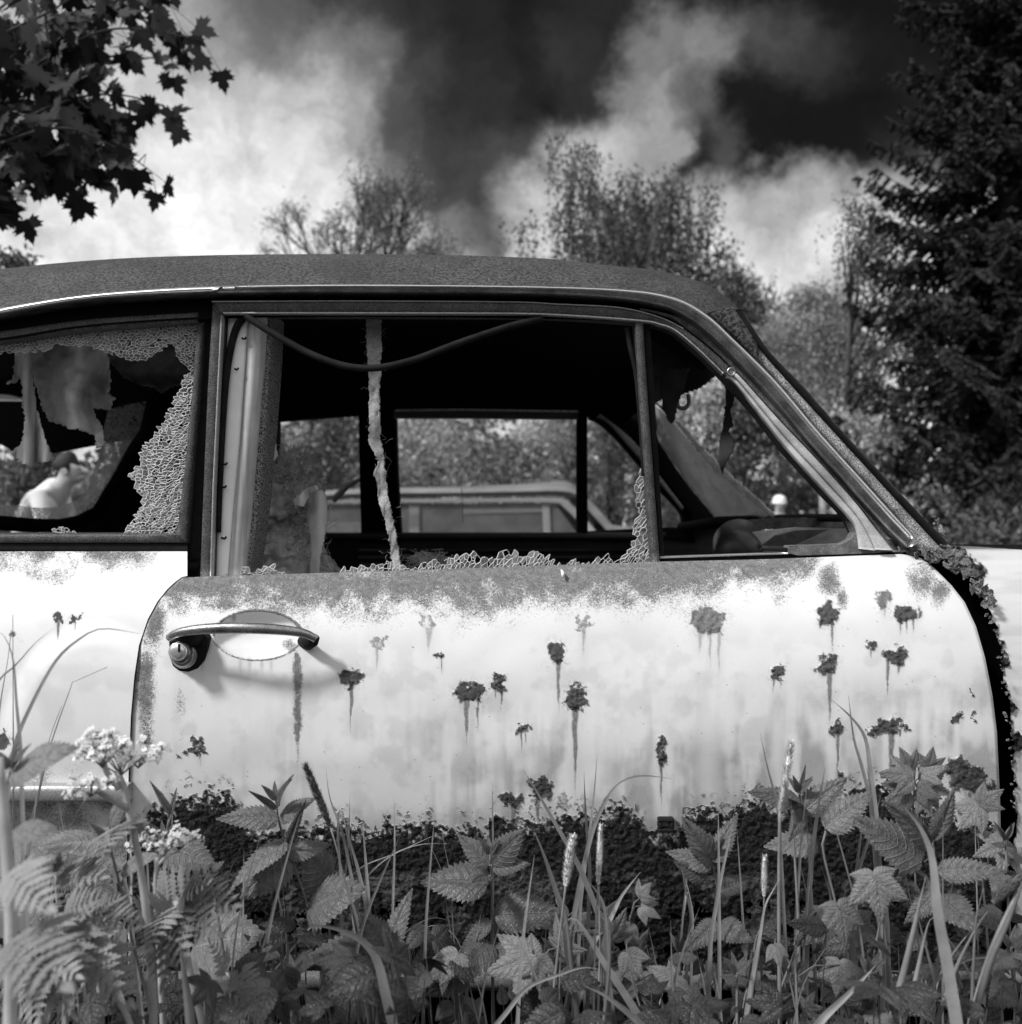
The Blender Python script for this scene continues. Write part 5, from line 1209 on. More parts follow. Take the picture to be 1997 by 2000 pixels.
def fingers(wx, wy, wz, d, up, s):
    """five short finger chains off the palm"""
    out = []; side = d.cross(up).normalized(); w = Vector((wx, wy, wz))
    for k, (off, L) in enumerate(((-.5, .85), (-.17, 1), (.17, .93), (.5, .75))):
        a = w + d * .05 * s + side * off * .055 * s; b_ = a + d * .038 * L * s; c = b_ + (d * .7 - up * .5).normalized() * .034 * L * s
        out.append([tuple(a) + (.0085 * s,), tuple(b_) + (.008 * s,), tuple(c) + (.0065 * s,)])
    a = w + side * -.035 * s; b_ = a + (d * .5 - side * .8).normalized() * .035 * s; c = b_ + d * .03 * s
    out.append([tuple(a) + (.010 * s,), tuple(b_) + (.009 * s,), tuple(c) + (.007 * s,)]); return out
def man():
    Y = 6.3; hd = P(139, 917, Y)       # head centre
    x, z = hd.x, hd.z; root = empty('person', (x - .42, Y, 0), 'man in a pale shirt bending forward, seen through the rear side window', 'person')
    hip = Vector((x - .36, Y, .72)); ch = Vector((x - .21, Y, .99)); nk = Vector((x - .085, Y, 1.09))
    def head(x, y, z, s, dx):
        # skull, jaw, nose and neck in one chain set; indices follow on from the neck
        return
    C = [[tuple(hip) + ((.15, .13),), tuple(hip.lerp(ch, .5)) + ((.145, .12),), tuple(ch) + ((.17, .135),), tuple(nk) + ((.10, .09),), (x - .05, Y, 1.135, (.056, .056)), (x - .015, Y, z - .01, (.100, .105)), (x + .02, Y, z + .035, (.098, .10))],
         [5, (x + .075, Y, z - .06, (.052, .05)), (x + .09, Y, z - .085, (.042, .04))],
         [5, (x + .12, Y, z - .015, (.022, .018)), (x + .145, Y, z - .030, (.012, .012))]]
    arms = []
    for s in (-1, 1):
        sh = Vector((x - .16, Y + s * .18, 1.02)); el = Vector((x - .10, Y + s * .23, .76)); wr = Vector((x + .10, Y + s * .16, .62))
        C.append([2, tuple(sh) + (.062,), tuple(sh.lerp(el, .5)) + (.05,), tuple(el) + (.042,), tuple(el.lerp(wr, .5)) + (.036,), tuple(wr) + (.026,), tuple(wr + Vector((.05, 0, -.01))) + ((.04, .02),)])
        kn = Vector((x - .14, Y + s * .13, .46)); an = Vector((x - .36, Y + s * .12, .08))
        C.append([0, (hip.x, Y + s * .10, .66, .095), tuple(kn.lerp(Vector((hip.x, Y + s * .1, .66)), .5)) + (.085,), tuple(kn) + (.058,), tuple(kn.lerp(an, .4)) + (.058,), tuple(an) + (.038,), (an.x + .13, an.y, .04, .035)])
        arms.append((sh, el, wr))
    body = skinned('body', C, SKIN, root)
    for s, (sh, el, wr) in zip((-1, 1), arms):
        for k, fg in enumerate(fingers(wr.x + .05, wr.y, wr.z - .01, Vector((.9, 0, -.4)).normalized(), Vector((.4, 0, .9)).normalized(), 1.0)): skinned('finger', [fg], SKIN, body, 1)
    SH = mat('pale_shirt', .80, .8, var=.05, vs=6)
    C = [[tuple(hip + Vector((-.02, 0, .0))) + ((.145, .15),), tuple(hip.lerp(ch, .5)) + ((.14, .14),), tuple(ch) + ((.145, .155),), tuple(nk + Vector((-.02, 0, 0))) + ((.095, .10),), (x - .06, Y, 1.12, (.07, .07))]]
    for sh, el, wr in arms: C.append([2, tuple(sh) + (.078,), tuple(sh.lerp(el, .5)) + (.066,), tuple(el) + (.058,), tuple(el.lerp(wr, .55)) + (.050,)])
    skinned('shirt', C, SH, root)
    C = [[tuple(hip) + ((.16, .145),)]]
    C[0].append((hip.x + .0, Y, .68, (.15, .145)))
    for s in (-1, 1): C.append([1, (hip.x + .05, Y + s * .11, .64, .10), (x - .14, Y + s * .13, .46, .075), (x - .34, Y + s * .12, .14, .06)])
    skinned('trousers', C, mat('dark_trousers', .06, .85), root)
    C = [[(x - .06, Y, z - .02, (.105, .10)), (x - .045, Y, z + .03, (.115, .11)), (x + .0, Y, z + .075, (.100, .098)), (x + .045, Y, z + .085, (.055, .07))]]
    skinned('hair', C, HAIR, body)
    for s in (-1, 1):
        b = MB(); b.lathe((x - .012, Y + s * .088, z - .022), (.1, s, 0), [(0, .022), (.010, .028), (.013, .024), (.010, .012)], 16); b.obj('ear', SKIN, body, True)
        b = MB(); b.lathe((x + .082, Y + s * .034, z + .0), (1, s * .3, -.2), [(0, .012), (.006, .010), (.009, .004)], 12); b.obj('eye', HAIR, body, True)
man()
def child():
    Y = 11.4; t = P(1523, 985, Y); x, z = t.x, t.z; root = empty('person', (x, Y, 0), 'small child in a white sun hat and pale top, seen over the dashboard', 'person')
    hipz = .52; C = [[(x, Y, hipz, (.10, .085)), (x, Y, .66, (.095, .08)), (x, Y, z - .19, (.115, .085)), (x, Y, z - .125, (.045, .045)), (x, Y, z - .03, (.075, .08)), (x, Y, z + .04, (.078, .082))], [4, (x, Y - .07, z - .07, (.036, .03))], [4, (x, Y - .085, z - .015, (.012, .012)), (x, Y - .10, z - .022, (.008, .008))]]
    arms = []
    for s in (-1, 1):
        sh = Vector((x + s * .125, Y, z - .20)); el = Vector((x + s * .165, Y + .0, z - .38)); wr = Vector((x + s * .15, Y - .06, z - .53))
        C.append([2, tuple(sh) + (.040,), tuple(el) + (.03,), tuple(wr) + (.021,), tuple(wr + Vector((0, -.02, -.04))) + (.024,)]); arms.append((sh, el, wr))
        C.append([0, (x + s * .06, Y, .46, .062), (x + s * .065, Y, .26, .045), (x + s * .065, Y, .06, .03), (x + s * .065, Y - .09, .03, .026)])
    body = skinned('body', C, SKIN, root)
    for sh, el, wr in arms:
        for fg in fingers(wr.x, wr.y - .02, wr.z - .04, Vector((0, -.3, -1)).normalized(), Vector((0, -1, .3)).normalized(), .6): skinned('finger', [fg], SKIN, body, 1)
    C = [[(x, Y, .50, (.115, .10)), (x, Y, .66, (.11, .095)), (x, Y, z - .19, (.128, .098)), (x, Y, z - .14, (.06, .058))]]
    for sh, el, wr in arms: C.append([2, tuple(sh) + (.052,), tuple(sh.lerp(el, .8)) + (.046,)])
    skinned('top', C, mat('pale_shirt', .8), root)
    C = [[(x, Y, .52, (.115, .10)), (x, Y, .47, (.11, .10))]]
    for s in (-1, 1): C.append([1, (x + s * .065, Y, .40, .07), (x + s * .066, Y, .28, .058)])
    skinned('shorts', C, mat('dark_trousers', .06), root)
    b = MB(); b.lathe((x, Y, z + .005), (0, -.12, 1), [(.010, .100), (.016, .096), (.03, .094), (.04, .090), (.06, .086), (.095, .07), (.115, .035), (.118, .003)], 32); b.obj('sun_hat', mat('white_cotton', .85, .8), root, True)
    for s in (-1, 1):
        b = MB(); b.lathe((x + s * .028, Y - .076, z - .002), (0, -1, 0), [(0, .009), (.004, .007), (.006, .002)], 10); b.obj('eye', HAIR, body, True)
child()
# ---------------------------------------------------------------- weeds in front of the car
LG = leaf_mat('nettle_leaf', .15, .25, .42, .22, 6, spec=.5, veins=True); LH = leaf_mat('hop_leaf', .26, .25, .42, .18, 5, spec=.5, veins=True); LFN = leaf_mat('fern_leaf', .30, .3, .6, .2, 50)  # nettle, hop and fern colours lightened for the light they catch
LU = leaf_mat('shaded_undergrowth_leaf', .055, .25, .42, .3, 40, spec=.5, rv=.5, veins=True); LG_SUN = leaf_mat('sunlit_nettle_leaf', .26, .3, .5, .2, 6, spec=.4, veins=True); ST_SUN = leaf_mat('sunlit_stem', .42, .12, .5, .2, 30)  # shade low down and sunlight at the left put into these colours
ST = leaf_mat('stem_green', .17, .12, .5, .25, 30, spec=.35); GR = leaf_mat('grass_blade', .27, .3, .45, .2, 30, spec=.45); SEED = mat('seed_head', .62, .8, var=.3, vs=80, fine=.4, fs=1500); SEEDD = mat('dark_seed_head', .09, .85, var=.2, vs=80, fine=.4, fs=1500)
FLO = leaf_mat('white_floret', .85, .3, .6, .05, 60)
def lobe(L, wmax, teeth, depth, ang=0.0, off=(0, 0), base=.1, ns=3, seed=0, veins=8, tip=1.0):
    """one serrated leaf blade: verts (x along, y across, z relief)"""
    r = random.Random(seed); n = teeth * ns + 1; vv = np.linspace(-1, 1, 11); V = []
    for i in range(n):
        u = i / (n - 1); w = wmax * (math.sin(math.pi * min(1, (u * .94 + .06)) ** .62) ** .85) * (1 - .12 * u)
        if i == n - 1: w = .002
        fr = (i % ns) / ns
        for v in vv:
            a = abs(v); k = 1 + depth * (fr - .3) * (a > .99) * min(1, 6 * (1 - u)); x = L * u + (L * .022 * (fr * 2) if a > .99 else 0) - .0
            x = x + a * L * .03
            z = .030 * L * math.cos(2 * math.pi * (u * veins - a * 1.6)) * (a * (1.05 - a)) * 1.0 - .05 * L * (1 - a) ** 6 * (1 if u < .9 else 0) - .10 * L * a * a * wmax * 2 - .22 * L * u * u
            y = v * w * k * L
            V.append((x, y, z))
    UA = np.array([(i / (n - 1) * veins, abs(v)) for i in range(n) for v in vv], np.float32)
    V = np.array(V); ca, sa = math.cos(ang), math.sin(ang); X = V[:, 0] * ca - V[:, 1] * sa + off[0]; Y = V[:, 0] * sa + V[:, 1] * ca + off[1]
    return np.concatenate([np.stack([X, Y, V[:, 2]], -1), UA], -1), gfaces(n, 11)
def join(parts):
    V = []; Fa = []; b = 0
    for v, f in parts: V.append(v); Fa.append(f + b); b += len(v)
    return np.concatenate(V), np.concatenate(Fa)
def tm(parts, matx):
    V, f = join(parts); A = V[:, 3:5] if V.shape[1] > 3 else np.zeros((len(V), 2)); me = fmesh(V[:, :3], f, {'lu': A[:, 0], 'la': A[:, 1]}); me.materials.append(matx); me.polygons.foreach_set('use_smooth', [True] * len(me.polygons)); return me
NETTLE = [tm([lobe(1, w, t, d, seed=s, veins=vn_)], LG) for w, t, d, s, vn_ in ((.27, 13, .30, 1, 8), (.34, 12, .26, 2, 7), (.22, 15, .34, 3, 9))]
NARROW = tm([lobe(1, .13, 14, .35, veins=8)], LG)
def palm(angs, lens, w, mt, teeth=10, depth=.24):
    ps = []
    for k, (a, L) in enumerate(zip(angs, lens)):
        v, f = lobe(L, 1.12 * w / (L ** .5), teeth, depth, math.radians(a), seed=k, veins=7); v[:, 2] += .004 * (k % 3); ps.append((v, f))
    return tm(ps, mt)
HOP = [palm([0, 50, -50, 104, -104], [1, .88, .86, .55, .52], .25, LH), palm([0, 44, -46], [1, .82, .84], .25, LH), palm([0, 56, -52, 118, -112], [.95, .95, .9, .66, .6], .22, LH, 9, .3)]
def fern_mesh():
    """once divided leaf with deeply cut, narrow side leaflets"""
    ps = []; r = random.Random(4); N = 7
    def add(L, ang, off, w=.17, teeth=6, zc=0.0, seed=0):
        v, f = lobe(L, w, teeth, 1.15, ang, off, seed=seed, veins=teeth, ns=3); v[:, 2] = v[:, 2] * .5 + zc; v[:, 3:] = 0; ps.append((v, f))
    for i in range(N):
        u = .10 + .82 * i / N; PL = .50 * (1 - u) ** .75 + .05; zc = -.26 * u * u
        for s in (-1, 1):
            a = s * math.radians(60 - 16 * u + r.uniform(-6, 6)); add(PL * r.uniform(.88, 1.08), a, (u, 0), .15 + .05 * u, max(4, int(9 * (1 - u)) + 2), zc, i)
            if i < 2: add(PL * .42, a + s * .9, (u + math.cos(a) * PL * .28, math.sin(a) * PL * .28), .2, 4, zc - .01, i)
    add(.22, 0, (.86, 0), .2, 5, -.22)
    b_ = MB(); b_.tube([(0, 0, 0), (.5, 0, -.065), (1, 0, -.26)], [.012, .009, .004], 5, cap=False); q = np.array(b_.v); ps.append((np.concatenate([q, np.zeros((len(q), 2))], -1), np.array(b_.f)))
    return tm(ps, LFN)
FERN = fern_mesh()
def leaf(name, me, base, tip, parent, width=1.0, face=None, mt=None):
    """a copy of a leaf mesh laid from base to tip, upper side turned towards `face`"""
    o = bpy.data.objects.new(name, me); COL.objects.link(o); x = tip - base; L = x.length; x.normalize()
    n = Vector(face or (rnd.uniform(-.4, .2), -.75, .75)); n = (n - x * n.dot(x)).normalized(); y = n.cross(x)
    M = Matrix((x * L, y * L * width, n * L)).transposed().to_4x4(); M.translation = base
    o.parent = parent; pm = Matrix.Translation(parent.location)
    o.matrix_parent_inverse = pm.inverted(); o.matrix_basis = M
    if mt: o.material_slots[0].link = 'OBJECT'; o.material_slots[0].material = mt
    return o
def stem_obj(name, pts, r0, r1, parent, mt=ST, n=26, Yc=None):
    q = resample([p[:2] for p in pts], n) if len(pts) > 2 else np.linspace(pts[0][:2], pts[-1][:2], n)
    ys = np.interp(np.linspace(0, 1, n), np.linspace(0, 1, len(pts)), [p[2] for p in pts])
    b = MB(); path = [P(x, y, Y) for (x, y), Y in zip(q, ys)]
    b.tube(path, [r0 + (r1 - r0) * i / (n - 1) for i in range(n)], 8); return b.obj(name, mt, parent, True), path
def ground_base(x, y, Y):
    p = P(x, y, Y); return Vector((p.x, Y, 0.0))
ALLW = []
def root_of(name, pts, cat, group):
    b = ground_base(*pts[0]); r = empty(name, b, None, cat, group); ALLW.append((r, pts)); return r
def to_ground(pts):
    """carry a stem on down to the soil below the frame"""
    x, y, Y = pts[0]; yg = CY + ZC * F / (Y + D); x2, y2 = pts[1][:2]
    dx = (x - x2) / max(20, (y - y2)) * (yg - y) * .35
    return [(x + dx * k, y + (yg - y) * k, Y) for k in (1, .42, .17, .06)] + list(pts)
def nettle(pts, leaves, label=None, seed=1, r0=.0021, top=True):
    pts = to_ground(pts); root = root_of('nettle', pts, 'nettle', 'nettle plants in front of the door'); root['label'] = label or 'nettle'
    r = random.Random(seed); s, path = stem_obj('stem', pts, r0, .0012, root, n=40)
    for bx, by, tx, ty, w in leaves:
        Y = min(path, key=lambda p: (p - P(bx, by, p.y)).length).y
        me = NARROW if w < .6 else r.choice(NETTLE); L = math.hypot(tx - bx, ty - by)
        b = P(bx, by, Y - .003); t = P(tx, ty, Y - r.uniform(-.01, .05)); leaf('leaf', me, b, t, root, max(w, .75), (r.uniform(-.5, .3), -r.uniform(.5, 1.0), r.uniform(.5, .9)), LG_SUN if pts[-1][0] < 330 else None)  # plants at the left take the sunlit leaf colour
        st = min(path, key=lambda p: (p - b).length)
        if (st - b).length > .003: m = MB(); m.tube([st, b], .0008, 5); m.obj('leaf_stalk', ST, root, True)
    if top:
        p = path[-1]
        for k in range(4):
            a = k * 1.57 + r.random(); leaf('young_leaf', NARROW, p, p + Vector((math.cos(a) * .012, math.sin(a) * .012 - .004, .018)), root, 1.3)
    return root
def nettle_auto(x, ytop, Y, seed, label=None, size=95, nodes=5, lean=0, mt=None):
    r = random.Random(seed); yb = CY + ZC * F / (Y + D); pts = [(x + lean, 2000, Y), (x + lean * .4, (ytop + 2000) / 2, Y), (x, ytop, Y + .01)]; lv = []
    for k in range(nodes):
        y = ytop + 12 + k * (34 + 16 * k) * (1.3 / (Y + D)) ** .3; L = size * (.45 + .28 * k) * r.uniform(.85, 1.1); L = min(L, size * 1.25)
        if y > 2040: break
        xx = x + lean * .5 * ((y - ytop) / (2000 - ytop)) ** 1.5
        for s in (-1, 1):
            if k % 2 == 0: a = math.radians(r.uniform(-25, 30))
            else: a = math.radians(r.uniform(20, 60))
            f = 1.0 if k % 2 == 0 else .6
            lv.append((xx, y, xx + s * L * f * math.cos(a), y + L * math.sin(a) * .8, r.uniform(.9, 1.2)))
    return nettle(pts, lv, label, seed)

# the nettles one can tell apart
nettle([(648, 2000, -.30), (612, 1810, -.28), (578, 1700, -.27), (546, 1610, -.26), (539, 1562, -.26)], [(545, 1598, 432, 1586, .9), (545, 1598, 598, 1553, .8), (541, 1575, 546, 1514, .4), (541, 1580, 500, 1548, .5), (556, 1640, 446, 1706, 1.1), (560, 1668, 470, 1748, 1.2), (600, 1772, 680, 1722, 1.1), (562, 1650, 585, 1585, .5), (622, 1850, 560, 1900, 1.1), (560, 1668, 640, 1640, .8)], 'nettle with its tip below the door handle, over the left hump of black rust', 1)
nettle([(966, 2000, -.27), (960, 1860, -.26), (961, 1760, -.25), (959, 1700, -.25), (958, 1668, -.25)], [(955, 1722, 824, 1704, 1.25), (957, 1690, 904, 1632, .9), (960, 1690, 1009, 1630, .9), (962, 1694, 1023, 1682, .7), (966, 1785, 1098, 1776, 1.1), (958, 1800, 895, 1842, 1.1), (962, 1795, 990, 1830, .9), (960, 1840, 880, 1905, 1.2), (964, 1850, 1030, 1890, 1.2), (956, 1710, 930, 1700, .8)], 'nettle with an open star of top leaves, centred under the middle of the door', 2)
nettle([(1398, 2000, -.25), (1405, 1850, -.24), (1403, 1746, -.23), (1394, 1695, -.23), (1391, 1662, -.23)], [(1393, 1682, 1346, 1613, .9), (1394, 1684, 1433, 1590, 1.0), (1392, 1690, 1311, 1656, 1.0), (1392, 1688, 1370, 1655, .6), (1380, 1716, 1328, 1688, 1.3), (1405, 1738, 1474, 1710, 1.1), (1404, 1800, 1345, 1850, 1.1), (1405, 1805, 1460, 1830, 1.1)], 'nettle with upright top leaves just right of the square clip', 3)
nettle([(1640, 2000, -.27), (1624, 1760, -.25), (1600, 1650, -.25), (1568, 1570, -.24), (1561, 1548, -.24)], [(1562, 1566, 1474, 1540, .9), (1570, 1586, 1648, 1521, 1.0), (1562, 1552, 1574, 1497, .5), (1598, 1645, 1502, 1638, 1.3), (1560, 1560, 1530, 1530, .6), (1570, 1580, 1552, 1625, .8), (1626, 1780, 1560, 1830, 1.1)], 'slanting nettle whose tip crosses the lower end of a long rust streak at right', 4)
nettle([(1668, 2000, -.30), (1640, 1800, -.28), (1608, 1660, -.28), (1614, 1622, -.28)], [(1612, 1618, 1696, 1542, 1.35)], 'nettle carrying one big dark upturned leaf at the right end of the sill', 5, top=False)
nettle([(1862, 2000, -.33), (1842, 1850, -.31), (1830, 1720, -.30), (1822, 1640, -.30)], [(1822, 1652, 1763, 1572, .9), (1825, 1642, 1874, 1560, 1.0), (1806, 1684, 1692, 1592, 1.2), (1832, 1700, 1962, 1690, 1.0), (1836, 1742, 1770, 1800, 1.1), (1838, 1750, 1900, 1800, 1.1)], 'broad dark nettle in front of the black gap at the front edge of the door', 6)
nettle([(300, 2000, -.42), (262, 1850, -.40), (232, 1720, -.40), (212, 1640, -.39)], [(212, 1642, 98, 1624, 1.3), (216, 1620, 150, 1700, 1.2), (214, 1612, 232, 1560, .9), (240, 1760, 160, 1800, 1.1), (236, 1700, 290, 1660, 1.0)], 'sunlit nettle on the left, behind the white flower head', 7)
nettle([(372, 2000, -.30), (352, 1820, -.29), (330, 1700, -.28), (322, 1640, -.28)], [(326, 1652, 413, 1682, 1.5), (324, 1645, 296, 1700, .9), (372, 1850, 488, 1812, 1.7), (356, 1780, 300, 1840, 1.1), (335, 1590, 300, 1530, .5), (330, 1600, 343, 1545, .4)], 'nettle with one broad toothed leaf over the left end of the black sill rust', 8)
nettle([(15, 2000, -.62), (18, 1850, -.60), (5, 1600, -.60), (20, 1500, -.58)], [(20, 1510, 112, 1440, .9), (8, 1640, 80, 1600, .9)], 'tall blurred nettle at the left edge reaching up across the chrome strip', 9, r0=.0042)
nettle([(760, 2000, -.32), (762, 1940, -.31), (757, 1880, -.31)], [(754, 1868, 790, 1742, .9), (750, 1880, 630, 1850, 1.3), (752, 1905, 620, 1950, 1.3), (756, 1890, 690, 1840, 1.0), (762, 1930, 840, 1960, 1.2), (752, 1860, 724, 1800, 1.0)], 'low nettle with one narrow leaf standing straight up, left of the middle of the photo', 10)
nettle([(655, 2000, -.24), (650, 1860, -.22), (636, 1770, -.22), (640, 1735, -.22)], [(640, 1728, 612, 1672, 1.2), (640, 1728, 678, 1716, 1.1), (640, 1740, 590, 1725, 1.0)], 'small nettle behind the leaning seed head left of the middle of the door', 11)
for i, (x, yt, Y, sz, ln, lab) in enumerate([
    (505, 1850, -.30, 80, -20, 'low nettle below the broad toothed leaf near the rear edge of the door'),
    (575, 1905, -.36, 90, 10, 'low nettle at the bottom, under the leaning seed head'), (705, 1820, -.24, 70, 0, 'dim nettle close to the sill, left of the middle'),
    (880, 1890, -.30, 90, 10, 'low nettle left of the foot of the star topped nettle'), (1085, 1860, -.28, 80, 20, 'low nettle right of the foot of the star topped nettle'),
    (1180, 1790, -.22, 70, -10, 'nettle behind the two pale seed heads'), (1245, 1850, -.26, 75, 10, 'low nettle below the square clip'),
    (1330, 1860, -.30, 85, -10, 'low nettle left of the single short seed head'), (1440, 1900, -.34, 80, 0, 'low nettle right of the single short seed head'),
    (1545, 1900, -.30, 80, 20, 'low nettle below the tilted seed head at right'), (1700, 1900, -.36, 90, 10, 'low nettle under the big fan shaped leaf'),
    (1890, 1840, -.28, 80, 0, 'dim nettle between the thick stems at the bottom right'), (1965, 1640, -.25, 75, 20, 'nettle over the pale fender at the right edge'),
    (1975, 1850, -.40, 90, 20, 'low nettle in the bottom right corner'), (1800, 1760, -.22, 70, 0, 'dim nettle close behind the big fan shaped leaf')]):
    nettle_auto(x, yt, Y, 40 + i, lab, sz * .8, 6, ln)

# hops: fan shaped leaves on thin bines
def hop(pts, leaves, label, seed=1):
    pts = to_ground(pts); root = root_of('hop_bine', pts, 'hop plant', 'hop bines among the nettles'); root['label'] = label
    r = random.Random(seed); s, path = stem_obj('stem', pts, .0016, .0010, root, n=40)
    for cx, cy, R, ang, k, fz in leaves:
        Y = -.30 if fz is None else fz; b = P(cx, cy, Y); a = math.radians(ang)
        t = P(cx + R * math.cos(a), cy + R * math.sin(a), Y - .012)
        leaf('leaf', HOP[k], b, t, root, 1.0, (r.uniform(-.35, .25), -1, r.uniform(.35, .9)))
        st = min(path, key=lambda p: (p - b).length); m = MB(); md = st.lerp(b, .5) + Vector((0, .004, .006)); m.tube([st, md, b], .0007, 5); m.obj('leaf_stalk', ST, root, True)
    return root
hop([(1690, 2000, -.33), (1705, 1880, -.31), (1722, 1780, -.30), (1712, 1725, -.30)], [(1709, 1716, 92, 78, 0, -.36), (1640, 1775, 80, 75, 0, -.35)], 'hop with the biggest fan shaped ribbed leaf and a second one at its lower left', 1)
hop([(1560, 2000, -.34), (1540, 1900, -.33), (1520, 1850, -.32)], [(1514, 1846, 48, 70, 1, -.33), (1640, 1885, 62, 95, 0, -.32)], 'hop with a small folded fan leaf below the short seed head at right', 2)
hop([(1800, 2000, -.22), (1790, 1750, -.20), (1784, 1600, -.19), (1788, 1500, -.19)], [(1785, 1520, 56, 195, 1, -.21), (1800, 1512, 50, -20, 1, -.20), (1792, 1540, 52, 20, 1, -.21), (1780, 1505, 40, 250, 1, -.20), (1815, 1500, 34, -75, 1, -.20), (1775, 1545, 50, 150, 1, -.21), (1800, 1555, 48, 55, 1, -.21), (1810, 1535, 60, 15, 2, -.20)], 'pale hop shoot with bunched young leaves at the lower front corner of the door', 3)
hop([(1960, 2000, -.22), (1945, 1800, -.20), (1925, 1640, -.20), (1912, 1580, -.20)], [(1915, 1575, 56, 130, 1, -.21), (1915, 1570, 50, -30, 1, -.21), (1960, 1650, 55, 160, 2, -.22), (1975, 1670, 50, 20, 2, -.22), (1955, 1690, 40, 80, 1, -.22)], 'hop shoot with a pale leaf crossing the black gap near the right edge', 4)
hop([(905, 2000, -.33), (895, 1930, -.32), (905, 1880, -.31)], [(895, 1862, 72, 120, 1, -.33), (870, 1890, 50, 150, 2, -.32)], 'hop with a ribbed leaf hanging left of the foot of the star topped nettle', 5)
hop([(1065, 2000, -.34), (1058, 1920, -.32), (1040, 1870, -.31)], [(1042, 1872, 95, 165, 0, -.31), (1048, 1868, 70, 85, 1, -.32), (1095, 1850, 50, -60, 2, -.29)], 'dark hop with broad leaves between the middle nettle and the first pale seed head', 6)
hop([(1260, 2000, -.32), (1240, 1930, -.30), (1225, 1860, -.28), (1230, 1800, -.27)], [(1225, 1860, 62, 60, 1, -.29), (1232, 1805, 40, 100, 1, -.27), (1252, 1770, 42, 30, 1, -.26), (1250, 1755, 30, -60, 1, -.26), (1318, 1910, 60, 150, 2, -.30), (1195, 1835, 60, 240, 2, -.28)], 'hop with small three part leaves below the square clip', 7)
hop([(700, 2000, -.38), (695, 1940, -.37), (690, 1890, -.36)], [(685, 1880, 60, 185, 1, -.37), (690, 1900, 75, 130, 2, -.37)], 'hop with toothed rounded leaves at the bottom, left of the middle', 8)
hop([(1100, 2000, -.22), (1120, 1880, -.2), (1128, 1800, -.19)], [(1128, 1800, 36, 10, 1, -.2), (1110, 1790, 36, 200, 1, -.2), (1090, 1800, 44, 170, 2, -.2)], 'small ragged hop shoot low against the rust between the two pale seed heads', 9)

# cow parsley with its white flower heads
def umbel(root, c, rays, R, seed, face=Vector((0, -.4, .9)), name='flower_head'):
    r = random.Random(seed); b = MB(); fl = MB(); c = Vector(c)
    for k in range(rays):
        an = 2 * math.pi * k / rays + r.uniform(-.2, .2); rr = R * math.sqrt(r.uniform(.25, 1)); tgt = c + Vector((math.cos(an) * rr, math.sin(an) * rr * .7 - .004, R * r.uniform(.25, .85)))
        b.tube([c, c.lerp(tgt, .5) + Vector((0, 0, .002)), tgt], .0006, 4)
        for j in range(r.randint(10, 15)):
            d = Vector((r.gauss(0, 1), r.gauss(0, 1), r.gauss(.3, .7))).normalized(); p = tgt + d * r.uniform(.004, .0075); b.tube([tgt, p], .0003, 3)
            n = (d + Vector((0, -.5, .5))).normalized(); a = n.orthogonal().normalized(); e = n.cross(a); s = r.uniform(.0017, .0028)
            for m in range(5):
                t = 2 * math.pi * m / 5 + r.random(); q = a * math.cos(t) + e * math.sin(t); w = n.cross(q)
                fl.add([p, p + q * s * .6 + w * s * .42 + n * s * .15, p + q * s * 1.15 + n * s * .35, p + q * s * .6 - w * s * .42 + n * s * .15], [(0, 1, 2, 3)])
            fl.lathe(p, n, [(-.0007, .0004), (0, .0009), (.0008, .0006)], 5)
    o = b.obj(name, ST, root, True); fl.obj('petals', FLO, o); return o
def parsley(pts, label, ferns=(), umbels=(), r0=.004, r1=.0016, branches=(), seed=1):
    pts = to_ground(pts); root = root_of('cow_parsley', pts, 'cow parsley', 'cow parsley in the left foreground'); root['label'] = label
    s, path = stem_obj('stem', pts, r0, r1, root, ST_SUN, n=50); r = random.Random(seed)
    for bp in branches: stem_obj('side_stem', bp, r0 * .5, r1 * .7, root, ST_SUN, n=20)
    for bx, by, Y, tx, ty, Yt, w in ferns:
        tx, ty = bx + (tx - bx) * .84, by + (ty - by) * .84
        leaf('fern_leaf', FERN, P(bx, by, Y), P(tx, ty, Yt), root, w, (r.uniform(-.4, .3), -r.uniform(.5, 1), r.uniform(.4, .9)))
    for i, (x, y, Y, n, R) in enumerate(umbels): umbel(root, P(x, y, Y), n, R, seed * 10 + i)
    return root
parsley([(300, 2000, -.50), (292, 1850, -.50), (275, 1700, -.49), (255, 1600, -.48), (240, 1530, -.48), (228, 1505, -.48)], 'cow parsley with the tallest white flower head, beside the rear edge of the door',
  ferns=[(255, 1600, -.48, 165, 1650, -.55, .9), (255, 1600, -.48, 290, 1640, -.5, .6)], umbels=[(236, 1515, -.48, 9, .030), (200, 1500, -.50, 8, .024), (270, 1500, -.46, 8, .026), (178, 1556, -.52, 7, .020)],
  branches=[[(232, 1540, -.48), (205, 1500, -.49), (205, 1455, -.50)], [(250, 1580, -.48), (215, 1560, -.5), (190, 1545, -.52)]], r0=.0058, r1=.0028, seed=1)
b_ = ALLW[-1][0]; umbel(b_, P(206, 1452, -.50), 5, .012, 91)
parsley([(318, 2000, -.44), (310, 1850, -.44), (304, 1740, -.43), (308, 1675, -.43)], 'shorter cow parsley with a drooping half open flower head over the sill rust', ferns=[(306, 1780, -.43, 405, 1700, -.48, .8)], umbels=[(318, 1672, -.43, 9, .024), (350, 1660, -.42, 7, .020)],
  branches=[[(308, 1690, -.43), (330, 1670, -.43), (350, 1662, -.42)]], r0=.0036, r1=.0022, seed=2)
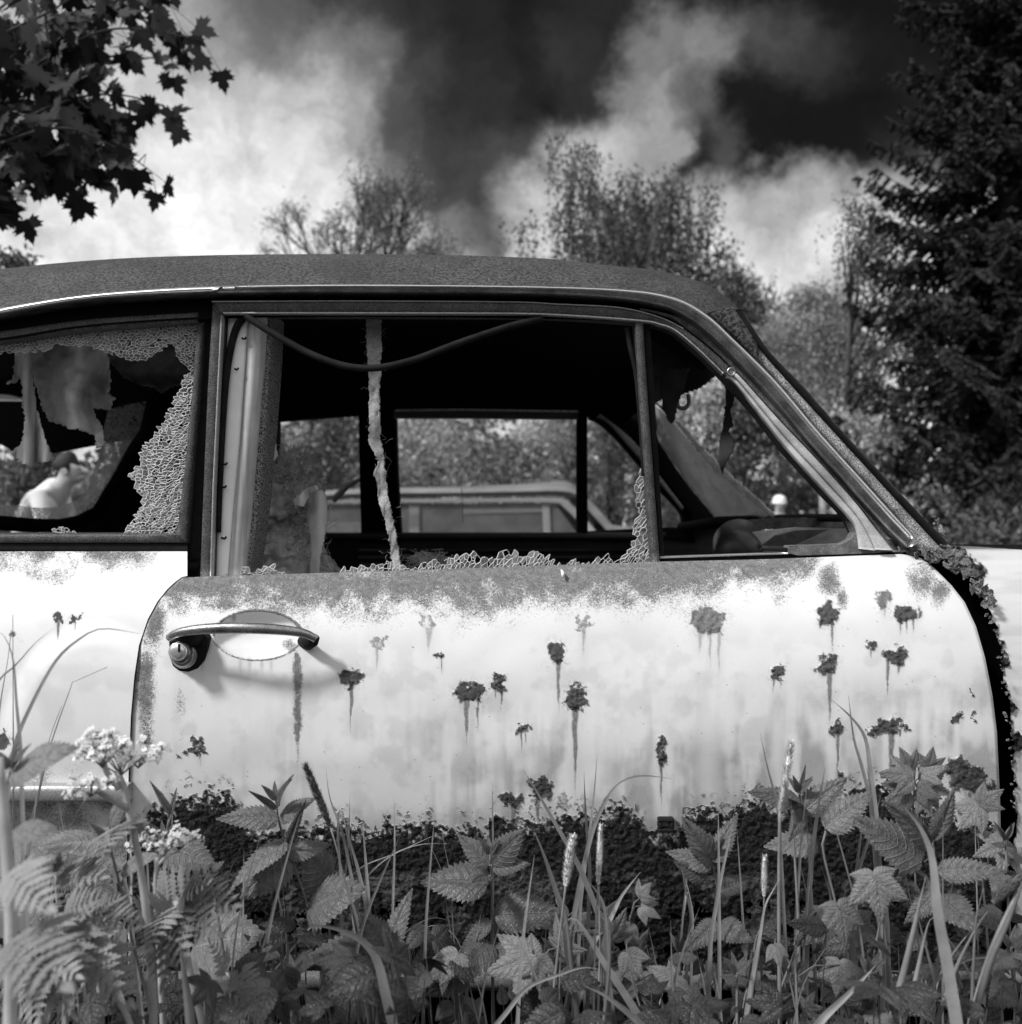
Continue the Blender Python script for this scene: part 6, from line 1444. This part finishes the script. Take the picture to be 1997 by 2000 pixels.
parsley([(255, 2000, -.55), (200, 1900, -.54), (150, 1830, -.53), (60, 1760, -.52)], 'leaning ferny cow parsley low in the left corner', ferns=[(110, 1780, -.53, 20, 1900, -.6, .9), (125, 1800, -.53, 110, 1960, -.6, 1), (150, 1820, -.53, 215, 1965, -.58, .9), (120, 1790, -.53, 185, 1740, -.56, .8), (60, 1762, -.52, 40, 1690, -.55, .8)], r0=.0046, r1=.002, seed=3)
parsley([(395, 2000, -.46), (372, 1900, -.46), (352, 1790, -.45), (345, 1760, -.45)], 'arching ferny cow parsley leaf spray below the door lock', ferns=[(350, 1765, -.45, 262, 1830, -.52, .9), (352, 1770, -.45, 285, 1925, -.52, .9), (348, 1760, -.45, 452, 1745, -.5, .8), (350, 1762, -.45, 405, 1815, -.52, .7), (345, 1765, -.45, 330, 1880, -.53, .7), (348, 1760, -.45, 378, 1700, -.5, .7), (352, 1790, -.45, 220, 1760, -.5, .8)], r0=.006, r1=.0028, seed=4)
for k_, (pts_, fr_, lab_) in enumerate([
  ([(200, 2000, -.50), (190, 1900, -.5), (175, 1800, -.5)], [(178, 1810, -.5, 60, 1830, -.56, .9), (180, 1800, -.5, 250, 1790, -.55, .8), (182, 1830, -.5, 110, 1930, -.56, .9), (185, 1850, -.5, 250, 1960, -.55, .9), (176, 1800, -.5, 130, 1735, -.53, .7), (176, 1800, -.5, 215, 1740, -.52, .6)], 'ferny cow parsley tuft between the left edge and the arching spray'),
  ([(80, 2000, -.58), (75, 1920, -.58), (70, 1860, -.57)], [(72, 1870, -.57, -30, 1900, -.62, .9), (72, 1865, -.57, 150, 1900, -.6, .9), (75, 1890, -.57, 40, 2000, -.62, .9), (75, 1890, -.57, 140, 1990, -.6, .9), (70, 1860, -.57, 70, 1780, -.6, .8)], 'lowest ferny cow parsley in the bottom left corner'),
  ([(130, 2000, -.40), (120, 1850, -.4), (112, 1750, -.4), (110, 1700, -.4)], [(112, 1710, -.4, 30, 1680, -.45, .8), (112, 1710, -.4, 195, 1690, -.44, .8), (116, 1760, -.4, 50, 1800, -.46, .8), (116, 1760, -.4, 190, 1800, -.46, .8), (110, 1700, -.4, 100, 1640, -.42, .6), (118, 1800, -.4, 40, 1860, -.45, .8)], 'upright ferny cow parsley under the chrome strip'),
  ([(470, 2000, -.42), (455, 1950, -.42), (445, 1900, -.42)], [(446, 1905, -.42, 370, 1940, -.46, .8), (446, 1905, -.42, 520, 1930, -.46, .8), (446, 1900, -.42, 430, 1830, -.45, .7), (450, 1930, -.42, 400, 1990, -.46, .8)], 'small ferny cow parsley tuft right of the arching spray')]):
    parsley(pts_, lab_, ferns=fr_, r0=.0035, r1=.0018, seed=30 + k_)
parsley([(20, 2000, -.68), (22, 1800, -.68), (8, 1600, -.67), (-6, 1480, -.66)], 'thick blurred cow parsley stem at the very left edge', ferns=[(12, 1700, -.68, 90, 1760, -.72, .9), (18, 1830, -.68, 110, 1880, -.75, .9)], r0=.006, r1=.004, seed=5)

# grasses: heads on stems
def grass_head(pts, head, rad, label, dark=False, seed=1, r0=.0012, spiky=1.0):
    pts = to_ground(pts); root = root_of('grass_stalk', pts, 'grass stalk', 'grass stalks with seed heads'); root['label'] = label
    s, path = stem_obj('stem', pts, r0 * 1.1, r0 * .55, root, GR, n=40); r = random.Random(seed)
    (x0, y0), (x1, y1) = head; Y = pts[-1][2]; a = P(x0, y0, Y); c = P(x1, y1, Y); ax = (c - a); L = ax.length; ax.normalize(); s1 = ax.orthogonal().normalized(); s2 = ax.cross(s1)
    b = MB(); n = 24; b.tube([a.lerp(c, i / n) for i in range(n + 1)], [rad * .72 * (math.sin(math.pi * min(.97, max(.06, i / n))) ** .35) for i in range(n + 1)], 10)
    for k in range(int(L / .0009) * 9):
        t = r.random(); an = r.uniform(0, 6.283); env = math.sin(math.pi * min(.97, max(.05, t))) ** .35; d = s1 * math.cos(an) + s2 * math.sin(an); w = s1 * -math.sin(an) + s2 * math.cos(an)
        p = a.lerp(c, t) + d * rad * .62 * env; q = p + (d * .7 + ax * .9).normalized() * rad * r.uniform(.55, 1.25) * spiky
        b.add([p - w * rad * .13, p + w * rad * .13, q], [(0, 1, 2)])
    b.obj('seed_head', SEEDD if dark else SEED, root)
grass_head([(1075, 2000, -.36), (1090, 1860, -.35), (1104, 1740, -.33), (1106, 1722, -.33)], ((1105, 1730), (1118, 1635)), .0056, 'pale plump seed head, left one of the two pale heads against the black rust', seed=1, r0=.0019)
grass_head([(1168, 2000, -.34), (1172, 1850, -.32), (1170, 1730, -.31)], ((1169, 1727), (1174, 1612)), .0038, 'pale slim seed head, right one of the two pale heads against the black rust', seed=2, r0=.0015)
grass_head([(1462, 2000, -.30), (1488, 1830, -.29), (1493, 1752, -.28)], ((1493, 1750), (1494, 1672)), .0038, 'short grey seed head right of the nettle by the square clip', seed=3, r0=.0013)
grass_head([(1502, 2000, -.32), (1530, 1920, -.31), (1556, 1850, -.30)], ((1556, 1848), (1592, 1780)), .0046, 'tilted seed head pointing to the fan shaped leaf', True, seed=4, r0=.0018)
grass_head([(720, 2000, -.34), (690, 1800, -.32), (664, 1680, -.30), (645, 1614, -.30)], ((644, 1612), (597, 1494)), .0050, 'dark seed head leaning left below the front foot of the door handle', True, seed=5, r0=.0014)
grass_head([(1524, 2000, -.32), (1522, 1750, -.31), (1524, 1580, -.30)], ((1524, 1590), (1546, 1450)), .0036, 'tall thick grass stalk with a thin bristly head at right of the door', seed=6, r0=.0030, spiky=1.9)
grass_head([(1895, 2000, -.45), (1935, 1860, -.44), (1990, 1740, -.43)], ((1940, 1764), (2010, 1700)), .0060, 'blurred tilted seed head at the right edge', True, seed=7, r0=.0034)
grass_head([(1325, 2000, -.22), (1338, 1880, -.21), (1352, 1800, -.20)], ((1333, 1800), (1342, 1745)), .0018, 'tiny seed head below the right side of the square clip', seed=8, r0=.0009)
grass_head([(1447, 2000, -.30), (1455, 1950, -.30), (1462, 1925, -.30)], ((1458, 1930), (1470, 1860)), .0028, 'short ragged seed head low at the bottom right of the middle', True, seed=9, r0=.0012, spiky=1.5)
# blades and bare stalks, one by one: points bottom to top, width px, depth
def blade(pts, w, Y, label=None, seed=1, stalk=False):
    r = random.Random(seed); P3 = to_ground([(x, y, Y) for x, y in pts]); root_b = ground_base(*P3[0])
    NB = 90; q = resample([p[:2] for p in P3], NB) if len(P3) > 2 else np.linspace(P3[0][:2], P3[-1][:2], NB)
    t = np.linspace(0, 1, NB); ww = w * 1.2 * np.clip(1 - t ** 9, .05, 1) * (1 if stalk else np.clip(.65 + t * .6, 0, 1)); s = (Y + D) / F
    if stalk:
        b = MB(); b.tube([P(x, y, Y) for x, y in q], [max(.0003, k * s * .5) for k in ww], 7); V, Fc = b.v, b.f
    else:
        d = np.gradient(q, axis=0); d /= np.linalg.norm(d, axis=1)[:, None] + 1e-9; nrm = np.stack([-d[:, 1], d[:, 0]], -1); tw = r.uniform(-.6, .6)
        V = []
        for i in range(NB):
            for k in (-1, -.5, 0, .5, 1):
                xx = q[i] + nrm[i] * ww[i] * .5 * k; V.append(P(xx[0], xx[1], Y + (abs(k) * -.25 + k * tw) * ww[i] * s * .6 + .0))
        Fc = gfaces(NB, 5).tolist()
    o = bpy.data.objects.new('grass_stalk' if stalk else 'grass_plant', pmesh([Vector(v) - root_b for v in V], Fc)); COL.objects.link(o); o.location = root_b
    o.data.materials.append(GR); o.data.polygons.foreach_set('use_smooth', [True] * len(o.data.polygons))
    tag(o, label, 'grass stalk' if stalk else 'grass blade', 'grass in front of the door'); BL_.append((o, q[-1], q)); return o
BL_ = []
blades = [  # label, points, width, Y, stalk
 ('long arched blade curving right over the spot above the square clip', [(1120,1800),(1148,1660),(1172,1587),(1205,1536),(1249,1516),(1312,1521)], 9, -.26, 0),
 ('straight slim blade ending left of the arched blade, crossing the crust between two rust streaks', [(1150,1790),(1152,1690),(1145,1600),(1141,1508)], 7, -.25, 0),
 ('thin blade leaning right, just left of the arched blade', [(1135,1760),(1150,1640),(1160,1560),(1167,1472)], 6, -.25, 0),
 ('long dark blade slanting up left across the two lowest rust spots', [(1170,1790),(1130,1690),(1080,1600),(1045,1540),(1022,1504)], 10, -.28, 0),
 ('broad pale blade leaning left, left of the first pale seed head', [(1100,1780),(1086,1740),(1062,1668),(1041,1618)], 12, -.30, 0),
 ('needle thin upright blade over the middle nettle', [(963,1700),(963,1640),(962,1532)], 5, -.24, 0),
 ('thin upright blade left of the middle, tip just above the crust', [(768,1760),(771,1650),(770,1559)], 5, -.24, 0),
 ('thin blade with its tip at the right of the leaning seed head', [(700,1790),(672,1640),(645,1560),(637,1500)], 6, -.25, 0),
 ('thin blade bent over into a hook beside the leaning seed head', [(665,1700),(660,1620),(666,1580),(672,1600),(690,1690)], 5, -.25, 0),
 ('straight upright blade second from the hooked blade', [(668,1760),(680,1660),(684,1551)], 5, -.24, 0),
 ('upright blade broadening downwards over the left rust crust', [(722,1790),(716,1700),(708,1603)], 8, -.25, 0),
 ('stiff dark blade rising left of the middle, widening to its foot', [(720,1790),(700,1700),(683,1640),(678,1600)], 9, -.25, 0),
 ('pale bent straw running up right across the black crust', [(703,1696),(770,1668),(830,1640),(865,1626)], 3, -.22, 0),
 ('pale thin straw below the bent one, curving flat to the right', [(720,1710),(770,1668),(820,1650),(868,1648)], 3.5, -.22, 0),
 ('thin stalk crossing the bent straws from upper left', [(862,1700),(840,1650),(828,1612)], 3, -.22, 1),
 ('short thin stalk standing at the end of the bent straws', [(878,1700),(870,1660),(865,1626)], 3, -.22, 1),
 ('arching blade low over the sill left of the middle nettle', [(770,1850),(800,1815),(845,1793),(882,1800)], 5, -.24, 0),
 ('fine arching stalk under the low arching blade', [(900,1850),(880,1820),(845,1808),(815,1830),(808,1880)], 2.5, -.24, 1),
 ('tall thin blade leaning left from the tall bristly grass', [(1524,1620),(1516,1560),(1500,1500),(1485,1430)], 6, -.29, 0),
 ('long twisted blade pair crossing the rust streak, left one', [(1700,1560),(1682,1490),(1668,1440),(1658,1358)], 8, -.24, 0),
 ('long twisted blade arching from upper left, right one of the crossed pair', [(1712,1600),(1700,1500),(1690,1440),(1662,1400),(1625,1367)], 11, -.25, 0),
 ('dark broad blade dropping from the crossed pair into the weeds', [(1730,1790),(1712,1640),(1704,1560),(1694,1500)], 12, -.25, 0),
 ('upright blade left of the big dark nettle leaf', [(1578,1790),(1590,1640),(1612,1500)], 10, -.26, 0),
 ('slim upright blade right of the tall bristly grass', [(1556,1790),(1566,1640),(1578,1525)], 6, -.26, 0),
 ('thin stalk from the tall nettle straight down', [(1560,1790),(1552,1660),(1545,1560)], 6, -.27, 1),
 ('stiff blade behind the fan shaped leaf, leaning left', [(1675,1690),(1684,1620),(1692,1586)], 9, -.24, 0),
 ('stiff blade behind the fan shaped leaf, leaning right', [(1672,1720),(1700,1630),(1722,1550)], 9, -.24, 0),
 ('pale folded blade pointing to the upper left above the fan shaped leaf', [(1808,1712),(1790,1700),(1745,1660),(1700,1634)], 10, -.30, 0),
 ('thick pale stalk at the bottom right, left one of the slanting pair', [(1741,2000),(1775,1860),(1809,1712)], 14, -.42, 1),
 ('thick pale stalk at the bottom right, right one of the slanting pair', [(1763,2000),(1785,1930),(1812,1810),(1826,1790)], 12, -.42, 1),
 ('thick dark blurred stalk sweeping down through the fan leaves', [(1869,2000),(1850,1880),(1832,1780),(1822,1680),(1800,1620),(1766,1576)], 22, -.48, 0),
 ('bent thin stalk right of the slanting pair', [(1802,2000),(1826,1930),(1812,1860),(1790,1780)], 8, -.40, 1),
 ('blurred stalk slanting from the bottom to the right edge', [(1900,2000),(1935,1880),(1970,1800),(2010,1690)], 13, -.46, 1),
 ('slim stalk rising right past the pale fender patch', [(1830,2000),(1865,1900),(1898,1830),(1930,1780)], 10, -.42, 1),
 ('short stalk forking off to the pale fender patch', [(1905,1820),(1910,1780),(1922,1735)], 7, -.42, 1),
 ('broad blade low at the right, slanting to the lower left', [(1600,2000),(1660,1940),(1712,1885)], 20, -.42, 0),
 ('flat blade leaving the bottom right corner to the right', [(1860,1890),(1920,1870),(1997,1885)], 10, -.40, 0),
 ('broad folded blade bending down right of the first pale seed head', [(1250,1990),(1180,1880),(1130,1800),(1108,1798),(1100,1810)], 14, -.33, 0),
 ('upward curving blade right of the slim pale seed head', [(1165,1830),(1190,1800),(1215,1750),(1252,1703)], 12, -.28, 0),
 ('blade from the slim seed head bending left', [(1185,1830),(1180,1770),(1165,1740),(1145,1718)], 10, -.29, 0),
 ('long blade low in the middle, nearly flat', [(1030,1930),(1090,1905),(1140,1890),(1175,1895)], 10, -.36, 0),
 ('broad dark blade across the bottom middle', [(1260,2010),(1190,1950),(1140,1925)], 18, -.42, 0),
 ('stalk standing right of the first pale seed head', [(1130,2000),(1118,1900),(1108,1800),(1100,1760)], 11, -.33, 1),
 ('slim stalk below the slim pale seed head', [(1180,2000),(1190,1900),(1192,1820),(1185,1770)], 8, -.36, 1),
 ('long thin blade right of the square clip, leaning right', [(1390,1830),(1408,1720),(1425,1640),(1434,1590)], 8, -.27, 0),
 ('forked thin blade under the square clip', [(1345,1830),(1350,1790),(1338,1730),(1330,1680)], 6, -.24, 0),
 ('blade under the square clip beside the forked one', [(1352,1830),(1354,1790),(1345,1740),(1334,1700)], 5, -.24, 0),
 ('short blade from the short seed head to the left', [(1475,1840),(1482,1820),(1490,1803)], 8, -.29, 0),
 ('blade joining the tall bristly stalk from the lower left', [(1495,1770),(1510,1740),(1524,1716)], 8, -.31, 0),
 ('thin upright blade above the leaning stalk near the lock', [(735,2000),(716,1880),(690,1770),(660,1700)], 9, -.33, 0),
 ('dark broad blade arching left low in the weeds', [(738,1880),(710,1840),(660,1815),(600,1806)], 20, -.44, 0),
 ('thin stalk under the door handle running down right', [(425,1790),(450,1700),(470,1665)], 6, -.26, 0),
 ('pale kinked straw under the star of the left nettle', [(460,1830),(490,1780),(492,1760),(470,1740)], 2.5, -.25, 1),
 ('pair of thin stalks left of the leaning seed head, left one', [(560,1990),(552,1850),(545,1740)], 3, -.25, 1),
 ('pair of thin stalks left of the leaning seed head, right one', [(566,1990),(560,1850),(553,1738)], 3, -.25, 1),
 ('grey stalk leaning left from the bottom to the fern leaves', [(455,2000),(440,1880),(425,1780),(418,1740)], 6, -.32, 1),
 ('thick pale stalk slanting left behind the fern leaves', [(372,2000),(362,1920),(350,1840)], 26, -.56, 1),
 ('stalk leaning left through the ferny corner', [(262,2000),(220,1930),(170,1875),(130,1830)], 16, -.50, 1),
 ('tall grass blade arching right over the rear panel', [(28,1460),(60,1380),(110,1290),(160,1245),(202,1228),(275,1238)], 8, -.42, 0),
 ('blade at the left edge crossing the arched one, bending left', [(40,1460),(32,1370),(26,1290),(10,1245),(-10,1230)], 9, -.45, 0),
 ('pale blade slanting right across the left edge', [(-10,1340),(30,1300),(70,1255),(104,1228)], 6, -.45, 0),
 ('thin straight stalk at the left edge over the rear panel', [(26,1760),(26,1500),(25,1200)], 2.5, -.35, 1),
 ('thin stalk at the left edge leaning slightly right', [(0,1380),(15,1290),(22,1230)], 3, -.35, 1),
 ('kinked thin stalk with a long drooping tip over the wheel arch line', [(60,1640),(95,1470),(140,1338),(142,1333),(210,1303)], 2.5, -.35, 1),
 ('thin stalk crossing the chrome strip, leaning right', [(45,1660),(72,1560),(95,1450),(120,1380)], 3, -.33, 1),
 ('narrow blade in front of the chrome strip, bent at its tip', [(56,1650),(66,1600),(70,1550),(62,1522)], 8, -.35, 0),
 ('thin stalk rising right under the chrome strip', [(105,1690),(140,1610),(165,1565)], 4, -.30, 1),
 ('dark blade arching through the leaves left of the door gap', [(248,1740),(235,1700),(205,1670),(170,1665)], 10, -.34, 0),
 ('dark wide blade curving down to the door gap', [(180,1730),(200,1712),(225,1720),(248,1745)], 12, -.34, 0),
 ('straight thin stalk leaning right under the rear panel', [(140,1770),(190,1700),(245,1640)], 4, -.28, 1),
]
for i, (lab, pts, w, Y, stk) in enumerate(blades): blade(pts, w, Y, lab, i + 1, bool(stk))
# loose thin blades between them
r = random.Random(77); extra = []
for i in range(85):
    x = r.uniform(30, 1990); h = r.choice([r.uniform(1560, 1700), r.uniform(1700, 1880), r.uniform(1750, 1900)]); ln = r.gauss(0, 50); extra.append((x, h, ln))
for i, (x, h, ln) in enumerate(sorted(extra)):
    cv = r.uniform(.3, 1); Y = r.uniform(-.36, -.20)
    o = blade([(x, 2000), (x + ln * .25, (2000 + h) / 2), (x + ln * (.25 + .75 * cv), h)], r.uniform(3, 7), Y, None, 200 + i)
    place = ['at the left edge', 'under the chrome strip', 'beside the door gap', 'under the lock', 'under the door handle', 'under the leaning seed head', 'left of the star topped nettle', 'right of the star topped nettle',
             'near the two pale seed heads', 'under the square clip', 'near the short grey seed head', 'near the tall bristly stalk', 'near the fan shaped leaves', 'under the bunch of young hop leaves', 'over the black front gap', 'at the right edge'][min(15, int(x / 2000 * 16))]
    o['_pl'] = place
ex = [b for b in BL_ if '_pl' in b[0]]; seen = {}
lens_ = ['short', 'tall', 'middling']
for o, tip, q in ex:
    pl_ = o['_pl']; k = seen.get(pl_, 0); seen[pl_] = k + 1; o['_k'] = k
for o, tip, q in ex:
    n = seen[o['_pl']]; k = o['_k']; od = ['first', 'second', 'third', 'fourth', 'fifth', 'sixth', 'seventh', 'eighth', 'ninth', 'tenth', 'eleventh', 'twelfth', 'thirteenth', 'fourteenth', 'fifteenth'][k]
    lean = 'leaning left' if q[-1][0] < q[6][0] - 12 else ('leaning right' if q[-1][0] > q[6][0] + 12 else 'upright')
    o['label'] = f"{lean} thin grass blade {o['_pl']}" + (f", {od} from left" if n > 1 else '')
    del o['_pl']; del o['_k']
# the mat of leaves filling the bottom: nobody could count it
def ground_cover():
    rs = random.Random(5); parts = []
    src = []
    for me, w in [(m, 1) for m in NETTLE] + [(m, 1) for m in HOP] + [(FERN, 0)]:
        n = len(me.vertices); co = np.empty(n * 3, np.float32); me.vertices.foreach_get('co', co); fa = np.empty(len(me.polygons) * 4, np.int32); me.loops.foreach_get('vertex_index', fa); a1 = np.empty(n, np.float32); a2 = np.empty(n, np.float32); me.attributes['lu'].data.foreach_get('value', a1); me.attributes['la'].data.foreach_get('value', a2); src.append((co.reshape(-1, 3), fa.reshape(-1, 4), np.stack([a1, a2], -1)))
    Vs = []; Fs = []; As = []; b = 0; st = MB()
    for i in range(470):
        px = rs.uniform(-250, 2250); Y = rs.uniform(-.52, -.13) if i % 4 else rs.uniform(-.2, -.10)
        top = 1850 + 60 * math.sin(px * .006 + 1) + 30 * math.sin(px * .021); py = top + abs(rs.gauss(0, 1)) * 190
        if Y < -.36: py += 60
        base = P(px, py, Y)
        if base.z < .02: continue
        k = rs.choice([0, 1, 2, 0, 1, 3, 4, 5, 3, 6 if px < 620 else 4]); co, fa, aa = src[k]
        L = rs.uniform(.018, .044) * (1.5 if k == 6 else 1); an = rs.uniform(0, 6.283)
        x = Vector((math.cos(an), math.sin(an) * .8 - .1, rs.uniform(-.55, .35))).normalized(); n = Vector((rs.uniform(-.5, .5), rs.uniform(-.9, -.1), rs.uniform(.35, 1))); n = (n - x * n.dot(x)).normalized(); y = n.cross(x)
        M = np.array([list(x * L), list(y * L), list(n * L)], np.float32); Vs.append(co @ M + np.array(tuple(base), np.float32)); Fs.append(fa + b); As.append(aa); b += len(co)
        g = Vector((base.x + rs.uniform(-.04, .04), base.y + rs.uniform(-.02, .05), 0)); st.tube([g, g.lerp(base, .6) + Vector((rs.uniform(-.01, .01), 0, 0)), base], [.0014, .0011, .0006], 4, cap=False)
    sv = np.array([tuple(v) for v in st.v], np.float32); sf = np.array(st.f, np.int32)
    Vs.append(sv); Fs.append(sf + b); As.append(np.zeros((len(sv), 2), np.float32)); A = np.concatenate(As)
    o = link('undergrowth', fmesh(np.concatenate(Vs), np.concatenate(Fs), {'lu': A[:, 0], 'la': A[:, 1]}), None, LU, True)  # leaf colour darkened to stand for shade under the upper leaves
    tag(o, 'tangle of nettle and hop leaves filling the bottom of the photo', 'undergrowth', kind='stuff')
ground_cover()
def turf():
    rs = np.random.RandomState(8); n = 42000; a = rs.uniform(-1.3, 1.3, n); R = 1 + 22 * rs.rand(n) ** 1.2; x = np.sin(a) * R; y = -D + np.cos(a) * R; keep = ~((np.abs(y - .62) < .7) & (np.abs(x) < 2.1)) & (y > -.45); x, y = x[keep], y[keep]; n = len(x)
    h = rs.uniform(.10, .34, n) * (1 + (y > 2) * .3); w = .004 + .0012 * R[keep]; d = rs.uniform(0, 6.28, n); lx = rs.normal(size=n) * .07; ly = rs.normal(size=n) * .07; z0 = -.02 + 0 * x
    A = np.stack([x - np.cos(d) * w, y - np.sin(d) * w, z0], -1); B = np.stack([x + np.cos(d) * w, y + np.sin(d) * w, z0], -1); C = np.stack([x + lx * .5, y + ly * .5, h * .6], -1); E = np.stack([x + lx * 1.6, y + ly * 1.6, h], -1)
    V = np.stack([A, B, C + (B - A) * .35, C - (B - A) * .35, E], 1).reshape(-1, 3); i = np.arange(n)[:, None] * 5
    f = np.concatenate([i + np.array([[0, 1, 2, 3]]), i + np.array([[3, 2, 4, 4]])]); f2 = np.concatenate([i + np.array([[0, 1, 2]]), i + np.array([[0, 2, 3]]), i + np.array([[3, 2, 4]])])
    tag(link('meadow_grass', fmesh(V, f2), None, GR), 'rough meadow grass around the cars', 'grass', kind='stuff')
turf()
